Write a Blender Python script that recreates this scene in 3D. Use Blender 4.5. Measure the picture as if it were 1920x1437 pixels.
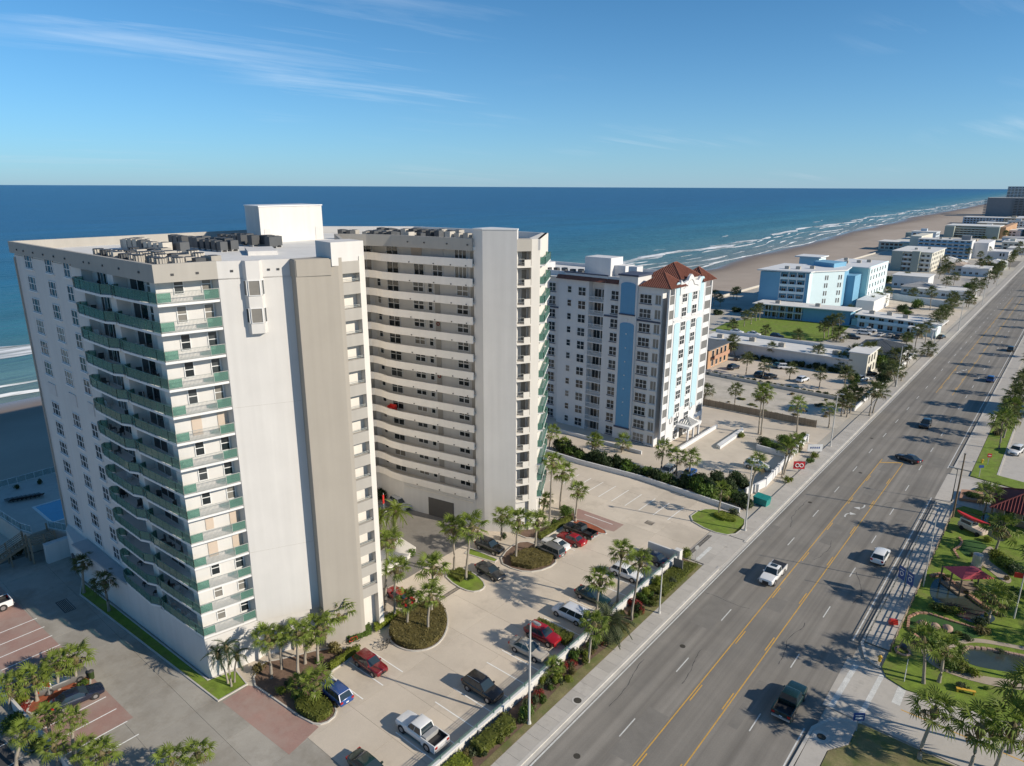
import bpy, bmesh, math, random
from mathutils import Matrix, Vector, Euler
R = math.radians
rnd = random.Random(7)
scene = bpy.context.scene
for o in list(bpy.data.objects):
    bpy.data.objects.remove(o)

# ------------------------------------------------------------------ camera
CAM_H = 52.0                                   # metres above the street
YAW, PITCH, ROLL = R(39.643), R(16.048), R(0.2286)
FPX, CX, CY = 1280.0, 960.0, 718.5             # focal length and centre in photo pixels (1920 x 1437)
cam_d = bpy.data.cameras.new('camera')
cam_d.sensor_width = 36.0
cam_d.lens = 36.0 * FPX / 1920.0
cam_d.clip_start = 1.0
cam_d.clip_end = 200000.0
cam = bpy.data.objects.new('camera', cam_d)
scene.collection.objects.link(cam)
cam.matrix_world = (Matrix.Translation((0, 0, CAM_H)) @ Matrix.Rotation(YAW, 4, 'Z')
                    @ Matrix.Rotation(R(90) - PITCH, 4, 'X') @ Matrix.Rotation(ROLL, 4, 'Z'))
scene.camera = cam

# ------------------------------------------------------------------ sky and sun
SUN_AZ, SUN_EL = R(16.5), R(27.0)              # azimuth from +X towards +Y
sundir = Vector((math.cos(SUN_AZ) * math.cos(SUN_EL), math.sin(SUN_AZ) * math.cos(SUN_EL), math.sin(SUN_EL)))
world = bpy.data.worlds.new('World')
scene.world = world
world.use_nodes = True
wn, wl = world.node_tree.nodes, world.node_tree.links
wn.clear()
w_out = wn.new('ShaderNodeOutputWorld')
w_bg = wn.new('ShaderNodeBackground')
w_sky = wn.new('ShaderNodeTexSky')
w_sky.sky_type = 'NISHITA'
w_sky.sun_disc = False
w_sky.sun_elevation = SUN_EL
w_sky.sun_rotation = R(90) - SUN_AZ
w_sky.altitude = 3000
w_sky.air_density = 1.0
w_sky.dust_density = 0.0
w_sky.ozone_density = 10.0
w_bg.inputs['Strength'].default_value = 0.118
CLOUD_A, CLOUD_B = 5.2, (31.3, 17.2, 0)
# thin cirrus: stretched noise on the direction of view
w_tc = wn.new('ShaderNodeTexCoord')
w_sep = wn.new('ShaderNodeSeparateXYZ')
wl.new(w_tc.outputs['Generated'], w_sep.inputs[0])
def wmath(op, a, b=None, clamp=False):
    n = wn.new('ShaderNodeMath'); n.operation = op; n.use_clamp = clamp
    for i, v in enumerate((a, b)):
        if v is None: continue
        if isinstance(v, (int, float)): n.inputs[i].default_value = v
        else: wl.new(v, n.inputs[i])
    return n.outputs[0]
zz = wmath('ADD', wmath('MAXIMUM', w_sep.outputs[2], 0.0), 0.12)
w_cmb = wn.new('ShaderNodeCombineXYZ')
wl.new(wmath('DIVIDE', w_sep.outputs[0], zz), w_cmb.inputs[0])
wl.new(wmath('DIVIDE', w_sep.outputs[1], zz), w_cmb.inputs[1])
CLA = R(71.0)                                   # wind direction of the cirrus streaks
def wdot(v, k):
    n = wn.new('ShaderNodeVectorMath'); n.operation = 'DOT_PRODUCT'; wl.new(w_cmb.outputs[0], n.inputs[0]); n.inputs[1].default_value = (v[0] * k, v[1] * k, 0); return n.outputs['Value']
w_map = wn.new('ShaderNodeCombineXYZ')
wl.new(wmath('ADD', wdot((math.cos(CLA), math.sin(CLA)), 0.42), CLOUD_A), w_map.inputs[0]); wl.new(wmath('ADD', wdot((-math.sin(CLA), math.cos(CLA)), 2.3), 4.1), w_map.inputs[1])
w_n1 = wn.new('ShaderNodeTexNoise'); w_n1.inputs['Scale'].default_value = 1.35
w_n1.inputs['Detail'].default_value = 9; w_n1.inputs['Roughness'].default_value = 0.62
w_n1.inputs['Distortion'].default_value = 0.35
wl.new(w_map.outputs[0], w_n1.inputs[0])
w_n2 = wn.new('ShaderNodeTexNoise'); w_n2.inputs['Scale'].default_value = 0.55
w_n2.inputs['Detail'].default_value = 2
w_mp2 = wn.new('ShaderNodeMapping'); w_mp2.inputs['Location'].default_value = CLOUD_B
wl.new(w_cmb.outputs[0], w_mp2.inputs[0]); wl.new(w_mp2.outputs[0], w_n2.inputs[0])
def wrange(v, a, b, c, d):
    n = wn.new('ShaderNodeMapRange'); wl.new(v, n.inputs[0])
    for i, x in enumerate((a, b, c, d)): n.inputs[i + 1].default_value = x
    return n.outputs[0]
cl = wmath('MULTIPLY', wrange(w_n1.outputs[0], 0.50, 0.80, 0, 1), wrange(w_n2.outputs[0], 0.49, 0.62, 0, 1))
cl = wmath('MULTIPLY', cl, 0.4)
w_mix = wn.new('ShaderNodeMixRGB')
w_mix.inputs[2].default_value = (8.2, 8.8, 9.3, 1)
w_tint = wn.new('ShaderNodeVectorMath'); w_tint.operation = 'MULTIPLY'; w_tint.inputs[1].default_value = (0.80, 1.16, 0.97)
wl.new(w_sky.outputs[0], w_tint.inputs[0])
# pale haze low over the horizon, the same all round
w_hz = wn.new('ShaderNodeMixRGB'); w_hz.inputs[2].default_value = (2.55, 3.65, 4.55, 1)
wl.new(wmath('MULTIPLY', wmath('POWER', 2.718, wmath('MULTIPLY', wmath('MAXIMUM', w_sep.outputs[2], 0.0), -10.0)), 0.9), w_hz.inputs[0])
wl.new(cl, w_mix.inputs[0]); wl.new(w_tint.outputs[0], w_mix.inputs[1])
wl.new(w_mix.outputs[0], w_hz.inputs[1]); wl.new(w_hz.outputs[0], w_bg.inputs['Color'])
wl.new(w_bg.outputs[0], w_out.inputs['Surface'])

sun_d = bpy.data.lights.new('sun', 'SUN')
sun_d.energy = 4.75
sun_d.angle = R(0.53)
sun_d.color = (1.0, 0.895, 0.745)
sun = bpy.data.objects.new('sun', sun_d)
sun.rotation_euler = sundir.to_track_quat('Z', 'Y').to_euler()
sun.location = (60, 20, 120)
scene.collection.objects.link(sun)

scene.view_settings.view_transform = 'Standard'
scene.view_settings.look = 'None'
scene.view_settings.exposure = 0.22
scene.view_settings.gamma = 1.0
scene.view_settings.use_curve_mapping = False
scene.render.engine = 'CYCLES'
scene.cycles.max_bounces = 6
scene.cycles.transparent_max_bounces = 12

# ------------------------------------------------------------------ helpers
COL = scene.collection
WM = {}                                        # world matrix of every object built here
def ray(px, py):
    u, v = px - CX, py - CY
    c, s = math.cos(ROLL), math.sin(ROLL)
    u, v = u * c + v * s, -u * s + v * c
    r, up = u / FPX, -v / FPX
    fw = math.cos(PITCH) + up * math.sin(PITCH)
    z = up * math.cos(PITCH) - math.sin(PITCH)
    return Vector((-math.sin(YAW) * fw + math.cos(YAW) * r, math.cos(YAW) * fw + math.sin(YAW) * r, z))
def gp(px, py, z=0.0):
    """point at height z that the photo pixel looks at"""
    d = ray(px, py)
    t = (z - CAM_H) / d.z
    return Vector((d.x * t, d.y * t, z))
def zat(px, py, P):
    """height at which the pixel's ray passes over the plan point P"""
    d = ray(px, py)
    return CAM_H + d.z * math.hypot(P[0], P[1]) / math.hypot(d.x, d.y)

class MB:
    """collects faces; build() makes one mesh"""
    def __init__(s):
        s.v, s.f, s.m = [], [], []
    def face(s, pts, m=0):
        i = len(s.v); s.v.extend([tuple(p) for p in pts]); s.f.append(tuple(range(i, i + len(pts)))); s.m.append(m)
    def box(s, x0, x1, y0, y1, z0, z1, m=0):
        i = len(s.v)
        s.v.extend([(x0, y0, z0), (x1, y0, z0), (x1, y1, z0), (x0, y1, z0), (x0, y0, z1), (x1, y0, z1), (x1, y1, z1), (x0, y1, z1)])
        for q in ((0, 3, 2, 1), (4, 5, 6, 7), (0, 1, 5, 4), (1, 2, 6, 5), (2, 3, 7, 6), (3, 0, 4, 7)):
            s.f.append(tuple(i + k for k in q)); s.m.append(m)
        return s
    def obox(s, M, x0, x1, y0, y1, z0, z1, m=0):
        n = len(s.v); s.box(x0, x1, y0, y1, z0, z1, m)
        for k in range(n, len(s.v)): s.v[k] = tuple(M @ Vector(s.v[k]))
        return s
    def prism(s, poly, z0, z1, m=0, mtop=None, cap=True):
        i = len(s.v); n = len(poly)
        a = sum(poly[k][0] * poly[(k + 1) % n][1] - poly[(k + 1) % n][0] * poly[k][1] for k in range(n))
        if a < 0: poly = list(reversed(poly))
        s.v.extend([(p[0], p[1], z0) for p in poly]); s.v.extend([(p[0], p[1], z1) for p in poly])
        for k in range(n):
            j = (k + 1) % n
            s.f.append((i + k, i + j, i + n + j, i + n + k)); s.m.append(m)
        if cap:
            s.f.append(tuple(i + n + k for k in range(n))); s.m.append(m if mtop is None else mtop)
            s.f.append(tuple(i + n - 1 - k for k in range(n))); s.m.append(m)
        return s
    def wall(s, path, t, z0, z1, m=0, closed=False, side=1):
        """wall of thickness t along a path, grown to the left (side=1) or right of it"""
        inner = offset(path, t * side, closed)
        n = len(path)
        rng = range(n if closed else n - 1)
        i = len(s.v)
        for P in (path, inner):
            for z in (z0, z1):
                s.v.extend([(p[0], p[1], z) for p in P])
        A, B, C, D = i, i + n, i + 2 * n, i + 3 * n
        def F(*q):
            s.f.append(tuple(q) if side == 1 else tuple(reversed(q))); s.m.append(m)
        for k in rng:
            j = (k + 1) % n
            F(A + k, A + j, B + j, B + k); F(C + j, C + k, D + k, D + j)
            F(B + k, B + j, D + j, D + k); F(A + j, A + k, C + k, C + j)
        if not closed:
            F(A, B, D, C); e = n - 1; F(A + e, C + e, D + e, B + e)
        return s
    def tube(s, pts, rad, n=8, m=0, cap=True):
        pts = [Vector(p) for p in pts]
        if not isinstance(rad, (list, tuple)): rad = [rad] * len(pts)
        i = len(s.v)
        for k, p in enumerate(pts):
            d = (pts[min(k + 1, len(pts) - 1)] - pts[max(k - 1, 0)]).normalized()
            u = d.cross(Vector((0, 0, 1)))
            if u.length < 1e-3: u = Vector((1, 0, 0))
            u.normalize(); w = u.cross(d) * -1
            for a in range(n):
                t = 2 * math.pi * a / n
                s.v.append(tuple(p + (u * math.cos(t) + w * math.sin(t)) * rad[k]))
        for k in range(len(pts) - 1):
            for a in range(n):
                b = (a + 1) % n
                s.f.append((i + k * n + a, i + k * n + b, i + (k + 1) * n + b, i + (k + 1) * n + a)); s.m.append(m)
        if cap:
            e = i + (len(pts) - 1) * n
            s.f.append(tuple(e + a for a in range(n))); s.m.append(m)
            s.f.append(tuple(i + n - 1 - a for a in range(n))); s.m.append(m)
        return s
    def loft(s, rings, m=0, cap=True):
        i = len(s.v); n = len(rings[0])
        for r in rings: s.v.extend([tuple(p) for p in r])
        for k in range(len(rings) - 1):
            for a in range(n):
                b = (a + 1) % n
                s.f.append((i + k * n + a, i + k * n + b, i + (k + 1) * n + b, i + (k + 1) * n + a)); s.m.append(m)
        if cap:
            e = i + (len(rings) - 1) * n
            s.f.append(tuple(e + a for a in range(n))); s.m.append(m)
            s.f.append(tuple(i + n - 1 - a for a in range(n))); s.m.append(m)
        return s
    def mesh(s, name, smooth=None, fixn=False):
        me = bpy.data.meshes.new(name)
        me.from_pydata(s.v, [], s.f)
        me.polygons.foreach_set('material_index', s.m)
        if fixn:
            bm = bmesh.new(); bm.from_mesh(me); bmesh.ops.recalc_face_normals(bm, faces=bm.faces); bm.to_mesh(me); bm.free()
        if smooth is not None:
            me.polygons.foreach_set('use_smooth', [True] * len(me.polygons))
            me.set_sharp_from_angle(angle=R(smooth))
        me.update()
        return me

def offset(path, d, closed=False):
    n = len(path); out = []
    P = [Vector((p[0], p[1])) for p in path]
    for k in range(n):
        a = P[k - 1] if (k > 0 or closed) else None
        b = P[(k + 1) % n] if (k < n - 1 or closed) else None
        n1 = n2 = None
        if a is not None: t = (P[k] - a).normalized(); n1 = Vector((-t.y, t.x))
        if b is not None: t = (b - P[k]).normalized(); n2 = Vector((-t.y, t.x))
        if n1 is None: q = n2
        elif n2 is None: q = n1
        else:
            q = (n1 + n2); l = q.length
            q = q / l if l > 1e-6 else n1
            q = q / max(0.35, q.dot(n1))
        out.append((P[k].x + q.x * d, P[k].y + q.y * d))
    return out

def O(name, data, mats=None, parent=None, M=None, label=None, cat=None, group=None, kind=None, smooth=None):
    """link one object; data = MB, mesh or None (Empty); M = world matrix"""
    if isinstance(data, MB): data = data.mesh(name, smooth)
    o = bpy.data.objects.new(name, data)
    COL.objects.link(o)
    if M is None: M = Matrix.Identity(4)
    elif not isinstance(M, Matrix): M = Matrix.Translation(M)
    if mats is not None and data is not None:
        if not isinstance(mats, (list, tuple)): mats = [mats]
        if len(data.materials) == 0:
            for m in mats: data.materials.append(m)
        for k, m in enumerate(mats):
            if data.materials[k] != m:
                o.material_slots[k].link = 'OBJECT'; o.material_slots[k].material = m
    if parent is not None:
        o.parent = parent
        o.matrix_parent_inverse = WM[parent].inverted()
    o.matrix_basis = M
    WM[o] = M
    if data is None: o.empty_display_size = 0.5
    if label: o['label'] = label
    if cat: o['category'] = cat
    if group: o['group'] = group
    if kind: o['kind'] = kind
    return o
def T(x, y, z=0.0, rz=0.0, s=1.0):
    M = Matrix.Translation((x, y, z)) @ Matrix.Rotation(rz, 4, 'Z')
    if s != 1.0: M = M @ Matrix.Scale(s, 4)
    return M
def frame_on(a, b, out=0.0):
    """matrix whose x runs from plan point a to b, y points to the right of it (outward), z up"""
    a = Vector((a[0], a[1], 0)); b = Vector((b[0], b[1], 0))
    t = (b - a).normalized(); n = Vector((t.y, -t.x, 0))
    M = Matrix(((t.x, n.x, 0, a.x + n.x * out), (t.y, n.y, 0, a.y + n.y * out), (0, 0, 1, 0), (0, 0, 0, 1)))
    return M        # note: left-handed would flip; x along, y outward gives det -1, so callers use wallM
def wallM(a, b, s=0.0, z=0.0, out=0.0):
    """right-handed frame on a wall seen from outside: x from a to b (left to right), -y outward, z up"""
    a = Vector((a[0], a[1], 0)); b = Vector((b[0], b[1], 0))
    t = (b - a).normalized(); inn = Vector((-t.y, t.x, 0))
    p = a + t * s - inn * out
    return Matrix(((t.x, inn.x, 0, p.x), (t.y, inn.y, 0, p.y), (0, 0, 1, z), (0, 0, 0, 1)))

# ------------------------------------------------------------------ materials
def mat(name, col, rough=0.8, var=0.12, scale=0.6, bump=0.0, bscale=20.0, metal=0.0, spec=0.4, rand=0.0, streak=0.0, coords='Object', fine=0.0):
    m = bpy.data.materials.new(name); m.use_nodes = True
    n, l = m.node_tree.nodes, m.node_tree.links
    b = n['Principled BSDF']
    b.inputs['Roughness'].default_value = rough
    b.inputs['Metallic'].default_value = metal
    b.inputs['Specular IOR Level'].default_value = spec
    c = (col[0], col[1], col[2], 1)
    tc = n.new('ShaderNodeTexCoord')
    src = tc.outputs['Object']
    if coords == 'World':
        g = n.new('ShaderNodeNewGeometry'); src = g.outputs['Position']
    fac = None
    def mul(a, bb):
        q = n.new('ShaderNodeMath'); q.operation = 'MULTIPLY'
        l.new(a, q.inputs[0])
        if isinstance(bb, float): q.inputs[1].default_value = bb
        else: l.new(bb, q.inputs[1])
        return q.outputs[0]
    def rng(v, a, bb):
        q = n.new('ShaderNodeMapRange'); q.inputs[1].default_value = 0.25; q.inputs[2].default_value = 0.75
        q.inputs[3].default_value = a; q.inputs[4].default_value = bb; l.new(v, q.inputs[0]); return q.outputs[0]
    if var > 0:
        t = n.new('ShaderNodeTexNoise'); t.inputs['Scale'].default_value = scale; t.inputs['Detail'].default_value = 6
        t.inputs['Roughness'].default_value = 0.65
        l.new(src, t.inputs[0]); fac = rng(t.outputs[0], 1 - var, 1 + var)
    if streak > 0:
        mp = n.new('ShaderNodeMapping'); mp.inputs['Scale'].default_value = (1.3, 1.3, 0.05); l.new(src, mp.inputs[0])
        t = n.new('ShaderNodeTexNoise'); t.inputs['Scale'].default_value = 1.1; t.inputs['Detail'].default_value = 5; l.new(mp.outputs[0], t.inputs[0])
        s2 = rng(t.outputs[0], 1 - streak, 1 + streak * 0.6); fac = s2 if fac is None else mul(fac, s2)
    if fine > 0:
        t = n.new('ShaderNodeTexNoise'); t.inputs['Scale'].default_value = 9.0; t.inputs['Detail'].default_value = 4; l.new(src, t.inputs[0])
        s2 = rng(t.outputs[0], 1 - fine, 1 + fine); fac = s2 if fac is None else mul(fac, s2)
    if rand > 0:
        oi = n.new('ShaderNodeObjectInfo')
        q = n.new('ShaderNodeMapRange'); q.inputs[3].default_value = 1 - rand; q.inputs[4].default_value = 1 + rand; l.new(oi.outputs['Random'], q.inputs[0])
        fac = q.outputs[0] if fac is None else mul(fac, q.outputs[0])
    if fac is not None:
        vm = n.new('ShaderNodeVectorMath'); vm.operation = 'SCALE'
        vm.inputs[0].default_value = col[:3]; l.new(fac, vm.inputs['Scale']); l.new(vm.outputs[0], b.inputs['Base Color'])
    else:
        b.inputs['Base Color'].default_value = c
    if bump > 0:
        t = n.new('ShaderNodeTexNoise'); t.inputs['Scale'].default_value = bscale; t.inputs['Detail'].default_value = 5; l.new(src, t.inputs[0])
        bp = n.new('ShaderNodeBump'); bp.inputs['Strength'].default_value = bump; bp.inputs['Distance'].default_value = 0.05
        l.new(t.outputs[0], bp.inputs['Height']); l.new(bp.outputs[0], b.inputs['Normal'])
    return m

M_ = {}
def defm(key, *a, **k): M_[key] = mat(key, *a, **k)
defm('stucco_white', (0.60, 0.585, 0.56), 0.9, 0.05, 0.2, 0.12, 30, streak=0.055, coords='World')
defm('stucco_taupe', (0.355, 0.325, 0.28), 0.9, 0.045, 0.2, 0.12, 30, streak=0.05, coords='World')
defm('stucco_cream', (0.64, 0.61, 0.555), 0.9, 0.04, 0.3, 0.1, 30, streak=0.06, coords='World')
defm('band_cream', (0.79, 0.745, 0.68), 0.9, 0.04, 0.4, 0.1, 30, streak=0.05, coords='World')
defm('fascia', (0.37, 0.35, 0.315), 0.9, 0.04, 0.4, 0.1, 30, streak=0.06, coords='World')
defm('paint_white', (0.68, 0.68, 0.67), 0.6, 0.03, 0.5, coords='World')
defm('bldg_white', (0.63, 0.63, 0.63), 0.85, 0.04, 0.3, 0.1, 30, streak=0.06, coords='World')
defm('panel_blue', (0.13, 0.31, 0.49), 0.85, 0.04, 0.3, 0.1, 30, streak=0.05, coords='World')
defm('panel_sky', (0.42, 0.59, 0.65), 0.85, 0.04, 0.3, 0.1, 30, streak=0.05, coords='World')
defm('navy_trim', (0.06, 0.075, 0.12), 0.7, 0.05, 0.5)
defm('terracotta', (0.20, 0.075, 0.05), 0.8, 0.25, 1.5, 0.3, 12, rand=0.14)
defm('roof_membrane', (0.66, 0.65, 0.62), 0.85, 0.10, 0.25, 0.15, 10, fine=0.05, coords='World')
defm('roof_grey', (0.38, 0.38, 0.38), 0.9, 0.15, 0.3, coords='World')
defm('roof_dark', (0.10, 0.115, 0.13), 0.9, 0.15, 0.4, coords='World')
defm('glass', (0.018, 0.024, 0.028), 0.06, 0, spec=0.6)
defm('glass_tint', (0.05, 0.058, 0.062), 0.1, 0.3, 1.2, spec=0.6)
defm('glass_blind', (0.20, 0.19, 0.17), 0.25, 0.1, 2.0, spec=0.5)
defm('screen', (0.16, 0.16, 0.155), 0.9, 0.1, 1.0)
defm('shutter', (0.52, 0.43, 0.35), 0.8, 0.05, 1.0)
defm('shutter_grey', (0.56, 0.54, 0.52), 0.8, 0.05, 1.0)
defm('interior', (0.30, 0.28, 0.26), 0.9, 0.1, 1.0)
defm('door_grey', (0.36, 0.34, 0.31), 0.7, 0.08, 1.0)
defm('garage_dark', (0.09, 0.085, 0.08), 0.6, 0.1, 1.0)
defm('rail_green', (0.07, 0.155, 0.13), 0.45, 0.08, 2.0, spec=0.5)
defm('rail_grey', (0.33, 0.35, 0.33), 0.6, 0.06, 2.0)
defm('metal_grey', (0.42, 0.42, 0.41), 0.5, 0.08, 2.0, metal=0.3)
defm('metal_dark', (0.05, 0.05, 0.052), 0.55, 0.1, 2.0)
defm('pole_concrete', (0.52, 0.51, 0.48), 0.8, 0.08, 2.0)
defm('pole_dark', (0.06, 0.07, 0.065), 0.5, 0.1, 2.0)
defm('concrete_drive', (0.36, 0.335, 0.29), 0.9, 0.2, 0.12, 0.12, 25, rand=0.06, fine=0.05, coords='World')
defm('concrete_lot', (0.555, 0.485, 0.395), 0.9, 0.13, 0.12, 0.12, 25, rand=0.055, fine=0.05, coords='World')
defm('concrete_walk', (0.45, 0.42, 0.375), 0.9, 0.13, 0.5, 0.12, 25, rand=0.07, fine=0.05, coords='World')
defm('concrete_kerb', (0.50, 0.475, 0.43), 0.9, 0.14, 0.7, 0.1, 25, coords='World')
defm('joint', (0.16, 0.15, 0.13), 0.95, 0.2, 1.0)
defm('asphalt', (0.225, 0.208, 0.182), 0.92, 0.16, 0.11, 0.2, 40, fine=0.10, coords='World')
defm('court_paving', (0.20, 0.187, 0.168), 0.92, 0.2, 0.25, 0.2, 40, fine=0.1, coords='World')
defm('lot_paint', (0.80, 0.80, 0.77), 0.8, 0.08, 1.2, coords='World', fine=0.08)
defm('asphalt_patch', (0.20, 0.187, 0.166), 0.92, 0.15, 0.5, 0.2, 40, fine=0.1, coords='World')
defm('asphalt_dark', (0.06, 0.06, 0.06), 0.92, 0.10, 0.18, 0.2, 40, fine=0.07, coords='World')
defm('road_paint', (0.60, 0.60, 0.57), 0.8, 0.18, 1.2, coords='World', fine=0.22)
defm('road_yellow', (0.60, 0.35, 0.07), 0.8, 0.18, 1.2, coords='World', fine=0.22)
defm('red_concrete', (0.34, 0.215, 0.18), 0.9, 0.13, 0.35, 0.12, 25, fine=0.09, coords='World')
defm('grate', (0.05, 0.045, 0.035), 0.8, 0.2, 4.0)
defm('grass', (0.155, 0.225, 0.026), 0.95, 0.38, 0.8, 0.6, 18, coords='World', fine=0.22)
defm('grass_dry', (0.21, 0.185, 0.085), 0.95, 0.35, 0.6, 0.6, 18, coords='World', fine=0.25)
defm('turf', (0.035, 0.095, 0.02), 0.95, 0.15, 0.8, 0.2, 18, coords='World', fine=0.1)
defm('mulch', (0.16, 0.105, 0.075), 0.95, 0.30, 1.2, 0.5, 15, coords='World', fine=0.25)
defm('mulch_red', (0.30, 0.09, 0.045), 0.95, 0.30, 1.2, 0.5, 15, coords='World', fine=0.25)
defm('gravel', (0.44, 0.42, 0.39), 0.95, 0.2, 0.8, 0.4, 22, coords='World', fine=0.15)
defm('sand_lot', (0.50, 0.455, 0.385), 0.95, 0.16, 0.25, 0.5, 3.0, coords='World', fine=0.1)
defm('land', (0.44, 0.41, 0.355), 0.95, 0.3, 0.03, coords='World', fine=0.1)
defm('wood', (0.26, 0.205, 0.145), 0.85, 0.2, 1.5, rand=0.12)
defm('brick_edge', (0.42, 0.24, 0.16), 0.9, 0.2, 1.5, rand=0.12)
defm('path_tan', (0.40, 0.33, 0.25), 0.9, 0.12, 0.6, coords='World', fine=0.1)
defm('rock', (0.38, 0.26, 0.20), 0.95, 0.25, 2.0, 0.6, 6)
defm('pond', (0.045, 0.06, 0.05), 0.08, 0.2, 0.5, 0.05, 4, spec=0.6, coords='World')
defm('pool', (0.05, 0.26, 0.42), 0.05, 0.1, 0.8, 0.1, 2, spec=0.5, coords='World')
defm('roof_dull_red', (0.15, 0.035, 0.035), 0.85, 0.2, 0.8)
defm('red_canvas', (0.50, 0.085, 0.115), 0.75, 0.10, 1.0, streak=0.0)
defm('red_plastic', (0.60, 0.03, 0.025), 0.4, 0.05, 1.0)
defm('yellow_plastic', (0.70, 0.42, 0.05), 0.5, 0.05, 1.0)
defm('teal_plastic', (0.02, 0.25, 0.22), 0.4, 0.08, 1.0)
defm('sign_blue', (0.025, 0.07, 0.24), 0.5, 0.05, 1.0)
defm('sign_red', (0.52, 0.03, 0.04), 0.5, 0.05, 1.0)
defm('ac_tan', (0.42, 0.39, 0.34), 0.6, 0.12, 1.5, rand=0.2)
defm('ac_dark', (0.07, 0.075, 0.08), 0.6, 0.15, 1.5, rand=0.2)
defm('palm_trunk', (0.30, 0.265, 0.215), 0.95, 0.25, 2.5, 0.5, 12, rand=0.15)
defm('bark', (0.17, 0.13, 0.09), 0.95, 0.25, 2.5, 0.5, 12)
defm('tyre', (0.02, 0.02, 0.02), 0.85, 0.1, 3.0)
defm('rim', (0.45, 0.45, 0.46), 0.35, 0.05, 3.0, metal=0.8)
defm('car_glass', (0.025, 0.038, 0.046), 0.05, 0, spec=0.7)
defm('car_trim', (0.03, 0.03, 0.032), 0.5, 0.05, 1.0)
defm('headlight', (0.75, 0.75, 0.75), 0.15, 0, spec=0.7)
defm('taillight', (0.35, 0.01, 0.01), 0.25, 0, spec=0.6)
defm('plate', (0.7, 0.7, 0.7), 0.5, 0)

def two_tone(key, col2, scale=0.22, lo=0.42, hi=0.62):
    m = M_[key]; n, l = m.node_tree.nodes, m.node_tree.links; b = n['Principled BSDF']
    src = [k.from_socket for k in l if k.to_socket == b.inputs['Base Color']][0]
    g = n.new('ShaderNodeNewGeometry'); t = n.new('ShaderNodeTexNoise'); t.inputs['Scale'].default_value = scale; t.inputs['Detail'].default_value = 8; t.inputs['Roughness'].default_value = 0.7; l.new(g.outputs['Position'], t.inputs[0])
    r = n.new('ShaderNodeMapRange'); r.inputs[1].default_value = lo; r.inputs[2].default_value = hi; l.new(t.outputs[0], r.inputs[0])
    mx = n.new('ShaderNodeMixRGB'); mx.inputs[2].default_value = (*col2, 1); l.new(r.outputs[0], mx.inputs[0]); l.new(src, mx.inputs[1]); l.new(mx.outputs[0], b.inputs['Base Color'])
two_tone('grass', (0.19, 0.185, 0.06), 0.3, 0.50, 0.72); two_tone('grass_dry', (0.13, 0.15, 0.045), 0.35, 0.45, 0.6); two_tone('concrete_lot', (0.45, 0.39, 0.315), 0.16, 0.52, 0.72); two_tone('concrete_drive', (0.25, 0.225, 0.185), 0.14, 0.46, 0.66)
two_tone('concrete_walk', (0.34, 0.315, 0.28), 0.5, 0.54, 0.72); two_tone('asphalt', (0.19, 0.178, 0.159), 0.09, 0.5, 0.68); two_tone('red_concrete', (0.36, 0.27, 0.23), 0.25, 0.45, 0.65); two_tone('sand_lot', (0.36, 0.33, 0.26), 0.2, 0.5, 0.7)
def leafmat(key, col, var=0.35, rand=0.18, trans=0.35, scale=1.5):
    m = mat(key, col, 0.55, var, scale, spec=0.35, rand=rand, coords='World')
    n, l = m.node_tree.nodes, m.node_tree.links
    b = n['Principled BSDF']
    t = n.new('ShaderNodeBsdfTranslucent')
    for k in list(l):
        if k.to_socket == b.inputs['Base Color']: l.new(k.from_socket, t.inputs['Color'])
    mx = n.new('ShaderNodeMixShader'); mx.inputs[0].default_value = trans
    l.new(b.outputs[0], mx.inputs[1]); l.new(t.outputs[0], mx.inputs[2]); l.new(mx.outputs[0], n['Material Output'].inputs['Surface'])
    M_[key] = m
leafmat('palm_leaf', (0.17, 0.225, 0.035))
leafmat('palm_old', (0.21, 0.17, 0.085))
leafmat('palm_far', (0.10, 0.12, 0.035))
leafmat('leaf_hedge', (0.135, 0.155, 0.03), 0.4)
leafmat('leaf_brown', (0.165, 0.14, 0.05), 0.45)
leafmat('leaf_green', (0.09, 0.15, 0.024), 0.4)
leafmat('leaf_lime', (0.19, 0.23, 0.030), 0.3)
leafmat('leaf_dark', (0.042, 0.068, 0.022), 0.4)
leafmat('leaf_red', (0.24, 0.035, 0.028), 0.4)
leafmat('leaf_grey', (0.095, 0.115, 0.055), 0.4)

def glassmat(key, tint, body, fac):
    m = bpy.data.materials.new(key); m.use_nodes = True
    n, l = m.node_tree.nodes, m.node_tree.links
    b = n['Principled BSDF']; b.inputs['Base Color'].default_value = (*body, 1); b.inputs['Roughness'].default_value = 0.12
    t = n.new('ShaderNodeBsdfTransparent'); t.inputs[0].default_value = (*tint, 1)
    mx = n.new('ShaderNodeMixShader'); mx.inputs[0].default_value = fac
    l.new(t.outputs[0], mx.inputs[1]); l.new(b.outputs[0], mx.inputs[2]); l.new(mx.outputs[0], n['Material Output'].inputs['Surface'])
    M_[key] = m
glassmat('glass_green', (0.50, 0.70, 0.64), (0.17, 0.31, 0.26), 0.42)
glassmat('glass_clear', (0.80, 0.90, 0.90), (0.3, 0.36, 0.38), 0.25)
PAINT = {}
def paint(key, col, rough=0.25, metal=0.0, spec=0.6):
    m = bpy.data.materials.new('car_paint_' + key); m.use_nodes = True
    b = m.node_tree.nodes['Principled BSDF']
    b.inputs['Base Color'].default_value = (*col, 1); b.inputs['Roughness'].default_value = rough
    b.inputs['Metallic'].default_value = metal; b.inputs['Specular IOR Level'].default_value = spec
    b.inputs['Coat Weight'].default_value = 0.6; b.inputs['Coat Roughness'].default_value = 0.05
    PAINT[key] = m
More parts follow.
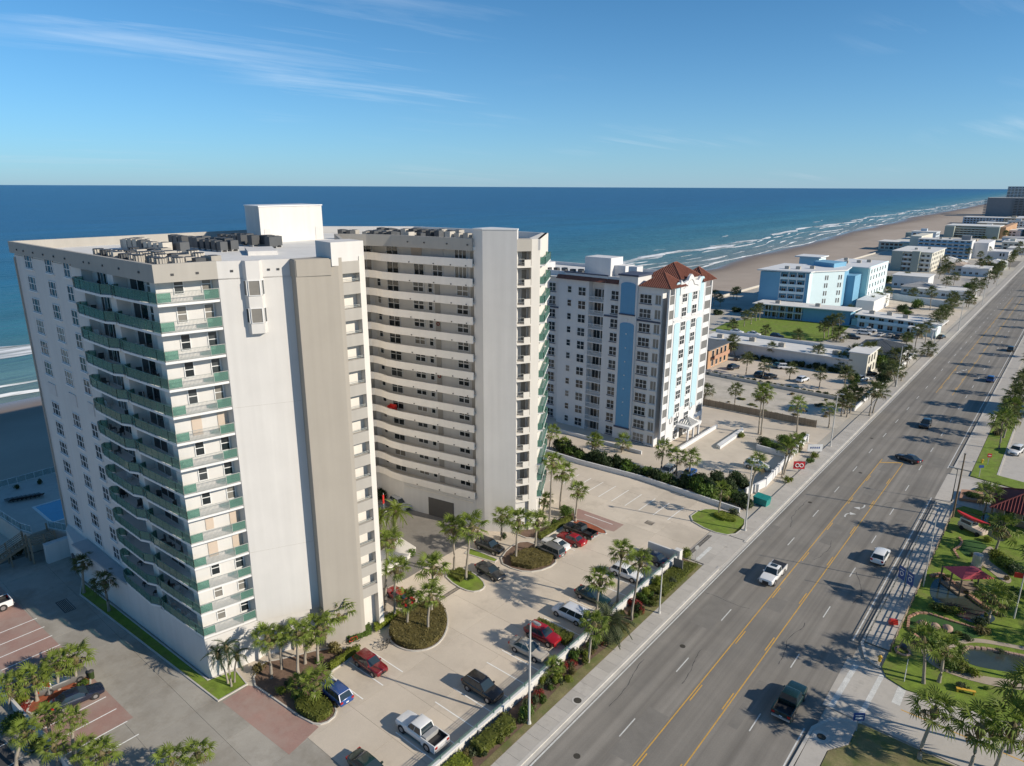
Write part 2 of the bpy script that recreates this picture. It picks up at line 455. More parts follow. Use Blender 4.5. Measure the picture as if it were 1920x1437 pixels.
for k, c in dict(white=(0.72, 0.72, 0.71), pearl=(0.66, 0.69, 0.74), black=(0.008, 0.008, 0.009), charcoal=(0.03, 0.031, 0.033), red=(0.30, 0.008, 0.012),
                 maroon=(0.16, 0.008, 0.012), blue=(0.012, 0.06, 0.22), navy=(0.012, 0.017, 0.035), green=(0.010, 0.028, 0.024), beige=(0.42, 0.38, 0.32),
                 grey=(0.14, 0.135, 0.13), silver=(0.45, 0.46, 0.47), brown=(0.12, 0.09, 0.06), teal=(0.02, 0.12, 0.13)).items(): paint(k, c)
# ------------------------------------------------------------------ the setting: sea, beach, land, street
def shore_x(y):
    pts = [(-2500, -150), (-300, -196), (45, -204), (450, -197), (540, -205), (690, -214), (1000, -238), (1550, -268), (2350, -292), (6000, -420), (20000, -900)]
    for (a, xa), (b, xb) in zip(pts, pts[1:]):
        if y <= b:
            t = max(0.0, (y - a) / (b - a)); return xa + (xb - xa) * t
    return pts[-1][1]

def ocean_mat():
    m = bpy.data.materials.new('sea_water'); m.use_nodes = True
    n, l = m.node_tree.nodes, m.node_tree.links
    b = n['Principled BSDF']
    g = n.new('ShaderNodeNewGeometry'); sp = n.new('ShaderNodeSeparateXYZ'); l.new(g.outputs['Position'], sp.inputs[0])
    # distance from the shore: shallow water is greener and paler, deep water blue
    def mth(op, a, bb):
        q = n.new('ShaderNodeMath'); q.operation = op
        for i, v in enumerate((a, bb)):
            if isinstance(v, (int, float)): q.inputs[i].default_value = v
            else: l.new(v, q.inputs[i])
        return q.outputs[0]
    d = mth('MULTIPLY', mth('ADD', mth('ADD', sp.outputs[0], 185.0), mth('MULTIPLY', sp.outputs[1], 0.055)), -1.0)
    big = n.new('ShaderNodeTexNoise'); big.inputs['Scale'].default_value = 0.012; big.inputs['Detail'].default_value = 5
    mp = n.new('ShaderNodeMapping'); mp.inputs['Scale'].default_value = (2.0, 0.45, 1); l.new(g.outputs['Position'], mp.inputs[0]); l.new(mp.outputs[0], big.inputs[0])
    d = mth('ADD', d, mth('MULTIPLY', mth('SUBTRACT', big.outputs[0], 0.5), 60.0))
    mr = n.new('ShaderNodeMapRange'); mr.inputs[1].default_value = 0; mr.inputs[2].default_value = 900; l.new(d, mr.inputs[0])
    cr = n.new('ShaderNodeValToRGB'); e = cr.color_ramp.elements
    e[0].position = 0.0; e[0].color = (0.17, 0.20, 0.18, 1)
    e[1].position = 1.0; e[1].color = (0.003, 0.074, 0.185, 1)
    for p, c in ((0.045, (0.10, 0.20, 0.21)), (0.12, (0.034, 0.145, 0.19)), (0.3, (0.009, 0.108, 0.20)), (0.6, (0.005, 0.088, 0.195))):
        q = e.new(p); q.color = (*c, 1)
    l.new(mr.outputs[0], cr.inputs[0])
    pt = n.new('ShaderNodeTexNoise'); pt.inputs['Scale'].default_value = 0.02; pt.inputs['Detail'].default_value = 6
    mp3 = n.new('ShaderNodeMapping'); mp3.inputs['Scale'].default_value = (1.0, 0.22, 1); l.new(g.outputs['Position'], mp3.inputs[0]); l.new(mp3.outputs[0], pt.inputs[0])
    mr2 = n.new('ShaderNodeMapRange'); mr2.inputs[1].default_value = 0.3; mr2.inputs[2].default_value = 0.7; mr2.inputs[3].default_value = 0.78; mr2.inputs[4].default_value = 1.22; l.new(pt.outputs[0], mr2.inputs[0])
    vm = n.new('ShaderNodeVectorMath'); vm.operation = 'SCALE'; l.new(cr.outputs[0], vm.inputs[0]); l.new(mr2.outputs[0], vm.inputs['Scale'])
    l.new(vm.outputs[0], b.inputs['Base Color'])
    b.inputs['Roughness'].default_value = 0.3; b.inputs['IOR'].default_value = 1.2; b.inputs['Specular IOR Level'].default_value = 0.32
    w1 = n.new('ShaderNodeTexNoise'); w1.inputs['Scale'].default_value = 0.11; w1.inputs['Detail'].default_value = 7; w1.inputs['Roughness'].default_value = 0.62
    mp2 = n.new('ShaderNodeMapping'); mp2.inputs['Scale'].default_value = (1.0, 0.30, 1); mp2.inputs['Rotation'].default_value = (0, 0, R(4)); l.new(g.outputs['Position'], mp2.inputs[0]); l.new(mp2.outputs[0], w1.inputs[0])
    bp = n.new('ShaderNodeBump'); bp.inputs['Strength'].default_value = 1.0; bp.inputs['Distance'].default_value = 2.6; l.new(w1.outputs[0], bp.inputs['Height']); l.new(bp.outputs[0], b.inputs['Normal'])
    return m
mb = MB()
mb.face([(-150, -3000, -0.9), (-150, 90000, -0.9), (-140000, 90000, -0.9), (-140000, -3000, -0.9)])
O('sea', mb, ocean_mat(), kind='structure', label='deep blue open sea reaching to the horizon')

def sand_mat():
    m = mat('beach_sand', (0.38, 0.315, 0.255), 0.95, 0.10, 0.05, 0.3, 2.0, coords='World', fine=0.05)
    n, l = m.node_tree.nodes, m.node_tree.links
    b = n['Principled BSDF']
    g = n.new('ShaderNodeNewGeometry'); sp = n.new('ShaderNodeSeparateXYZ'); l.new(g.outputs['Position'], sp.inputs[0])
    ns = n.new('ShaderNodeTexNoise'); ns.inputs['Scale'].default_value = 0.02; ns.inputs['Detail'].default_value = 5
    mp = n.new('ShaderNodeMapping'); mp.inputs['Scale'].default_value = (1.0, 0.35, 1); l.new(g.outputs['Position'], mp.inputs[0]); l.new(mp.outputs[0], ns.inputs[0])
    # wet sand lies low: the sheet falls towards the water
    ad = n.new('ShaderNodeMath'); ad.operation = 'MULTIPLY_ADD'; ad.inputs[1].default_value = 0.55; l.new(ns.outputs[0], ad.inputs[0]); l.new(sp.outputs[2], ad.inputs[2])
    mr = n.new('ShaderNodeMapRange'); mr.inputs[1].default_value = -0.40; mr.inputs[2].default_value = 0.02; l.new(ad.outputs[0], mr.inputs[0])
    src = [k.from_socket for k in l if k.to_socket == b.inputs['Base Color']][0]
    mx = n.new('ShaderNodeMixRGB'); mx.inputs[1].default_value = (0.225, 0.175, 0.135, 1); l.new(mr.outputs[0], mx.inputs[0]); l.new(src, mx.inputs[2]); l.new(mx.outputs[0], b.inputs['Base Color'])
    rr = n.new('ShaderNodeMapRange'); rr.inputs[1].default_value = -0.62; rr.inputs[2].default_value = -0.25; rr.inputs[3].default_value = 0.18; rr.inputs[4].default_value = 0.95; l.new(ad.outputs[0], rr.inputs[0]); l.new(rr.outputs[0], b.inputs['Roughness'])
    return m
mb = MB()
ys = [-2500, -600, -200, 0, 100, 200, 300, 380, 450, 500, 540, 600, 690, 800, 1000, 1250, 1550, 1900, 2350, 3200, 6000, 12000, 20000]
prof = [(0, 0.0), (0.35, -0.12), (0.7, -0.42), (1.0, -0.9), (1.5, -2.0), (2.6, -4.0)]
rows = []
for y in ys:
    sx = shore_x(y) + 4 * math.sin(y * 0.031); x0 = -134.0 if y < 2000 else -134.0 - (y - 2000) * 0.02
    rows.append([(x0 + (sx - x0) * t, y, z) for t, z in prof])
for a, b in zip(rows, rows[1:]):
    for k in range(len(prof) - 1):
        mb.face([a[k], b[k], b[k + 1], a[k + 1]])
O('beach', mb, sand_mat(), kind='structure', label='pale sand beach with wet dark sand by the water', smooth=60)

# breaking waves: foam crests as low ridges
def foam_mat():
    m = mat('foam', (0.80, 0.82, 0.83), 0.8, 0.08, 0.2, coords='World')
    n, l = m.node_tree.nodes, m.node_tree.links
    b = n['Principled BSDF']; g = n.new('ShaderNodeNewGeometry')
    mp = n.new('ShaderNodeMapping'); mp.inputs['Scale'].default_value = (1.0, 0.10, 1); l.new(g.outputs['Position'], mp.inputs[0])
    ns = n.new('ShaderNodeTexNoise'); ns.inputs['Scale'].default_value = 0.16; ns.inputs['Detail'].default_value = 8; ns.inputs['Roughness'].default_value = 0.7; l.new(mp.outputs[0], ns.inputs[0])
    mr = n.new('ShaderNodeMapRange'); mr.inputs[1].default_value = 0.38; mr.inputs[2].default_value = 0.58; l.new(ns.outputs[0], mr.inputs[0])
    t = n.new('ShaderNodeBsdfTransparent'); mx = n.new('ShaderNodeMixShader'); l.new(mr.outputs[0], mx.inputs[0]); l.new(t.outputs[0], mx.inputs[1]); l.new(b.outputs[0], mx.inputs[2])
    l.new(mx.outputs[0], n['Material Output'].inputs['Surface'])
    return m
FOAM = foam_mat()
def foam(off, w, y0, y1, seed, gap=0.3, amp=6.0, step=6.0, h=0.5):
    r = random.Random(seed); mb = MB(); y = y0; prev = None
    a, b_, c = r.random() * 9, r.random() * 9, r.random() * 9
    while y < y1:
        k = 0.5 + 0.5 * math.sin(y * 0.021 + a) * math.sin(y * 0.0083 + b_) + 0.25 * math.sin(y * 0.09 + c)
        ww = w * max(0.0, (k - gap)) * (0.7 + 0.6 * r.random())
        xc = shore_x(y) - off + amp * math.sin(y * 0.013 + b_) + 0.5 * amp * math.sin(y * 0.041 + c) + r.uniform(-0.5, 0.5)
        cur = [(xc - ww * 0.5, y, -0.86), (xc - ww * 0.28, y, -0.86 + h * min(1, ww / 3)), (xc + ww * 0.5, y, -0.84)] if ww > 0.35 else None
        if prev and cur:
            for q in range(2): mb.face([prev[q], prev[q + 1], cur[q + 1], cur[q]])
        prev = cur; y += step * (1 + max(0, y - 600) / 500.0)
    return mb
for k, (off, w, y0, y1, gap, amp) in enumerate([(58, 15, -400, 5000, -0.1, 6), (46, 5, -300, 4000, 0.25, 5), (34, 3.5, -300, 3500, 0.3, 6), (22, 5, -300, 3500, 0.25, 5), (11, 3, -300, 3000, 0.2, 4), (2, 2.5, -300, 3000, 0.0, 3), (92, 7, 200, 2500, 0.75, 10)]):
    O('wave_foam', foam(off, w, y0, y1, 11 + k, gap, amp), FOAM, kind='stuff', group='breaking waves along the beach',
      label=['outermost white line of breaking surf', 'second white line of surf from the open sea', 'broken middle line of surf foam', 'inner line of surf foam over shallow water',
             'thin foam line close to the wet sand', 'wash of foam at the very edge of the sand', 'scattered whitecaps beyond the surf'][k])

# land sheet
mb = MB()
mb.face([(-134, -3000, -0.06), (60000, -3000, -0.06), (60000, 60000, -0.06), (-1200, 60000, -0.06), (-134, 2000, -0.06)])
O('ground', mb, M_['land'], kind='structure', label='pale built-up ground behind the beach')

# street: X from -32.0 to -12.4
RX0, RX1 = -32.0, -12.4
mb = MB(); mb.face([(RX0, -200, 0), (RX1, -200, 0), (RX1, 5000, 0), (RX0, 5000, 0)])
# asphalt with wheel-track tone along the lanes
ma = M_['asphalt']; n, l = ma.node_tree.nodes, ma.node_tree.links
g = n.new('ShaderNodeNewGeometry'); mp = n.new('ShaderNodeMapping'); mp.inputs['Scale'].default_value = (1.1, 0.012, 1); l.new(g.outputs['Position'], mp.inputs[0])
ns = n.new('ShaderNodeTexNoise'); ns.inputs['Scale'].default_value = 1.0; ns.inputs['Detail'].default_value = 5; l.new(mp.outputs[0], ns.inputs[0])
mr = n.new('ShaderNodeMapRange'); mr.inputs[1].default_value = 0.3; mr.inputs[2].default_value = 0.7; mr.inputs[3].default_value = 0.74; mr.inputs[4].default_value = 1.2; l.new(ns.outputs[0], mr.inputs[0])
b = n['Principled BSDF']; src = [k.from_socket for k in l if k.to_socket == b.inputs['Base Color']][0]
vm = n.new('ShaderNodeVectorMath'); vm.operation = 'SCALE'; l.new(src, vm.inputs[0]); l.new(mr.outputs[0], vm.inputs['Scale']); l.new(vm.outputs[0], b.inputs['Base Color'])
road = O('road', mb, ma, kind='structure', label='worn grey asphalt avenue with five lanes')
# side street joining from the right, and the drive further on
mb = MB(); mb.face([(RX1 - 0.4, 66.6, 0.006), (60, 66.6, 0.006), (60, 76.0, 0.006), (RX1 - 0.4, 76.4, 0.006)])
O('side_street', mb, M_['concrete_walk'], kind='structure', label='pale concrete side street beside the mini golf lawn')
mb = MB(); mb.prism([(RX1 - .3, 131), (60, 127), (60, 137.5), (RX1 - .3, 145)], -0.02, 0.006)
O('driveway', mb, M_['concrete_walk'], kind='structure', label='concrete driveway between two grass strips right of the avenue')

def markings():
    zz = 0.005
    def strip(x0, x1, y0, y1, name, m):
        mb = MB(); mb.face([(x0, y0, zz), (x1, y0, zz), (x1, y1, zz), (x0, y1, zz)]); O(name, mb, m, road)
    W, Y = M_['road_paint'], M_['road_yellow']
    strip(-31.45, -31.29, -100, 3000, 'edge_line', W)
    strip(-13.25, -13.1, -100, 62, 'edge_line', W); strip(-13.25, -13.1, 80, 131, 'edge_line', W); strip(-13.25, -13.1, 148, 3000, 'edge_line', W)
    dash = MB().box(-0.06, 0.06, 0, 3.05, 0, 0.004).mesh('lane_dash')
    for x, y0 in ((-26.85, 49.2), (-17.28, 58.1)):
        for k in range(-3, 34): O('lane_dash', dash, W, road, Vector((x, y0 + 12.19 * k, zz - 0.002)))
    for y0, y1 in ((-60, 145), (205, 420), (470, 900)):
        strip(-24.05, -23.93, y0, y1, 'yellow_line', Y); strip(-20.37, -20.25, y0, y1, 'yellow_line', Y)
    yd = MB().box(-0.06, 0.06, 0, 3.05, 0, 0.004).mesh('yellow_dash')
    for y0, kk in ((46.0, range(-3, 8)), (210, range(0, 16))):
        for k in kk:
            O('yellow_dash', yd, Y, road, Vector((-23.72, y0 + 12.19 * k, zz - 0.002)))
            O('yellow_dash', yd, Y, road, Vector((-20.58, y0 + 1.0 + 12.19 * k, zz - 0.002)))
    mb = MB(); mb.face([(-23.9, 142.6, zz), (-20.4, 145.2, zz), (-20.4, 145.6, zz), (-23.9, 143.0, zz)]); O('yellow_line', mb, Y, road)
    # turn arrows in the centre lane: stem and head, one each way
    def arrow(M):
        mb = MB(); st = []
        for k in range(9):
            t = k / 8; a = t * R(80); st.append((0.9 * (1 - math.cos(a)) * 1.1, 2.2 * math.sin(a) * 0.8))
        for a, c in zip(st, st[1:]): mb.face([(a[0] - .12, a[1] - .03, 0), (a[0] + .12, a[1] - .03, 0), (c[0] + .12, c[1], 0), (c[0] - .12, c[1], 0)])
        e = st[-1]; mb.face([(e[0] - .05, e[1] - .55, 0), (e[0] + .9, e[1] + .05, 0), (e[0] - .05, e[1] + .5, 0)])
        O('turn_arrow', mb, W, road, M)
    for yy in (113.5, 232.0):
        arrow(T(-22.8, yy, zz, R(15))); arrow(T(-21.4, yy + 6.8, zz, R(195)))
    # crosswalk lines over the side street
    for x0, x1 in ((-12.3, -11.75), (-9.6, -9.1)):
        mb = MB(); mb.face([(x0, 66.8, 0.011), (x1, 66.8, 0.011), (x1 + .3, 75.6, 0.011), (x0 + .3, 75.6, 0.011)]); O('crosswalk_line', mb, W, road)
    for x0, y0, x1, y1 in ((-7.3, 71.6, -6.5, 75.2), (-7.0, 137.6, -6.0, 140.8)):
        mb = MB(); mb.face([(x0, y0, 0.011), (x1, y0, 0.011), (x1, y1, 0.011), (x0, y1, 0.011)]); O('stop_bar', mb, W, road)
    mb = MB(); mb.face([(-6.3, 71.0, 0.011), (30, 71.0, 0.011), (30, 71.14, 0.011), (-6.3, 71.14, 0.011)]); O('centre_line', mb, Y, road)
markings()
# manhole covers and drain stains
for k, (px, py, lab) in enumerate([(1083, 1314, 'round manhole cover in a pale ring set in the sidewalk'), (1540, 1382, 'round manhole cover in the paved corner by the side street')]):
    p = gp(px, py, 0.12)
    rt = O('manhole_cover', None, None, None, Vector((p.x, p.y, 0.125)), label=lab, cat='manhole')
    O('rim', MB().tube([(0, 0, -.02), (0, 0, 0.012)], 0.85 if k else 0.62, 24), M_['concrete_kerb'], rt, Vector((p.x, p.y, .125)))
    O('lid', MB().tube([(0, 0, -.02), (0, 0, 0.022)], 0.42, 24), M_['grate'], rt, Vector((p.x, p.y, .125)))

rz_ = random.Random(21)
for k in range(16):
    x = rz_.choice((-30.2, -28.6, -25.4, -22.2, -18.8, -15.5)) + rz_.uniform(-.5, .5); y = 45 + k * 7.5 + rz_.uniform(-3, 3)
    if k % 3 == 0: O('utility_cover', MB().tube([(0, 0, 0), (0, 0, .007)], .34, 16), M_['grate'], road, Vector((x, y, 0)))
    else:
        w_, l_ = rz_.uniform(.5, 1.3), rz_.uniform(1.2, 4.5); O('asphalt_patch', MB().box(-w_, w_, -l_, l_, 0, .003), M_['asphalt_patch'], road, T(x, y, 0, rz_.uniform(-.05, .05)))
def crack(x, y, L, ang, seed):
    r = random.Random(seed); mb = MB(); px0, py0 = 0.0, 0.0; d = ang
    for k in range(int(L / .5)):
        d += r.uniform(-.35, .35); d = ang + (d - ang) * .8; nx, ny = px0 + .5 * math.cos(d), py0 + .5 * math.sin(d); w = r.uniform(.015, .04)
        mb.face([(px0 - w * math.sin(d), py0 + w * math.cos(d), 0), (px0 + w * math.sin(d), py0 - w * math.cos(d), 0), (nx + w * math.sin(d), ny - w * math.cos(d), 0), (nx - w * math.sin(d), ny + w * math.cos(d), 0)]); px0, py0 = nx, ny
    O('sealed_crack', mb, M_['asphalt_dark'], road, Vector((x, y, .0045)))
for k, (x, y, L, a) in enumerate([(-29.8, 52, 9, 1.4), (-25.5, 60, 7, 1.7), (-18.5, 70, 10, 1.5), (-15.2, 88, 9, 1.65), (-22.5, 96, 8, 1.5), (-28.5, 104, 12, 1.6), (-31, 78, 6, .1), (-19, 122, 8, 1.4), (-24, 47, 5, .2)]): crack(x, y, L, a, k)
# kerbs and sidewalks, slab by slab near the camera
def kerb(name, path, w=0.3, h=0.13, side=1, lab=None):
    mb = MB().wall(path, w, -0.03, h, 0, False, side); return O(name, mb, M_['concrete_kerb'], kind='structure', label=lab)
kerb('kerb', [(RX0, -60), (RX0, 85.5)], 0.35, lab='concrete kerb along the condominium sidewalk')
mb = MB(); mb.face([(RX0, -60, .004), (RX0 + .42, -60, .004), (RX0 + .42, 3000, .004), (RX0, 3000, .004)]); O('gutter', mb, M_['concrete_kerb'], kind='structure')
kerb('kerb', [(RX0, 94.5), (RX0, 3000)], 0.35, lab='concrete kerb running on past the driveway')
def slabs(name, x0, x1, y0, y1, step, far, lab, top=0.12):
    base = MB().box(x0, x1, y0, far, -0.05, top - 0.035); w = O(name, base, M_['joint'] if far == y1 else M_['concrete_walk'], kind='structure', label=lab)
    n = int((y1 - y0) / step); st = (y1 - y0) / n
    me = MB().box(0, x1 - x0, 0.012, st - 0.012, -0.04, 0).mesh('slab')
    for k in range(n): O('slab', me, M_['concrete_walk'], w, Vector((x0, y0 + k * st, top)))
    return w
slabs('sidewalk', -34.15, RX0 - .352, 20, 84.6, 1.55, 84.6, 'jointed concrete sidewalk in front of the condominium hedge')
slabs('sidewalk', -34.6, RX0 - .352, 95, 170, 2.2, 2500, 'long concrete sidewalk running on beside the avenue')
# apron of the condominium driveway
apr = O('driveway_apron', MB().box(-37.6, RX0, 84.65, 94.95, -0.05, 0.02), M_['joint'], kind='structure', label='concrete driveway apron of the condominium')
for a in range(3):
    for b2 in range(3):
        O('slab', MB().box(-37.6 + a * 1.87 + .01, -37.6 + (a + 1) * 1.87 - .01, 84.65 + b2 * 3.43 + .01, 84.65 + (b2 + 1) * 3.43 - .01, 0.0, 0.06), M_['concrete_walk'], apr)
O('stop_bar', MB().box(-35.75, -35.2, 85.0, 89.8, 0.06, 0.066), M_['road_paint'], apr)
# right hand sidewalk along the mini golf course
KR = [(-13.3, 20), (-12.7, 62.6), (-11.6, 65.2), (-9.0, 66.5)]
kerb('kerb', KR, 0.3, 0.13, -1, lab='dark kerb turning into the side street')
slabs('sidewalk', RX1 + .3, -9.4, 80.6, 128.2, 1.7, 128.2, 'pale sidewalk beside the mini golf fence')
kerb('kerb', [(-9.6, 76.6), (-11.3, 77.4), (-12.35, 80), (-12.35, 128)], 0.3, 0.13, -1, lab='kerb along the mini golf sidewalk')
slabs('sidewalk', RX1 + .3, -9.4, 149, 190, 2.2, 1500, 'sidewalk on the far right of the avenue past the driveway')
kerb('kerb', [(-12.35, 149), (-12.35, 1500)], 0.3, 0.13, -1, lab='far kerb right of the avenue')
O('corner_paving', MB().prism([(-12.3, 40), (-10.6, 40), (-10.6, 60.5), (-9.2, 62.5), (-9.2, 66.2), (-11.4, 65.0), (-12.4, 62.6)], -.03, .12), M_['concrete_walk'], kind='structure', label='paved corner with a manhole by the side street')
O('verge', MB().prism([(-9.15, 40), (30, 40), (30, 66.2), (-9.15, 66.2), (-9.15, 62.5), (-10.5, 60.4), (-10.5, 40)], -.03, .10), M_['grass_dry'], kind='structure', label='dry grass verge at the corner of the side street')
# condominium lot: concrete panels
LOT = O('parking_lot', MB().box(-112, -37.75, 8, 104.2, -0.05, 0.0), M_['joint'], kind='structure', label='pale concrete parking lot around the tall condominium')
px_, py_ = 6.1, 5.35
for a in range(12):
    for b2 in range(18):
        x0, y0 = -110.9 + a * px_, 8 + b2 * py_
        x1, y1 = x0 + px_, min(y0 + py_, 104.2)
        if x1 < -63 and x0 > -106 and y0 > 29 and y1 < 66 : continue
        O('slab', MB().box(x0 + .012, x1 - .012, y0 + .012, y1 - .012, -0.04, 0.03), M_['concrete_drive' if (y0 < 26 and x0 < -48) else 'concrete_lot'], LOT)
LZ = 0.03
def sheet(name, poly, z, m, lab=None, parent=None, kind='structure'):
    mb = MB(); a = sum(poly[k][0] * poly[(k + 1) % len(poly)][1] - poly[(k + 1) % len(poly)][0] * poly[k][1] for k in range(len(poly)))
    if a < 0: poly = poly[::-1]
    mb.face([(p[0], p[1], z) for p in poly]); return O(name, mb, m, parent, label=lab, kind=None if parent else kind)
sheet('red_paving', [tuple(gp(*q)[:2]) for q in ((417, 1317), (466, 1286), (492, 1290), (545, 1332), (598, 1364), (542, 1416))], LZ + .006, M_['red_concrete'], parent=LOT)
sheet('red_paving', [(-105, 13.2), (-66, 13.2), (-66, 19.6), (-105, 18.2)], LZ + .006, M_['red_concrete'], parent=LOT)
sheet('red_paving', [(-58, 82.6), (-49.2, 84.6), (-49.2, 87.6), (-58, 87.6)], LZ + .006, M_['red_concrete'], parent=LOT)
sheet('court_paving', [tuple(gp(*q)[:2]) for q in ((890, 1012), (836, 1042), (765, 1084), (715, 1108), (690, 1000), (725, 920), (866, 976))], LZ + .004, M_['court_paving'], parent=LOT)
def stripe(x0, y0, x1, y1, w=0.13):
    d = Vector((x1 - x0, y1 - y0, 0)); L = d.length; a = math.atan2(d.y, d.x)
    O('stall_line', MB().box(0, L, -w / 2, w / 2, 0, 0.004), M_['lot_paint'], LOT, T(x0, y0, LZ + .009, a))
for k in range(20):
    y = 35.4 + k * 2.705
    if y < 82.5: stripe(-44.1, y, -38.6, y)
for y in (36.2, 38.9, 41.7): stripe(-56.0, y, -50.2, y)
for k in range(12): stripe(-63.3 - 2.66 * k, 19.0, -63.3 - 2.66 * k, 13.2)
for k in range(12): stripe(-44.6 - 2.66 * k, 99.4, -44.6 - 2.66 * k, 93.6)
for k in range(6): stripe(-50.6, 73.2 + k * 2.66, -56, 73.2 + k * 2.66)
# drain grates in the lot
for (x0, x1, y0, y1, lab) in [(-37.4, -36.8, 86.0, 93.2, 'long rusty drain grate across the driveway entrance'), (-57.3, -56.7, 53.0, 62.6, 'long drain grate between the palm islands'),
                              (-47.0, -45.7, 90.2, 91.4, 'square drain grate in the open lot'), (-94.5, -91, 21.6, 22.9, 'dark drain grate in the shaded drive')]:
    z = 0.062 if x0 > -38 else LZ
    t = O('drain_grate', None, None, None, Vector(((x0 + x1) / 2, (y0 + y1) / 2, z)), label=lab, cat='grate')
    O('frame', MB().wall([(x0, y0), (x1, y0), (x1, y1), (x0, y1)], 0.08, z, z + .016, 0, True), M_['metal_dark'], t)
    O('bars', (lambda mb: [mb.box(x0 + .05, x1 - .05, y0 + .05 + q * .16, y0 + .13 + q * .16, z, z + .011) for q in range(int((y1 - y0 - .1) / .16))] and mb)(MB()), M_['grate'], t)
# ------------------------------------------------------------------ tall condominium tower
FZ = lambda k: 5.1 + 2.767 * k           # underside of the slab of storey k
NF, ROOF, PAR = 14, 43.85, 45.0
condo = O('condominium_tower', None, None, None, Vector((-85, 50, 0)), label='tall white and taupe condominium tower with green glass balconies and a crowded roof', cat='building')
SW, ST, SC, BC, FA, PW = (M_[k] for k in ('stucco_white', 'stucco_taupe', 'stucco_cream', 'band_cream', 'fascia', 'paint_white'))
def cp(name, mb, m, smooth=None, parent=condo, **k): return O(name, mb, m, parent, smooth=smooth, **k)

# window kit: pane with a frame of bars in front of it
WCACHE = {}
def win_mesh(w, h, nx, nz, bar=0.07, xs=None):
    key = (round(w, 2), round(h, 2), nx, nz, bar, tuple(xs or ()))
    if key not in WCACHE:
        pane = MB().box(0, w, -0.03, 0.06, 0, h).mesh('window')
        fr = MB()
        fr.box(-bar, w + bar, -0.09, 0.0, -bar, 0); fr.box(-bar, w + bar, -0.09, 0.0, h, h + bar)
        fr.box(-bar, 0, -0.088, 0.0, 0, h); fr.box(w, w + bar, -0.088, 0.0, 0, h)
        for x in (xs if xs else [w * k / nx for k in range(1, nx)]): fr.box(x - bar / 2, x + bar / 2, -0.075, -0.03, 0, h)
        for k in range(1, nz): fr.box(0, w, -0.07, -0.03, h * k / nz - bar / 2, h * k / nz + bar / 2)
        WCACHE[key] = (pane, fr.mesh('frame'))
    return WCACHE[key]
SILL = {}
def window(par, M, w, h, nx=1, nz=1, glass='glass', frame='paint_white', bar=0.07, xs=None, sill=None):
    if glass == 'glass' and frame == 'paint_white': glass = rnd.choice(('glass',) * 7 + ('glass_tint', 'glass_tint', 'glass_blind'))
    p, f = win_mesh(w, h, nx, nz, bar, xs)
    o = O('window', p, M_[glass], par, M)
    O('frame', f, M_[frame], o, M)
    if sill:
        kk = (round(w, 2), sill)
        if kk not in SILL: SILL[kk] = MB().box(-.15, w + .15, -0.2, 0.02, -0.26, -0.11).mesh('sill')
        O('sill', SILL[kk], M_[sill], o, M)
    return o
def panel(par, name, M, w, h, m, t=0.05):
    kk = ('p', round(w, 2), round(h, 2), t)
    if kk not in SILL: SILL[kk] = MB().box(0, w, -t, 0.03, 0, h).mesh(name)
    return O(name, SILL[kk], M_[m], par, M)

# plan lines
WL = (-106.8, 27.7)                       # ocean corner of the shaded wall
RB = 28.7                                 # recessed balcony wall
A_, B_ = (-65.5, 27.4), (-64.3, 32.9)
core = [WL, (-84.2, 27.7), (-84.2, RB), (-66.6, RB), (-65.55, 32.9), B_, (-61.2, 39.1), (-61.0, 39.5), (-60.6, 42.0), (-60.2, 45.8), (-88.6, 65.6), (-89.6, 67.4), (-89.2, 69.4), (-87.4, 70.6), (-84.5, 70.6), (-66.9, 73.2),
        (-64.5, 74.0), (-62.6, 75.2), (-60.9, 78.2), (-66.0, 88.2), (-81, 88), (-94.6, 86), (-106.8, 74.9)]
cp('tower_wall', MB().prism(core, 4.9, 43.3), SW)
# podium
pod = [(-104.5, 26.9), (-98.4, 26.0), (-65.5, 27.4), (-64.35, 32.7), (-64.5, 33.2), (-61.4, 39.2), (-60.4, 43), (-60.4, 45.6), (-88.6, 65.6), (-89.6, 67.4), (-88.9, 68.6), (-86.5, 69.2), (-83, 69.0), (-80.5, 69.0), (-66.9, 71.7), (-65, 72.2), (-61.2, 74.7), (-59.6, 77.4), (-66.2, 88.3), (-81, 88.3), (-94.6, 86.3), (-107, 75), (-107.1, 28.2)]
cp('podium_wall', MB().prism(pod, -0.05, 5.0), SW)
# canopy roof over the side door
cp('side_canopy', MB().prism([(-98.7, 25.7), (-83.0, 26.4), (-83.0, 27.66), (-98.7, 27.66)], 5.02, 5.25), M_['roof_grey'])
sd = cp('side_door', MB().box(-101.6, -99.6, 26.2, 26.6, 0, 2.5), M_['garage_dark'])
cp('lamp', MB().box(-98.2, -97.6, 25.75, 25.95, 3.2, 3.6), M_['shutter'])

# shaded side: window columns
for k in range(NF):
    z = FZ(k)
    shut = (k == 7)
    for x0, w, kind in ((-102.6, 2.6, 3), (-95.3, 2.35, 3), (-89.2, 1.75, 2), (-86.6, 0.0, 0)):
        if kind == 0: continue
        M = T(x0, 27.7, z + 0.95)
        if shut: panel(condo, 'closed_shutter', M, w, 1.55, 'shutter_grey', 0.1)
        else: window(condo, M, w, 1.62, kind, 2, frame='paint_white', bar=0.085, xs=[w * .27, w * .73] if kind == 3 else None, sill='paint_white')
cp('downpipe', MB().tube([(-106.3, 27.55, 1), (-106.3, 27.55, 43)], 0.1, 8), M_['stucco_taupe'])
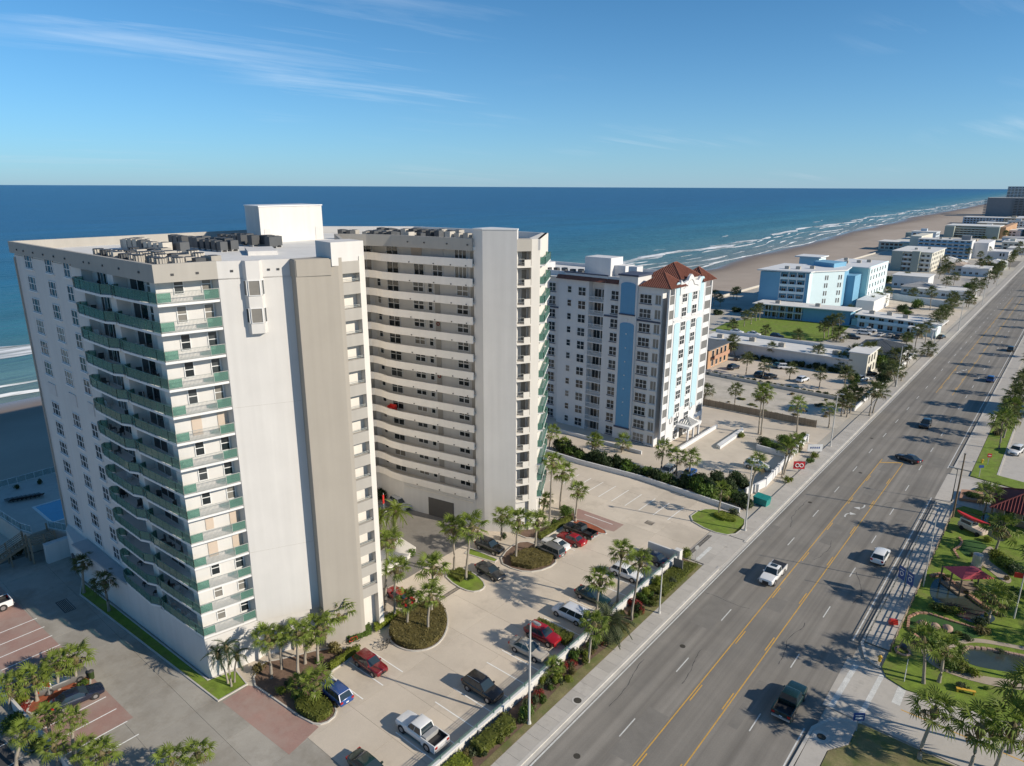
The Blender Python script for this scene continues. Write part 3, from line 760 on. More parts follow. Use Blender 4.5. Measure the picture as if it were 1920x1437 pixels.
# fascia: deep parapet band with overhang
fas = [(-107.2, 27.4), (-84.4, 27.35), A_, B_, (-61.2, 39.1)]
fasc2 = [(-66.5, 71.3), (-80.5, 68.7), (-84.3, 67.0), (-88.2, 64.6), (-58.9, 46.2)]
cp('roof_deck', MB().prism([(-106.8, 27.8), (-65.7, 27.8), (-64.5, 33.1), (-61.4, 39.2), (-60.0, 39.6), (-58.6, 43), (-58.9, 45.8), (-88.1, 65.0), (-84.2, 67.3), (-80.5, 69.1), (-66.5, 71.6), (-61.0, 74.8), (-59.8, 77.5), (-66.3, 88), (-81, 88), (-94.5, 86), (-106.8, 74.7)], 43.32, ROOF), M_['roof_membrane'])
cp('parapet', MB().wall([(-107.2, 75.1), (-107.2, 27.4), (-85.8, 27.4)], 0.4, 43.55, PAR), FA)
cp('parapet', MB().wall([(-85.8, 27.35), A_, B_], 0.4, 43.3, PAR + 0.003), FA)
cp('parapet', MB().wall([B_, (-61.2, 39.1)], 0.4, 43.2, PAR - 0.03), SW)
cp('parapet', MB().wall([(-59.0, 77.3), (-66.1, 88.4), (-81, 88.4), (-94.7, 86.4), (-107.1, 75.2)], 0.4, 43.5, PAR), SW)
cp('parapet', MB().wall([(-58.9, 46.2), (-88.2, 64.6), (-84.3, 67.0), (-80.5, 68.7), (-66.5, 71.3)], 0.4, 43.3, PAR), FA)
dr = MB().box(-.13, .13, -.06, .05, -.1, .1).mesh('scupper')
for x in (-104, -101.5, -98, -94.5, -91, -87.5, -82, -80.5, -77, -73, -68.5): O('scupper', dr, M_['metal_dark'], condo, T(x, 27.36, 44.1))
for s in (1.6, 3.8): O('scupper', dr, M_['metal_dark'], condo, wallM(A_, B_, s, 44.0))
for s in (1.3, 4.7, 5.6): O('scupper', dr, M_['metal_dark'], condo, wallM(B_, (-61.2, 39.1), s, 44.0))
for s in (3, 6, 10, 13.5): O('scupper', dr, M_['metal_dark'], condo, wallM((-80.5, 68.7), (-66.5, 71.3), s, 44.1))

# balconies of the shaded side and the lit corner
def railing(path, z, M=None, glass='glass_green', post=1.5, h=1.07, rail='rail_green', parent=None):
    """glass panels, posts and a hand rail along a path"""
    r = MB(); gl = MB()
    P = [Vector((p[0], p[1], 0)) for p in path]
    r.tube([(p.x, p.y, z + h) for p in P], 0.035, 6); r.tube([(p.x, p.y, z + .12) for p in P], 0.025, 6)
    for a, b in zip(P, P[1:]):
        d = b - a; L = d.length; n = max(1, round(L / post)); t = d / L
        for k in range(n + 1):
            q = a + d * (k / n); r.box(q.x - .025, q.x + .025, q.y - .025, q.y + .025, z, z + h)
        nn = Vector((-t.y, t.x, 0)) * .012
        gl.v.extend([]); i = len(gl.v)
        for q in (a - nn, b - nn, b + nn, a + nn): gl.v.append((q.x, q.y, z + .16))
        for q in (a - nn, b - nn, b + nn, a + nn): gl.v.append((q.x, q.y, z + h - .05))
        for f in ((0, 1, 5, 4), (1, 2, 6, 5), (2, 3, 7, 6), (3, 0, 4, 7), (4, 5, 6, 7), (3, 2, 1, 0)): gl.f.append(tuple(i + c for c in f)); gl.m.append(0)
    return r, gl
b1 = [(-83.9, 27.68), (-84.5, 27.2), (-84.2, 26.75), (-83.2, 26.55), (-81.5, 26.5), (-76.2, 26.5), (-74.9, 27.0)]
b2 = [(-74.9, 27.75), (-74.7, 27.05), (-73.8, 26.95), (-67.0, 27.3), A_, (-64.55, 31.7), (-64.35, 32.85)]
p1 = b1 + [(-74.9, RB), (-84.2, RB)]
p2 = b2 + [(-65.6, 32.9), (-66.65, RB), (-74.9, RB)]
sl1 = MB().prism(p1, 0, 0.24).mesh('slab'); sl2 = MB().prism(p2, 0, 0.24).mesh('slab')
r1, g1 = railing(b1, .24); r1 = r1.mesh('railing'); g1 = g1.mesh('glass_panel')
r2a, g2a = railing(b2[:5], .24); r2a = r2a.mesh('railing'); g2a = g2a.mesh('glass_panel')
# corner rail: open pickets on the lit side with glass at both ends
r2b, g2b = railing([A_, (-65.24, 28.6)], .24); rt = MB(); rt.v, rt.f, rt.m = r2b.v, r2b.f, r2b.m
q0, q1 = Vector((-65.24, 28.6, 0)), Vector((-64.62, 31.45, 0))
for k in range(25):
    q = q0.lerp(q1, k / 24); rt.box(q.x - .014, q.x + .014, q.y - .014, q.y + .014, .24, 1.31)
rt.tube([(q0.x, q0.y, 1.31), (q1.x, q1.y, 1.31)], .03, 6); rt.tube([(q0.x, q0.y, .38), (q1.x, q1.y, .38)], .025, 6)
rr, gg = railing([(-64.6, 31.45), (-64.36, 32.85)], .24)
n0 = len(rt.v); rt.v += rr.v; rt.f += [tuple(n0 + c for c in f) for f in rr.f]; rt.m += rr.m
r2b = rt.mesh('railing'); g2b = g2b.mesh('glass_panel'); g2c = gg.mesh('glass_panel')
divider = MB().box(-76.4, -74.95, 27.4, RB + .02, 0.24, 2.75).mesh('divider')
pier = MB().prism([(-67.9, RB + .02), (-67.9, 27.95), (-66.75, 27.95), (-66.45, 29.2)], .24, 2.75).mesh('pier')
chair = MB().box(-.28, .28, -.28, .28, .36, .42).box(-.28, .28, .2, .28, .42, .95).box(-.28, -.22, -.28, -.22, 0, .36).box(.22, .28, -.28, -.22, 0, .36).box(-.28, -.22, .22, .28, 0, .36).box(.22, .28, .22, .28, 0, .36).mesh('balcony_chair')
for k in range(NF):
    z = FZ(k)
    zM = Vector((0, 0, z))
    a = O('balcony', sl1, PW, condo, zM); O('railing', r1, M_['rail_green'], a, zM); O('glass_panel', g1, M_['glass_green'], a, zM)
    b = O('balcony', sl2, PW, condo, zM); O('railing', r2a, M_['rail_green'], b, zM); O('glass_panel', g2a, M_['glass_green'], b, zM)
    O('corner_railing', r2b, M_['rail_grey'], b, zM); O('glass_panel', g2b, M_['glass_green'], b, zM); O('glass_panel', g2c, M_['glass_green'], b, zM)
    O('divider_wall', divider, SW, condo, zM); O('corner_pier', pier, SW, condo, zM)
    top = k >= 12
    if top or k in (4, 8):
        window(condo, T(-82.4, RB, z + .3), 2.3, 2.05, 3, 1, bar=.1, frame='paint_white')
    else:
        window(condo, T(-82.9, RB, z + .3), 3.6, 2.1, 3, 1, bar=.06, glass='glass' if k % 3 else 'glass_blind')
    window(condo, T(-79.0, RB, z + .3), 1.3, 2.05, 2, 1, bar=.06)
    window(condo, T(-74.1, RB, z + .3), 3.3, 2.1, 2, 1, bar=.06)
    if top: window(condo, T(-70.2, RB, z + .7), 1.5, 1.6, 2, 2, bar=.1)
    shut = k in (8, 4, 3)
    f0, f1 = (-66.6, RB), (-65.55, 32.9)
    for s in (0.85, 3.35):
        if shut and (s > 1 or k != 4): panel(condo, 'closed_shutter', wallM(f0, f1, s - .05, z + .35), .95, 2.15, 'shutter', .07)
        elif shut: panel(condo, 'closed_shutter', wallM(f0, f1, s, z + .8), .8, 1.6, 'shutter', .07)
        else: window(condo, wallM(f0, f1, s, z + .95), .78, 1.5, 1, 2, bar=.08, glass='glass' if (k + int(s)) % 4 else 'glass_blind')
    r = random.Random(k)
    for q in range(r.choice((1, 3, 2, 5, 4))):
        x = r.choice((-82.5, -80.5, -78, -73.2, -71.5, -69.5)) + r.uniform(-.4, .4)
        O('balcony_chair', chair, M_['metal_dark'] if r.random() < .7 else M_['shutter_grey'], None, T(x, 27.75, z + .24, r.uniform(0, 6.2)), group='chairs on the tower balconies',
          label='small chair behind green balcony glass on the tower side', cat='chair')

# white front wall, bay window, taupe stair tower
bay = MB().prism([(-0.1, 0.02), (0.2, -0.62), (1.45, -0.62), (1.75, 0.02)], 37.75, 44.97)
bo = cp('bay', bay, SW, M=wallM(B_, (-61.2, 39.1), 2.35, 0))
for z in (41.62, 38.87):
    Mb = wallM(B_, (-61.2, 39.1), 2.35, z, 0.62)
    window(bo, Mb @ Matrix.Translation((.32, 0, 0)), 1.0, 1.4, 1, 1, glass='glass_blind', bar=.06)
    Ml = wallM(B_, (-61.2, 39.1), 2.35, z) @ Matrix.Translation((-.1, .02, 0)) @ Matrix.Rotation(math.atan2(-.64, .3), 4, 'Z')
    window(bo, Ml @ Matrix.Translation((.1, 0, 0)), .5, 1.4, 1, 1, bar=.05)
    Mr = wallM(B_, (-61.2, 39.1), 2.35, z) @ Matrix.Translation((1.45, -.62, 0)) @ Matrix.Rotation(math.atan2(.64, .3), 4, 'Z')
    window(bo, Mr @ Matrix.Translation((.1, 0, 0)), .5, 1.4, 1, 1, bar=.05)
for k in (3, 9):
    cp('wall_joint', MB().box(.05, 6.85, -.006, .02, 0, .018), M_['stucco_taupe'], M=wallM(B_, (-61.2, 39.1), 0, FZ(k) + .1))
# taupe blade of the stair tower, its open landings on the right
tl, tm, tr = (-60.0, 38.7), (-58.35, 42.6), (-58.0, 45.7)
cp('stair_tower_wall', MB().prism([(-61.25, 39.0), tl, tm, (-60.3, 43.2), (-60.9, 42.2)], 0, PAR - .02), ST)
cp('stair_tower_roof', MB().prism([(-62.0, 42.6), (-58.4, 41.9), (-58.1, 45.75), (-61.2, 46.3)], 44.2, 46.55), SW)
cp('stair_tower_roof_side', MB().prism([(-61.3, 38.9), (-59.9, 38.75), (-58.5, 41.9), (-61.3, 42.5)], 43.3, 44.9), ST)
cp('side_pier', MB().prism([(-58.07, 45.05), tr, (-60.0, 46.2), (-60.1, 45.4)], 0, PAR), SC)
cp('side_pier', MB().prism([tm, (-58.29, 43.05), (-60.3, 43.5), (-60.4, 43.15)], 0, PAR), ST)
sp_ = MB().prism([(-58.29, 43.05), (-58.07, 45.06), (-58.5, 45.1), (-58.72, 43.1)], -0.12, 1.12).mesh('landing_parapet')
lf_ = MB().prism([(-58.72, 43.1), (-58.5, 45.1), (-60.2, 45.5), (-60.3, 43.4)], -0.1, .1).mesh('landing_floor')
lr_ = MB()
for zz_ in (1.3, 1.45): lr_.tube([(-58.45, 43.1, zz_), (-58.25, 45.05, zz_)], .03, 6)
lr_ = lr_.mesh('handrail')
for k in range(NF + 1):
    z = FZ(k) + .2 if k < NF else 43.45
    o = O('landing', lf_, SC, condo, Vector((0, 0, z))); O('landing_parapet', sp_, FA, o, Vector((0, 0, z)))
    if k < NF: O('handrail', lr_, M_['rail_grey'], o, Vector((0, 0, z)))
cp('landing_back_wall', MB().prism([(-59.25, 43.2), (-59.0, 45.2), (-59.5, 45.3), (-59.8, 43.2)], 0, 44), SC)
cp('podium_door', MB().box(-.02, 1.5, -.06, .05, 0, 2.2), M_['shutter'], M=wallM(B_, (-61.2, 39.1), 4.9, 0))
cp('podium_door', MB().box(-.02, .9, -.06, .05, 0, 2.2), M_['shutter'], M=wallM(B_, (-61.2, 39.1), 3.6, 0))

# right wing: open walkways with solid bands
rp = [(-66.5, 71.3), (-80.5, 68.6), (-82.8, 68.45), (-84.6, 68.7), (-86.2, 68.6), (-87.4, 67.8), (-88.0, 66.6), (-87.6, 65.2), (-84, 62.8)]
rp = rp[::-1]                                            # left to right seen from the street
bkw = [(-89.6, 67.4), (-89.2, 69.4), (-87.4, 70.6), (-84.5, 70.6), (-66.9, 73.2)]
band = MB().wall(rp, .18, -0.3, 0.86, 0, False, 1).mesh('walkway_band')
floor_ = MB().prism(offset(rp, .18, False) + [(-66.6, 73.1), (-84.5, 70.5), (-87.4, 70.5), (-89.1, 69.3), (-89.5, 67.4), (-88.5, 65.6)][0:], -0.1, 0.1).mesh('walkway_floor')
lampm = MB().box(-.08, .08, -.08, .02, -.08, .08).mesh('scupper')
f0, f1 = (-84.5, 70.6), (-66.9, 73.2)
for k in range(NF):
    z = FZ(k) + 0.22
    Mz = Vector((0, 0, z))
    w = O('walkway', floor_, SC, condo, Mz); O('walkway_band', band, BC, w, Mz)
    for s in (3.2, 7.6, 10.6, 13.2): O('scupper', lampm, M_['metal_dark'], w, wallM((-80.5, 68.6), (-66.5, 71.3), s, z - .12))
    if k >= 12:
        window(condo, wallM((-89.2, 69.4), (-87.4, 70.6), .3, z + .1), 1.6, 2.1, 2, 1, bar=.06)
        window(condo, wallM(f0, f1, .5, z + .1), 2.2, 2.1, 2, 1, bar=.07)
        if k == 13:
            panel(condo, 'closed_shutter', wallM(f0, f1, 5.4, z + .1), 2.0, 2.1, 'shutter', .07)
            panel(condo, 'closed_shutter', wallM(f0, f1, 9.2, z + .1), 2.3, 2.1, 'shutter_grey', .07)
        else:
            window(condo, wallM(f0, f1, 5.9, z + .1), 1.8, 2.0, 2, 1, bar=.08)
            window(condo, wallM(f0, f1, 9.5, z + .5), 1.7, 1.6, 2, 2, bar=.1)
        window(condo, wallM(f0, f1, 13.6, z + .1), 2.0, 2.0, 3, 1, bar=.12)
    else:
        panel(condo, 'door', wallM((-89.2, 69.4), (-87.4, 70.6), .4, z), .95, 2.1, 'door_grey', .05)
        window(condo, wallM((-87.4, 70.6), (-84.5, 70.6), .9, z + .95), .75, 1.3, 1, 2, bar=.06)
        window(condo, wallM(f0, f1, .4, z + .3), 2.2, 1.85, 2, 2, bar=.08)
        window(condo, wallM(f0, f1, 5.6, z + .75), 1.9, 1.4, 2, 2, bar=.12, glass='glass' if k % 4 else 'glass_blind')
        window(condo, wallM(f0, f1, 8.5, z + .75), .7, 1.4, 1, 2, bar=.09)
        panel(condo, 'door', wallM(f0, f1, 9.7, z + .05), .95, 2.1, 'door_grey', .05)
        window(condo, wallM(f0, f1, 13.9, z + .75), 1.9, 1.4, 2, 2, bar=.12)
    panel(condo, 'door', wallM(f0, f1, 16.3, z + .05), .95, 2.1, 'door_grey', .05)
# wreaths on two doors
for k in (9, 6):
    mb = MB(); ring = [(0.25 * math.cos(t), -.09, 1.55 + .25 * math.sin(t)) for t in [q * math.pi / 8 for q in range(17)]]
    mb.tube(ring, .08, 6); O('wreath', mb, M_['leaf_red'], None, wallM(f0, f1, 10.2, FZ(k) + .22), label='red wreath on %s walkway door' % ('an upper' if k == 9 else 'a lower'), cat='wreath')
rc = MB().box(-.7, .7, -.35, .35, .3, .75).box(-.7, .7, .25, .35, .75, 1.15).box(-.75, -.6, -.35, .35, 0, .95).box(.6, .75, -.35, .35, 0, .95)
O('walkway_chair', rc, M_['red_plastic'], None, T(-83.0, 69.4, FZ(4) + .33, R(10)), label='bright red bench on a curved walkway of the tower', cat='bench')
# garage in the podium below the walkways
cp('garage_door', MB().box(0, 4.9, -.08, .1, 0, 3.2), M_['garage_dark'], M=wallM((-80.5, 69.0), (-66.9, 71.7), 5.0, 0))
cp('podium_moulding', MB().box(0.2, 13.6, -.12, .1, 4.1, 4.3), SC, M=wallM((-80.5, 69.0), (-66.9, 71.7), 0, 0))
# white block and corner balconies
blk = [(-66.6, 71.75), (-64.9, 71.75), (-60.75, 74.3), (-61.6, 75.6), (-66.6, 75.6)]
cp('stair_block', MB().prism(blk, 0, 46.25), SW)
cp('stair_block_cap', MB().prism(offset(blk, -.06, True), 46.25, 46.4), PW)
e0, e1 = (-60.75, 74.3), (-59.1, 77.3)
cp('end_pier', MB().prism([(-59.75, 76.3), (-59.1, 77.4), (-66.0, 88.5), (-67, 88.2), (-61.2, 77.6)], 0, PAR), SC)
cp('end_fascia', MB().prism([(-60.8, 74.4), (-59.7, 76.3), (-61.3, 77.6), (-62.4, 75.4)], 43.35, PAR - .01), FA)
bs = MB().prism([(-60.75, 74.32), (-59.72, 76.28), (-61.2, 77.5), (-62.5, 75.4)], -.1, .14).mesh('balcony')
bb = MB().wall([(-60.2, 75.36), (-59.75, 76.2)], .15, -.1, 1.0).mesh('balcony_parapet')
rl = MB(); rl.tube([(-60.7, 74.42, 1.1), (-60.2, 75.36, 1.1)], .03, 6); rl.tube([(-60.7, 74.42, .6), (-60.2, 75.36, .6)], .02, 6); rl = rl.mesh('railing')
ee = MB().prism([(-59.3, 77.7), (-58.75, 78.2), (-63.0, 85.2), (-63.8, 85.1)], 0, .2).mesh('balcony')
er, eg = railing([(-59.3, 77.7), (-58.75, 78.2), (-63.0, 85.2), (-63.8, 85.1)], .2); er = er.mesh('railing'); eg = eg.mesh('glass_panel')
for k in range(NF):
    z = FZ(k) + .1; Mz = Vector((0, 0, z))
    o = O('corner_balcony', bs, SC, condo, Mz); O('balcony_parapet', bb, SC, o, Mz); O('railing', rl, M_['rail_grey'], o, Mz)
    window(condo, wallM((-62.4, 75.45), (-61.15, 77.6), 1.25, z + .2), .8, 2.0, 1, 1, bar=.06, glass='glass_blind')
    o = O('end_balcony', ee, PW, condo, Mz); O('railing', er, M_['rail_green'], o, Mz); O('glass_panel', eg, M_['glass_green'], o, Mz)
# lift house and roof clutter
ph = cp('lift_house', MB().prism([(-99.3, 56.2), (-93.0, 54.8), (-94.1, 66.3), (-100.2, 66.6)], ROOF, 49.05), SW)
cp('lift_house_coping', MB().prism(offset([(-99.3, 56.2), (-93.0, 54.8), (-94.1, 66.3), (-100.2, 66.6)], -.12, True), 49.05, 49.2), PW)
for s in (.6, 10.0): O('door', MB().box(0, 1, -.06, .02, 0, 2.0), M_['shutter_grey'], ph, wallM((-93.0, 54.8), (-94.1, 66.3), s, ROOF))
cp('roof_plinth', MB().prism([(-84, 47), (-78, 44), (-76.4, 47), (-82.5, 50)], ROOF, ROOF + .5), SW)

# air conditioning units: two kinds, on rails
ac_box = MB().box(-.42, .42, -.42, .42, .18, 1.1); ac_boxm = ac_box.mesh('casing')
fan = MB().tube([(0, 0, 1.1), (0, 0, 1.13)], .34, 12).mesh('fan_grille')
acr = MB()
for k in range(12):
    a = 2 * math.pi * k / 12; acr.box(.40 * math.cos(a) - .04, .40 * math.cos(a) + .04, .40 * math.sin(a) - .04, .40 * math.sin(a) + .04, .18, 1.15)
acr.tube([(0, 0, .18), (0, 0, 1.15)], .39, 14); acrm = acr.mesh('casing')
fanr = MB().tube([(0, 0, 1.15), (0, 0, 1.2)], .43, 14).mesh('fan_grille')
feet = MB().box(-.4, .4, -.36, -.28, 0, .18).box(-.4, .4, .28, .36, 0, .18).mesh('feet')
def ac(x, y, kind, dark, rz=0):
    M = T(x, y, ROOF, rz, rnd.uniform(1.15, 1.42)); m = M_['ac_dark' if dark else 'ac_tan']
    lab = {(0, 0): 'tan boxy air conditioner on the tower roof', (0, 1): 'dark boxy air conditioner on the tower roof', (1, 0): 'tan round ribbed air conditioner on the tower roof', (1, 1): 'dark round ribbed air conditioner on the tower roof'}[(kind, dark)]
    o = O('air_conditioner', None, None, None, M, label=lab, cat='air conditioner', group=['tan box', 'dark box', 'tan round', 'dark round'][kind * 2 + dark] + ' air conditioners on the tower roof')
    O('casing', acrm if kind else ac_boxm, m, o, M); O('fan_grille', fanr if kind else fan, M_['metal_dark'], o, M); O('feet', feet, M_['metal_grey'], o, M)
rr_ = random.Random(3)
for row, y in enumerate((29.4, 30.9, 32.6, 34.2)):
    for k in range(11):
        x = -83 + k * 1.65 + row * .4
        if x > -66.6 + row * .3 or rr_.random() < .12: continue
        ac(x + rr_.uniform(-.2, .2), y + rr_.uniform(-.25, .25), 1 if row < 2 and k > 3 else rr_.choice((0, 0, 1)), 1 if rr_.random() < .3 else 0, rr_.uniform(-.2, .2))
for row, y in enumerate((38, 39.5, 44.5, 46, 51.5, 53)):
    for k in range(10):
        if rr_.random() < .15: continue
        ac(-98 + k * 1.45 + rr_.uniform(-.2, .2), y, 0, 1 if (row > 1 or rr_.random() < .5) else 0)
for row, y in enumerate((68.5, 70.4, 75.5, 77.5)):
    for k in range(9):
        if rr_.random() < .2: continue
        ac(-92 + k * 1.6 + row * .6, y + k * .32, 0, 1 if rr_.random() < .6 else 0)
for k in range(5): ac(-76 + k * 1.5, 76.6 + k * .4, 0, 0)
# ------------------------------------------------------------------ white and blue condominium
BX, BY, EAVE = -60.8, 121.2, 33.1
blue_condo = O('blue_white_condominium', None, None, None, Vector((-75, 130, 0)), label='white condominium with tall blue panels, terracotta hip roofs and dark gridded windows', cat='building')
BW, PB, PS, NV = (M_[k] for k in ('bldg_white', 'panel_blue', 'panel_sky', 'navy_trim'))
def bp_(name, mb, m, parent=blue_condo, **k): return O(name, mb, m, parent, **k)
XL = -104.0
# body; the loggia columns are cut out of the plan
bp_('tower_wall', MB().prism([(XL, BY + 1.5), (-87.2, BY + 1.5), (-87.2, BY), (-79.4, BY), (-79.4, BY + 1.6), (-75.7, BY + 1.6), (-75.7, BY), (-60.8, BY), (BX, 120.9 + .3), (BX, 121.0), (BX - 1.7, 121.3), (BX - 1.7, 123.7), (BX, 123.7), (BX, 137.3), (BX - 1.6, 137.3), (BX - 1.6, 140.4), (BX, 140.4), (BX, 141.4), (XL, 141.4)][0:7] +
    [(-62.3, BY), (-62.3, BY + 2.4), (BX, BY + 2.4), (BX, 137.4), (BX - 1.6, 137.4), (BX - 1.6, 141.0), (XL, 141.0)], -0.1, EAVE - .05), BW)
bp_('panel_tower', MB().box(-71.9, -67.6, BY - .45, BY + 5, 0, EAVE + 1.75), BW)
bp_('panel_tower_cap', MB().box(-72.1, -67.4, BY - .65, BY + 5.2, EAVE + 1.75, EAVE + 2.1), NV)
def arch_panel(x0, x1, z0, z1, rise, m, M, name='blue_panel', t=.1):
    mb = MB(); n = 10; pts = [(x0, z0), (x1, z0), (x1, z1 - rise)]
    for k in range(1, n): a = math.pi * k / n; pts.append(((x0 + x1) / 2 + (x1 - x0) / 2 * math.cos(a), z1 - rise + rise * math.sin(a)))
    pts.append((x0, z1 - rise)); k = len(pts)
    mb.v = [(p[0], -t, p[1]) for p in pts] + [(p[0], .02, p[1]) for p in pts]
    mb.f = [tuple(range(k))] + [(i, (i + 1) % k, k + (i + 1) % k, k + i)[::-1] for i in range(k)]; mb.m = [0] * len(mb.f)
    return O(name, mb, m, blue_condo, M)
IDS = T(0, BY - .45, 0)
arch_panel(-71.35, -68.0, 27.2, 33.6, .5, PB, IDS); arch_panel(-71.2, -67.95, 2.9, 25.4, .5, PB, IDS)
bp_('panel_ledge', MB().box(-71.5, -67.85, BY - .75, BY - .4, 26.95, 27.2), NV); bp_('panel_ledge', MB().box(-71.5, -67.8, BY - .75, BY - .4, 2.6, 2.9), NV)
bp_('frieze', MB().box(-75.4, -71.9, BY - .18, BY + .1, 26.0, 26.35), NV); bp_('frieze', MB().box(-67.6, -62.32, BY - .18, BY + .1, 26.0, 26.35), NV)
bp_('frieze', MB().box(XL, -87.3, BY + 1.3, BY + 1.6, 26.0, 26.35), NV)
lightm = MB().box(-.12, .12, -.1, .02, -.12, .12).mesh('wall_lamp')
for k in range(8): O('wall_lamp', lightm, M_['paint_white'], blue_condo, T(-69.6, BY - .55, 5.5 + 2.93 * k))
rows = [31.58 - 2.93 * (10 - k) for k in range(11)]
log_floor = MB().box(-79.45, -75.65, BY - .02, BY + 1.7, -.2, .02).mesh('loggia_floor')
log_rail = MB()
log_rail.box(-79.4, -75.7, BY + .02, BY + .1, .95, 1.03)
for k in range(26): log_rail.box(-79.35 + k * .145, -79.31 + k * .145, BY + .03, BY + .08, .02, .95)
log_rail = log_rail.mesh('railing')
ang = MB().prism([(-63.9, BY + .02), (-63.5, BY - .5), (-62.5, BY - .5), (-62.28, BY + .02)], 0, 1).mesh('bay')
for k, zt in enumerate(rows):
    z = zt - 1.8
    window(blue_condo, T(-67.1, BY, z), 2.5, 1.7, 3, 2, bar=.09, sill='navy_trim')
    window(blue_condo, T(-73.8, BY, z), 1.8, 1.7, 2, 2, bar=.09, sill='navy_trim')
    window(blue_condo, T(-82.0, BY, z), 1.8, 1.7, 2, 2, bar=.09)
    window(blue_condo, T(-84.8, BY, z + .35), .95, 1.3, 1, 2, bar=.07)
    for x in (-90.9, -93.3, -98.0, -101.0): window(blue_condo, T(x, BY + 1.5, z), 1.75, 1.75, 2, 2, bar=.09, sill='navy_trim')
    window(blue_condo, T(-78.9, BY + 1.6, z - .65), 1.6, 2.1, 2, 1, bar=.06); window(blue_condo, T(-77.0, BY + 1.6, z - .65), 1.1, 2.1, 1, 1, bar=.06)
    if k > 0:
        o = O('loggia_floor', log_floor, BW, blue_condo, Vector((0, 0, zt - 2.75)))
    else: o = blue_condo
    O('railing', log_rail, M_['paint_white'], o, Vector((0, 0, zt - 2.75)))
    bp_('bay_window_sill', MB().box(-63.85, -62.35, BY - .35, BY + .02, z - .35, z - .1), BW)
    window(blue_condo, T(-63.7, BY, z), 1.3, 1.8, 2, 1, bar=.08, glass='glass_blind')
    # front face, seen from the street
    fm = lambda s, zz: wallM((BX, BY + 2.4), (BX, 142), s, zz)
    window(blue_condo, fm(3.4, z), 1.9, 1.75, 2, 2, bar=.1, sill='paint_white'); window(blue_condo, fm(8.1, z), 1.9, 1.75, 2, 2, bar=.1, sill='paint_white')
    if k > 0:
        # corner loggias with screens, left and right of the front
        for y0, y1 in ((BY + .06, BY + 2.36), (137.45, 140.6)):
            o = bp_('loggia_parapet', MB().box(BX - .16, BX - .02, y0, y1, zt - 2.85, zt - 1.75), BW)
            arch = 0.5 if k in (10, 8) else 0.05
            O('screen', MB().box(BX - .12, BX - .05, y0 + .02, y1 - .02, zt - 1.75, zt + .02), M_['screen'], o)
            bp_('loggia_lintel', MB().box(BX - .18, BX - .01, y0, y1, zt + .0, zt + .08), BW)
for y0, y1 in ((BY + .02, BY + .3), (BY + 2.2, BY + 2.45), (137.35, 137.6), (140.55, 141.0)):
    bp_('corner_pier', MB().box(BX - .32, BX + .05, y0, y1, 0, EAVE - .02), BW)
bp_('corner_pier', MB().box(-62.5, -62.2, BY - .05, BY + .25, 0, EAVE - .02), BW)
FMx = wallM((BX, BY + 2.4), (BX, 142), 0, 0)
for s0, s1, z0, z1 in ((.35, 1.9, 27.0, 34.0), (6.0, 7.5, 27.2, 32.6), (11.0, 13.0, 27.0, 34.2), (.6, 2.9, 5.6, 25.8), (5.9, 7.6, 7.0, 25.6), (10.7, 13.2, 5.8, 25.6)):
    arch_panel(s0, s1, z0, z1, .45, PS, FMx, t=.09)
bp_('frieze', MB().box(0, 13.4, -.2, .1, 26.15, 26.45), BW, M=FMx)
# curly gable
gab = MB(); pts = [(1.9, 33), (10.9, 33), (10.9, 36.0), (9.7, 35.2), (9.0, 35.4), (7.8, 35.6), (7.2, 36.4), (6.4, 36.8), (5.6, 36.4), (5.0, 35.6), (3.8, 35.4), (3.1, 35.2), (1.9, 36.0)]
kk = len(pts); gab.v = [(p[0], -.25, p[1] - 1.6) for p in pts] + [(p[0], .25, p[1] - 1.6) for p in pts]
gab.f = [tuple(range(kk)), tuple(reversed(range(kk, 2 * kk)))] + [(i, kk + i, kk + (i + 1) % kk, (i + 1) % kk) for i in range(kk)]; gab.m = [0] * len(gab.f)
bp_('gable', gab, BW, M=FMx)
edge = MB(); edge.tube([(p[0], -.28, p[1] - 2.6) for p in pts[3:12]], .09, 6); bp_('gable_moulding', edge, M_['metal_grey'], M=FMx)
for s in (1.9, 4.9, 11.0): O('medallion', MB().tube([(0.55 * math.cos(t), -.12, .8 * math.sin(t)) for t in [q * math.pi / 8 for q in range(17)]], .07, 6), M_['metal_grey'], blue_condo, FMx @ Matrix.Translation((s, 0, 4.9 + .1 * s)))
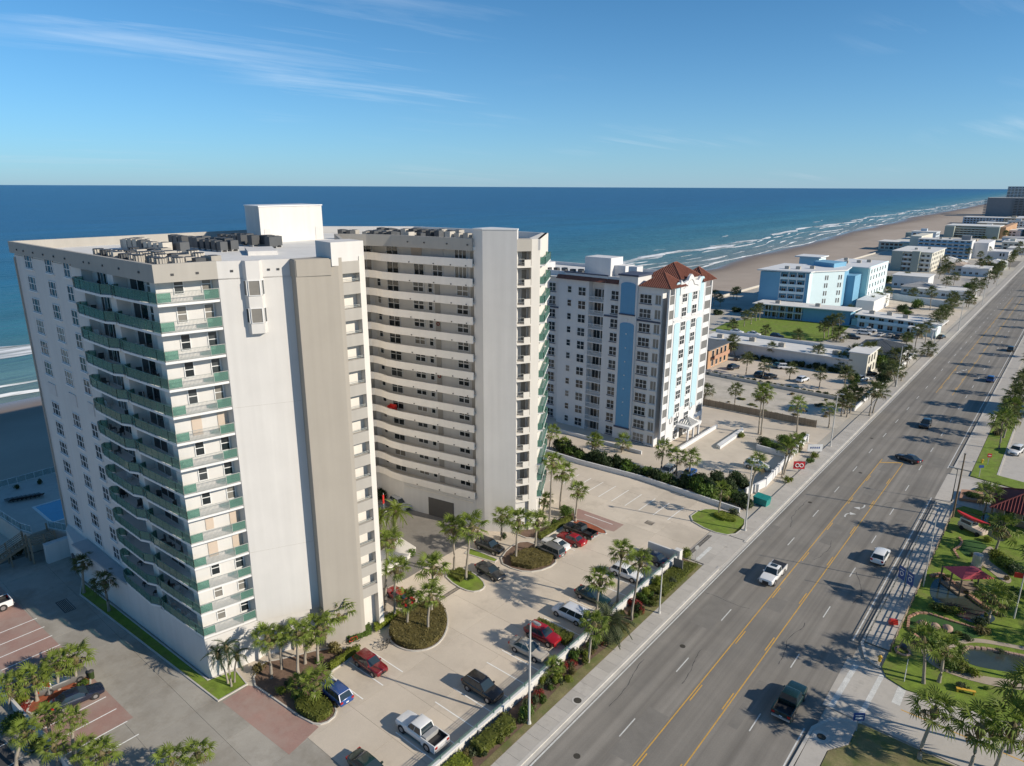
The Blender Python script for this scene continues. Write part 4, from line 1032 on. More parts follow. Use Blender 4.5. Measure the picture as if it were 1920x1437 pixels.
# roofs
bp_('roof_deck', MB().box(XL, BX, BY + .1, 141, EAVE - .04, EAVE + .15), M_['roof_membrane'])
bp_('parapet', MB().wall([(-72, BY + .2), (-86, BY + .2), (-86, BY + 1.6), (XL, BY + 1.6)], .35, EAVE, EAVE + 1.2, 0, False, -1), BW)
bp_('parapet_cap', MB().wall([(-74.9, BY + .12), (-86, BY + .12)], .5, EAVE + 1.2, EAVE + 1.42, 0, False, -1), NV)
bp_('parapet', MB().wall([(-67.3, 140.9), (XL, 140.9), (XL, BY + 1.9)], .35, EAVE, EAVE + .9, 0, False, 1), BW)
def hip(x0, x1, y0, y1, z0, zr, name='hip_roof', m='terracotta', parent=blue_condo, flat=None):
    mb = MB(); w = min(x1 - x0, y1 - y0) / 2
    if x1 - x0 >= y1 - y0: r0, r1 = (x0 + w, (y0 + y1) / 2, zr), (x1 - w, (y0 + y1) / 2, zr)
    else: r0, r1 = ((x0 + x1) / 2, y0 + w, zr), ((x0 + x1) / 2, y1 - w, zr)
    a, b, c, d = (x0, y0, z0), (x1, y0, z0), (x1, y1, z0), (x0, y1, z0)
    if x1 - x0 >= y1 - y0: mb.face([a, b, r1, r0]); mb.face([b, c, r1]); mb.face([c, d, r0, r1]); mb.face([d, a, r0])
    else: mb.face([a, b, r0]); mb.face([b, c, r1, r0]); mb.face([c, d, r1]); mb.face([d, a, r0, r1])
    mb.face([d, c, b, a])
    rf = O(name, mb, M_[m], parent)
    rb = MB()
    for p, q in ((a, r0), (d, r0), (b, r1), (c, r1), (r0, r1)) if x1 - x0 >= y1 - y0 else ((a, r0), (b, r0), (c, r1), (d, r1), (r0, r1)):
        rb.tube([p, q], .13, 6)
    O('ridge_tiles', rb, M_[m], rf)
    # courses of barrel tiles running up the slope facing the camera
    tl_ = MB()
    n = int((x1 - x0) / .42)
    for k in range(1, n):
        x = x0 + (x1 - x0) * k / n
        up = min(1.0, (x - x0) / w, (x1 - x) / w) * (1 if x1 - x0 >= y1 - y0 else 1)
        hgt = zr - z0
        run = (y1 - y0) / 2 if x1 - x0 >= y1 - y0 else w
        tl_.tube([(x, y0, z0 + .04), (x, y0 + run * up, z0 + hgt * up + .03)], .085, 5)
    n = int((y1 - y0) / .42)
    for k in range(1, n):
        y = y0 + (y1 - y0) * k / n
        up = min(1.0, (y - y0) / w, (y1 - y) / w); hgt = zr - z0
        tl_.tube([(x1, y, z0 + .04), (x1 - w * up, y, z0 + hgt * up + .03)], .085, 5)
    O('tile_courses', tl_, M_[m], rf, kind='stuff')
    return rf
hip(-67.3, -60.2, BY - .55, BY + 6.4, EAVE, EAVE + 2.7)
hip(-69.4, -61.6, 127.6, 136.8, EAVE + 1.1, EAVE + 3.9)
hip(-66.0, -60.2, 135.5, 141.6, EAVE, EAVE + 2.6)
bp_('attic_wall', MB().box(-69.0, -62.0, 128.0, 136.4, EAVE, EAVE + 1.1), BW)
for x0, x1 in ((-87.6, -75.1), (-75.0, -72.0)):
    mb = MB(); mb.face([(x0, BY - .7, EAVE - .1), (x1, BY - .7, EAVE - .1), (x1, BY + .15, EAVE + .7), (x0, BY + .15, EAVE + .7)]); mb.face([(x0, BY + .15, EAVE + .7), (x1, BY + .15, EAVE + .7), (x1, BY + .15, EAVE - .1), (x0, BY + .15, EAVE - .1)])
    mb.face([(x0, BY + .15, EAVE - .1), (x1, BY + .15, EAVE - .1), (x1, BY - .7, EAVE - .1), (x0, BY - .7, EAVE - .1)])
    bp_('pent_roof', mb, M_['terracotta'])
bp_('lift_house', MB().box(-85.5, -78.8, 128.5, 133.5, EAVE, 37.2), BW); bp_('lift_house', MB().box(-78.8, -76, 130, 134, EAVE, 35.6), BW)
bp_('roof_box', MB().box(-73.5, -71.5, 127, 129.5, EAVE, 36), BW); bp_('roof_box', MB().box(-97, -94, 125, 129, EAVE, 35.4), BW)
for k in range(10): bp_('roof_unit', MB().box(-99 + k * 1.5, -98 + k * 1.5, 126 + (k % 3), 127 + (k % 3), EAVE, EAVE + 1.2), M_['ac_dark'])
# entrance canopy
for y in (128.4, 131.0, 133.6): bp_('canopy_column', MB().box(BX + 2.6, BX + 2.9, y - .2, y + .2, 0, 3.0), BW)
bp_('entrance_canopy', MB().box(BX, BX + 3.2, 128.0, 134.0, 3.0, 3.5), BW)
hip(BX + .1, BX + 3.0, 129.2, 132.8, 3.5, 4.6, 'canopy_skylight', 'metal_grey')
bp_('entrance_door', MB().box(BX - .05, BX + .05, 130.0, 132.2, 0, 2.5), M_['glass'])
# forecourt wall planters
for (x0, x1, y0, y1) in ((-57.2, -56.8, 121.5, 141),): O('planter_wall', MB().box(x0, x1, y0, y1, 0, .8), BW, label='low white wall in front of the blue and white condominium entrance', cat='wall')
O('planter_wall', MB().box(-100, -62, 115.9, 116.2, 0, .7), BW, label='low white wall below the shaded side of the blue and white condominium', cat='wall')

# ------------------------------------------------------------------ the other buildings along the beach
def bld(name, label, loc, cat='building'): return O(name, None, None, None, Vector(loc), label=label, cat=cat)
def grid(par, a, b, s0, pitch, n, zs, w, h, nx=1, nz=1, glass='glass', bar=.08, frame='paint_white'):
    for z in zs:
        for k in range(n): window(par, wallM(a, b, s0 + k * pitch, z), w, h, nx, nz, glass=glass, bar=bar, frame=frame)
def slabrows(par, a, b, s0, s1, zs, d=1.2, rail='paint_white', name='balcony'):
    me = MB().box(0, s1 - s0, -d, .05, 0, .22); me.box(0, s1 - s0, -d, -d + .1, .22, 1.15); me = me.mesh(name)
    for z in zs: O(name, me, M_[rail], par, wallM(a, b, s0, z))
def flatroof(par, x0, x1, y0, y1, z, over=.4, m='roof_membrane', t=.3): O('roof', MB().box(x0 - over, x1 + over, y0 - over, y1 + over, z, z + t), M_[m], par)
defm('wall_cyan', (0.16, 0.35, 0.50), .85, .05, .2, coords='World'); defm('wall_pale_cyan', (0.60, 0.73, 0.76), .85, .05, .2, coords='World'); defm('wall_aqua', (0.40, 0.62, 0.62), .85, .05, .2, coords='World')
defm('wall_orange', (0.44, 0.27, 0.16), .85, .08, .3, coords='World'); defm('wall_tan', (0.46, 0.38, 0.28), .85, .06, .2, coords='World'); defm('wall_grey', (0.24, 0.245, 0.255), .85, .06, .2, coords='World')
defm('wall_bluegrey', (0.46, 0.52, 0.58), .85, .06, .2, coords='World'); defm('wall_cream', (0.60, 0.58, 0.50), .85, .06, .2, coords='World'); defm('wall_sage', (0.33, 0.36, 0.32), .85, .06, .2, coords='World')
wall_cache = None
# long low white motel
b = bld('motel', 'long low white motel wing with a flat pale roof behind a car park', (-70, 215, 0))
O('wall', MB().box(-92, -47.5, 211, 221, -.1, 4.0), BW, b); flatroof(b, -92, -47.5, 211.3, 221, 4.0, 1.1); O('parapet', MB().box(-93, -50, 221.8, 222.2, 4.2, 5.3), BW, b)
O('end_block', MB().box(-47.4, -42.5, 210.2, 222, -.1, 6.4), M_['wall_cream'], b)
for z in (.6, 3.6):
    for k in range(3): O('opening', MB().box(-.6, .6, -.1, .1, 0, 2.0), M_['garage_dark'], b, T(-42.5, 212 + k * 3.2, z, R(90)))
O('roof', MB().box(-47.8, -42, 209.8, 222.4, 6.4, 6.7), M_['roof_membrane'], b)
b = bld('motel', 'small white motel block with a dark mansard roof by the sidewalk', (-40, 236, 0))
O('wall', MB().box(-50, -37.5, 228, 242, -.1, 4.2), BW, b); hip(-50.6, -37, 227.4, 242.6, 4.2, 6.4, 'roof', 'roof_dark', b); grid(b, (-50, 228), (-37.5, 228), 6.5, 3, 2, (1.2,), 1.8, 1.6, 2, 1); grid(b, (-37.5, 228), (-37.5, 242), 2, 4, 3, (1.2,), 1.6, 1.6, 2, 1)
b = bld('motel', 'orange stucco motel with red balconies and palms', (-88, 196, 0))
O('wall', MB().box(-97, -80.7, 188.5, 203.5, -.1, 5.6), M_['wall_orange'], b); flatroof(b, -97, -80.7, 188.5, 203.5, 5.6, .5, 'roof_dark'); slabrows(b, (-80.7, 188.5), (-80.7, 203.5), 2, 13, (2.7,), 1.2, 'brick_edge')
grid(b, (-80.7, 188.5), (-80.7, 203.5), 2.5, 3, 4, (.4, 3.1), 1.4, 2.0); grid(b, (-97, 188.5), (-80.7, 188.5), 2, 3.2, 4, (1, 3.7), 1.4, 1.4)
# blue hotel
b = bld('hotel', 'sky blue angled beach hotel with a white roof and open walkways', (-92, 310, 0))
HA = [(-106.2, 295.4), (-88.6, 299.6), (-87.6, 303), (-78.2, 317), (-80, 332), (-106, 326)]
O('wall', MB().prism([(-106.2, 295.4), (-98.4, 297.3), (-98.7, 299.0), (-88.9, 301.4), (-88.6, 299.6), (-87.4, 300.0), (-87.2, 303), (-78.2, 317), (-80, 332), (-106, 326)], -.1, 17.6), M_['wall_cyan'], b)
O('stair_wing', MB().prism([(-87.3, 299.9), (-86.9, 302.9), (-78.0, 316.8), (-79.5, 318.0), (-88.4, 303.4)], -.1, 17.9), M_['wall_pale_cyan'], b)
O('roof', MB().prism([(-107.4, 294.4), (-86.6, 299.3), (-86.2, 303), (-77.2, 317.4), (-79.2, 333), (-107, 327)], 17.9, 18.4), M_['paint_white'], b)
wf = MB().prism([(-98.5, 297.4), (-88.7, 299.7), (-88.9, 301.5), (-98.7, 299.1)], 0, .2).mesh('walkway'); wr_ = MB().wall([(-98.5, 297.4), (-88.7, 299.7)], .1, .2, 1.1).mesh('railing')
for k in range(5):
    z = 2.6 + 3.0 * k
    o = O('walkway', wf, PW, b, Vector((0, 0, z))); O('railing', wr_, M_['wall_pale_cyan'], o, Vector((0, 0, z)))
    grid(b, (-98.7, 299.0), (-88.9, 301.4), .8, 3.1, 3, (z + .3,), 1.6, 1.7, 2, 1)
for s in (0, 3.3, 6.6, 9.9): O('column', MB().box(-.15, .15, -.15, .15, 0, 17.6), PW, b, wallM((-98.4, 297.5), (-88.7, 299.8), s, 0))
grid(b, (-86.9, 302.9), (-78.0, 316.8), 6.6, 1.1, 2, (4.5, 7.8, 11.1, 14.4), .5, 1.9); grid(b, (-86.9, 302.9), (-78.0, 316.8), 13.6, 1.2, 2, (4.5, 7.8, 11.1, 14.4), .5, 1.9)
O('aqua_block', MB().box(-93, -73.4, 338, 374, -.1, 17.6), M_['wall_aqua'], b); O('roof', MB().box(-94, -73, 337, 374.6, 17.6, 18.0), PW, b)
O('front_facade', MB().box(-73.5, -72.9, 338.5, 373.5, 0, 18.2), M_['wall_pale_cyan'], b)
grid(b, (-93, 338), (-73.4, 338), 12.5, 3, 1, (6, 9.5, 13), 1.6, 2.0); grid(b, (-72.9, 338), (-72.9, 374), 3, 5.2, 6, (5, 8.5, 12, 15), 1.5, 1.8)
O('link_block', MB().box(-104, -76, 327, 338, -.1, 15), M_['wall_cyan'], b); O('stair_tower', MB().box(-106, -97, 345, 356, 0, 20.0), M_['wall_pale_cyan'], b); O('stair_tower_roof', MB().box(-108, -96, 344, 357, 20, 20.5), PW, b)
O('penthouse', MB().prism([(-94, 327), (-84, 322), (-82, 334), (-93, 337)], 15, 20.2), M_['wall_cyan'], b); O('porch', MB().box(-73, -66, 322, 352, 0, 5.5), PW, b)
b = bld('hotel_wing', 'low two storey blue hotel wing with a broad pale roof beside the lawn', (-83, 289, 0))
O('wall', MB().prism([(-84.2, 286.6), (-67, 289.4), (-67, 297), (-100, 292), (-100, 286.2), (-84.2, 287.8)], -.1, 5.4), M_['wall_cyan'], b)
O('roof', MB().prism([(-103.5, 281.8), (-65.8, 288.0), (-65.4, 299), (-103.5, 294)], 5.4, 5.75), M_['roof_membrane'], b)
O('gallery', MB().prism([(-100.5, 283.6), (-84.3, 286.4), (-84.3, 287.8), (-100.5, 286.2)], 2.6, 2.9), PW, b)
grid(b, (-100, 286.2), (-84.2, 287.8), .6, 3, 5, (.2, 3.0), 2.2, 2.0, 2, 1)
for k in range(6): O('post', MB().box(-.1, .1, -.1, .1, 0, 5.4), PW, b, wallM((-100.5, 283.7), (-84.3, 286.5), k * 3.2, 0))
O('stair', MB().prism([(-66.5, 290), (-64.5, 290), (-64.5, 294), (-66.5, 294)], 0, 2.4), M_['wall_aqua'], b)
b = bld('motel', 'pale turquoise motel with a white drive-up canopy by the avenue', (-50, 289, 0))
O('wall', MB().prism([(-64, 288), (-36.8, 284.4), (-36.8, 296), (-64, 298)], -.1, 4.6), M_['wall_pale_cyan'], b); O('roof', MB().prism([(-65, 286.8), (-35, 283.0), (-34.8, 296.6), (-65, 299)], 4.6, 5.0), M_['roof_membrane'], b)
slabrows(b, (-64, 288), (-36.8, 284.4), 0.5, 22, (2.4,), 1.3, 'wall_pale_cyan'); grid(b, (-64, 288), (-36.8, 284.4), 1, 3.4, 7, (.3, 2.8), 1.8, 1.6, 2, 1)
O('canopy', MB().box(-45, -36, 279, 284, 3.2, 3.6), PW, b)
for x in (-44, -40, -37): O('canopy_post', MB().box(x - .2, x + .2, 279.3, 279.7, 0, 3.2), PW, b)
b = bld('apartment_block', 'cream five storey apartment block with grey end walls', (-86, 530, 0))
O('wall', MB().box(-98, -75.6, 512, 560, -.1, 12.3), M_['wall_cream'], b); flatroof(b, -98, -75.6, 512, 560, 12.3, .8); O('grey_slab_wall', MB().box(-98.4, -92, 510, 512.5, 0, 12.2), M_['wall_sage'], b); O('grey_slab_wall', MB().box(-86.4, -82, 508, 512.5, 0, 13), M_['wall_sage'], b)
slabrows(b, (-92, 512), (-86.4, 512), 0, 5.6, (2.5, 5.5, 8.5), 1.6); slabrows(b, (-82, 512), (-75.6, 512), 0, 6.4, (2.5, 5.5, 8.5), 1.6); grid(b, (-82, 512), (-75.6, 512), .8, 2.8, 2, (.5, 3.2, 6.2, 9.2), 1.5, 1.6); grid(b, (-92, 512), (-86.4, 512), .8, 2.8, 2, (.5, 3.2, 6.2, 9.2), 1.6, 1.7)
grid(b, (-75.6, 512), (-75.6, 560), 3, 6, 7, (1, 4, 7, 10), 2.2, 1.6)
b = bld('beach_hotel', 'cream hotel with a slanted roof line and a grey stair tower on the beach', (-125, 690, 0))
O('wall', MB().box(-142, -108, 676, 700, -.1, 7), M_['wall_cream'], b); flatroof(b, -142, -108, 676, 700, 7, 1); grid(b, (-142, 676), (-108, 676), 2, 3.5, 5, (1, 4), 2.6, 1.8); O('stair_tower', MB().box(-141, -128, 780, 795, 0, 10), M_['wall_sage'], b); O('block', MB().box(-138, -108, 700, 780, 0, 6), M_['wall_cream'], b)
b = bld('balcony_hotel', 'white hotel slab with rows of blue balconies', (-80, 640, 0))
O('wall', MB().box(-104, -68, 628, 646, -.1, 13.6), BW, b); flatroof(b, -104, -68, 628, 646, 13.6, .3)
blb = MB().box(0, 3.4, -1.4, .05, 0, .2).box(0, 3.4, -1.4, -1.3, .2, 1.1).mesh('balcony')
for r_ in range(5):
    for k in range(9): O('balcony', blb, M_['panel_blue'], b, T(-103.6 + k * 3.95, 628, .4 + r_ * 2.7)); window(b, T(-103.0 + k * 3.95, 628, .7 + r_ * 2.7), 2.4, 1.7)
O('white_block', MB().box(-68, -58.5, 640, 685, -.1, 12), BW, b); O('low_block', MB().box(-58.5, -45, 642, 668, -.1, 6), BW, b); grid(b, (-58.5, 642), (-45, 642), 8, 2, 2, (2.5,), 1, 2.2); O('end_tower', MB().box(-112, -104, 640, 690, 0, 15), M_['wall_cream'], b); O('roof_box', MB().box(-76, -70, 634, 640, 13.6, 17), M_['wall_grey'], b)
b = bld('tan_hotel', 'tan five storey hotel with deep lit balconies', (-100, 930, 0))
O('wall', MB().box(-125, -78, 915, 960, -.1, 12), M_['wall_tan'], b); flatroof(b, -125, -78, 915, 960, 12, 1.5, 'roof_membrane', .6); O('end_wall', MB().box(-126, -117, 905, 915.1, 0, 11.9), M_['wall_sage'], b); O('end_wall', MB().box(-88, -76, 907, 915.1, 0, 11.8), M_['wall_sage'], b)
slabrows(b, (-117, 915), (-88, 915), 0, 29, (2.2, 4.6, 7.0, 9.4), 2.5, 'wall_cream'); O('tan_wing', MB().box(-76, -71, 915, 1050, 0, 12), M_['wall_orange'], b); grid(b, (-117, 915), (-88, 915), 1, 3.6, 8, (.3, 2.6, 5, 7.4), 2.4, 1.8)
b = bld('grey_blue_hotel', 'low grey blue hotel in front of the tall dark slab', (-110, 1280, 0))
O('wall', MB().box(-155, -88, 1270, 1310, -.1, 10), M_['wall_bluegrey'], b); O('white_wing', MB().box(-88, -60, 1258, 1310, 0, 12), BW, b); grid(b, (-155, 1270), (-88, 1270), 2, 4, 16, (1, 4, 7), 2.6, 1.8); flatroof(b, -155, -88, 1270, 1310, 10, .5)
b = bld('dark_slab_hotel', 'big dark grey hotel slab far down the beach', (-110, 1660, 0))
O('wall', MB().box(-166, -40, 1645, 1690, -.1, 35), M_['wall_grey'], b); flatroof(b, -166, -40, 1645, 1690, 35, .6)
slabrows(b, (-166, 1645), (-40, 1645), 40, 125, [3 + 3 * k for k in range(10)], 1.5, 'wall_grey'); slabrows(b, (-168, 1690), (-168, 1645), 2, 42, [3 + 3 * k for k in range(10)], 3, 'paint_white')
grid(b, (-166, 1645), (-40, 1645), 44, 7.5, 10, [3.4 + 3 * k for k in range(10)], 5, 1.9, bar=.2, frame='wall_grey')
b = bld('white_tower', 'distant white high rise tower rising above the horizon', (-100, 1760, 0))
O('wall', MB().box(-146, -106, 1750, 1790, -.1, 56), M_['wall_bluegrey'], b); O('white_end', MB().box(-106, -50, 1740, 1795, 0, 60), BW, b); slabrows(b, (-146, 1750), (-106, 1750), 0, 40, [4 + 3 * k for k in range(17)], 2, 'paint_white'); flatroof(b, -146, -106, 1750, 1790, 56, 1); grid(b, (-146, 1750), (-106, 1750), 1, 6, 7, [4.5 + 3 * k for k in range(17)], 4, 2, bar=.2)
grid(b, (-106, 1740), (-50, 1740), 3, 7, 7, [34 + 4 * k for k in range(6)], 3.2, 2.2, bar=.2)
O('crown', MB().box(-100, -60, 1745, 1790, 60, 64), BW, b)
# cottages and small motels between
def cottage(x0, x1, y0, y1, h, lab, wall='bldg_white', roof='roof_membrane', gable=True, name='beach_house'):
    b = bld(name, lab, ((x0 + x1) / 2, (y0 + y1) / 2, 0)); O('wall', MB().box(x0, x1, y0, y1, -.1, h), M_[wall], b)
    if gable: hip(x0 - .6, x1 + .6, y0 - .6, y1 + .6, h, h + min(x1 - x0, y1 - y0) * .16, 'roof', roof, b)
    else: flatroof(b, x0, x1, y0, y1, h, .5, roof)
    grid(b, (x0, y0), (x1, y0), 1.2, 3.2, max(1, int((x1 - x0 - 1.5) / 3.2)), (1.0,), 1.4, 1.3, 2, 1); grid(b, (x1, y0), (x1, y1), 1.2, 3.6, max(1, int((y1 - y0 - 1.5) / 3.6)), (1.0,), 1.4, 1.3, 2, 1)
    return b
cottage(-79, -62, 421, 438, 6.4, 'two storey white beach house behind a plain wall', gable=False)
cottage(-62, -38.5, 393, 410, 3.6, 'low white house with a long flat roof near the sidewalk palms', gable=False)
cottage(-70, -55, 398, 412, 3.6, 'low house with a grey hip roof behind the flat roofed one', roof='roof_grey')
cottage(-84, -62, 545, 566, 4.0, 'white beach house with a steep pale gable roof', roof='roof_membrane')
cottage(-58, -44, 508, 528, 4.6, 'white garage building with broad blank doors', gable=False)
cottage(-66, -58, 525, 545, 4.2, 'tan roofed house beside the blank white garage', roof='shutter')
cottage(-52, -40, 560, 580, 4.0, 'small green house with a pointed white gable', 'wall_sage', 'roof_membrane')
cottage(-76, -70, 352, 362, 3.2, 'small gabled pool house among shrubs', roof='roof_membrane')
cottage(-50, -37, 700, 725, 5.0, 'white motel past the blue balcony slab', gable=False, name='motel')
cottage(-58, -38, 780, 815, 6.0, 'pale two storey motel further down the avenue', 'wall_cream', gable=False, name='motel')
cottage(-68, -36, 855, 885, 4.5, 'long low shop with a grey flat roof', 'wall_bluegrey', 'roof_grey', False, 'shop')
cottage(-66, -36, 985, 1030, 7.0, 'grey flat roofed hotel wing far along the avenue', 'wall_sage', gable=False, name='hotel_wing')
cottage(-70, -36, 1110, 1160, 9.0, 'white hotel wing far along the avenue', gable=False, name='hotel_wing')
cottage(-120, -85, 1120, 1160, 8.0, 'tan hotel wing near the far beach', 'wall_tan', gable=False, name='hotel_wing')
cottage(-62, -34, 1350, 1420, 14.0, 'blue grey hotel wing beside the far avenue', 'wall_bluegrey', gable=False, name='hotel_wing')
O('boundary_wall', MB().wall([(-69, 374), (-42, 362)], .3, 0, 2.7), M_['wall_bluegrey'], label='pale blue boundary wall behind the hotel car park', cat='wall')
O('boundary_wall', MB().wall([(-36.6, 222), (-36.6, 250)], .3, 0, 1.0), BW, label='low white wall along the sidewalk by the small motel', cat='wall')
O('boundary_wall', MB().wall([(-36.4, 174), (-36.4, 212)], .3, 0, .8), BW, label='low white wall along the sidewalk by the palm car park', cat='wall')
rb_ = random.Random(77); q = 0
for y0 in (600, 660, 745, 820, 890, 960, 1040, 1080, 1180, 1230, 1330, 1440, 1500, 1560):
    for (xa, xb) in ((-130, -100), (-96, -74), (-66, -44)):
        if rb_.random() < .3 or (xa < -90 and y0 < 700) or (y0 in (600, 660, 890)): continue
        w_ = rb_.uniform(14, 24); d_ = rb_.uniform(18, 34); h_ = rb_.choice((4, 5, 7, 10, 13)); x0 = rb_.uniform(xa, xb - 8)
        if x0 + w_ > -35: w_ = -36 - x0
        wn_ = rb_.choice(('bldg_white', 'wall_cream', 'wall_bluegrey', 'wall_tan', 'wall_sage', 'bldg_white')); q += 1
        bb = bld('beach_building', 'faraway flat roofed building in the strip between beach and avenue', (x0 + w_ / 2, y0 + d_ / 2, 0)); bb['group'] = 'faraway buildings of the strip'
        O('wall', MB().box(x0, x0 + w_, y0, y0 + d_, -.1, h_), M_[wn_], bb); flatroof(bb, x0, x0 + w_, y0, y0 + d_, h_, .5, rb_.choice(('roof_membrane', 'roof_grey', 'roof_membrane')))
        O('roof_house', MB().box(x0 + w_ * .3, x0 + w_ * .55, y0 + d_ * .4, y0 + d_ * .6, h_ + .3, h_ + 2.6), M_[wn_], bb)
        zs_ = [1 + 3 * k for k in range(int(h_ / 3))]
        grid(bb, (x0, y0), (x0 + w_, y0), 1.5, 3.8, int((w_ - 2) / 3.8), zs_, 2.4, 1.6); grid(bb, (x0 + w_, y0), (x0 + w_, y0 + d_), 1.5, 4.2, int((d_ - 2) / 4.2), zs_, 2.4, 1.6)
# roof clutter on the nearer hotels
for k, (x, y, z) in enumerate([(-98, 304, 18.4), (-94, 306, 18.4), (-90, 312, 18.4), (-86, 350, 18), (-82, 356, 18), (-79, 362, 18), (-90, 365, 18), (-88, 214, 4.3), (-78, 216, 4.3), (-68, 214, 4.3), (-58, 217, 4.3), (-52, 214, 4.3), (-60, 292, 5), (-54, 293, 5), (-48, 290, 5), (-88, 530, 12.6), (-82, 540, 12.6), (-90, 636, 13.9), (-84, 638, 13.9), (-95, 288, 5.75), (-80, 291, 5.75)]):
    o = O('roof_unit', None, None, None, Vector((x, y, z)), label='metal ventilation unit on a hotel roof down the beach', cat='air conditioner', group='ventilation units on far roofs'); O('casing', MB().box(-.9, .9, -.7, .7, 0, 1.2), M_['ac_tan'], o, Vector((x, y, z))); O('fan_grille', fan, M_['metal_dark'], o, Vector((x, y, z + .1)))
# car parks and lawns
def ground_patch(name, poly, m, lab, z=-0.03): return sheet(name, poly, z, M_[m], lab)
ground_patch('forecourt', [(-104, 104.3), (-36.6, 104.3), (-36.6, 156), (-104, 152)], 'concrete_lot', 'concrete forecourt of the blue and white condominium')
ground_patch('sand_lot', [(-134, 154), (-36.2, 158), (-36.2, 178), (-134, 182)], 'sand_lot', 'empty sandy lot with sparse scrub')
ground_patch('car_park', [(-80, 182.5), (-36.5, 180), (-36.5, 211), (-80, 209)], 'concrete_lot', 'pale car park of the long low motel')
ground_patch('hotel_drive', [(-134, 226), (-36, 226), (-36, 283), (-66, 283), (-66, 248), (-134, 236)], 'concrete_walk', 'pale drive and car park before the blue hotel')
ground_patch('lawn', [(-104, 243), (-66.5, 250), (-64, 262), (-66, 287), (-84, 286), (-101, 282), (-106, 262)], 'grass', 'green lawn in front of the blue hotel wing', -0.02)
ground_patch('car_park', [(-72, 300), (-36, 300), (-36, 360), (-70, 372)], 'concrete_lot', 'car park beyond the turquoise motel')
ground_patch('car_park', [(-70, 440), (-36, 416), (-36, 505), (-74, 505)], 'concrete_walk', 'car park before the white garage building')
ground_patch('car_park', [(-60, 585), (-36, 585), (-36, 640), (-60, 640)], 'asphalt', 'dark car park by the blue balcony slab')
# sea wall and beach side decks
O('sea_wall', MB().box(-134.4, -134.0, -200, 22, -.6, .8), M_['concrete_kerb'], label='concrete sea wall beside the shaded beach', cat='wall')
O('sea_wall', MB().box(-134.6, -134.0, 78, 640, -.6, 1.0), M_['concrete_kerb'], label='long low sea wall between beach and hotels', cat='wall')
# ------------------------------------------------------------------ vehicles
def ring(x, zb, zt, w):
    return [(x, -w * .86, zb), (x, -w * .985, zb + (zt - zb) * .22), (x, -w, zb + (zt - zb) * .55), (x, -w * .97, zb + (zt - zb) * .86), (x, -w * .86, zt), (x, 0, zt + .035),
            (x, w * .86, zt), (x, w * .97, zb + (zt - zb) * .86), (x, w, zb + (zt - zb) * .55), (x, w * .985, zb + (zt - zb) * .22), (x, w * .86, zb)]
SPEC = {
 'sedan': dict(body=[(2.42, .34, .60, .66), (2.32, .24, .70, .80), (1.95, .22, .77, .88), (1.3, .22, .85, .91), (.9, .22, .92, .915), (0, .22, .94, .92), (-1.2, .22, .97, .915), (-1.75, .22, 1.0, .90), (-2.2, .26, .98, .84), (-2.38, .36, .90, .76)],
               cab=(.98, .15, -1.05, -1.80, .93, 1.45, .83, .60), wx=(1.45, -1.38), wr=.33, ns=2),
 'suv':   dict(body=[(2.34, .40, .72, .68), (2.24, .30, .86, .84), (1.9, .28, .95, .92), (1.2, .28, 1.02, .945), (.8, .28, 1.05, .95), (0, .28, 1.06, .95), (-1.2, .28, 1.08, .95), (-2.0, .30, 1.10, .93), (-2.3, .36, 1.06, .88), (-2.38, .45, .95, .82)],
               cab=(.95, .22, -1.85, -2.30, 1.04, 1.70, .86, .68), wx=(1.42, -1.42), wr=.37, ns=3),
 'van':   dict(body=[(2.5, .36, .68, .70), (2.4, .26, .82, .86), (2.0, .24, .93, .96), (1.5, .24, 1.0, .985), (.8, .24, 1.03, .99), (0, .24, 1.04, .99), (-1.4, .24, 1.06, .99), (-2.2, .26, 1.08, .97), (-2.46, .34, 1.04, .92), (-2.52, .45, .95, .86)],
               cab=(1.55, .75, -2.15, -2.44, 1.03, 1.78, .91, .74), wx=(1.6, -1.45), wr=.34, ns=3),
 'coupe': dict(body=[(2.3, .32, .56, .66), (2.2, .22, .68, .80), (1.8, .2, .76, .89), (1.1, .2, .84, .91), (.7, .2, .89, .915), (0, .2, .91, .92), (-1.2, .2, .95, .92), (-1.7, .2, .97, .90), (-2.1, .24, .94, .84), (-2.26, .34, .86, .76)],
               cab=(.85, .05, -.75, -1.85, .90, 1.36, .82, .58), wx=(1.4, -1.3), wr=.33, ns=2),
 'pickup': dict(body=[(2.9, .48, .86, .76), (2.8, .36, 1.02, .90), (2.4, .34, 1.10, .97), (1.6, .34, 1.15, .99), (1.2, .34, 1.17, 1.0), (0, .34, 1.18, 1.0), (-.95, .34, 1.18, 1.0)],
               cab=(1.25, .62, -.70, -.92, 1.16, 1.88, .90, .74), wx=(1.85, -1.75), wr=.42, ns=2, bed=(-.96, -2.88, .34, 1.18, 1.0)),
}
CARM = {}
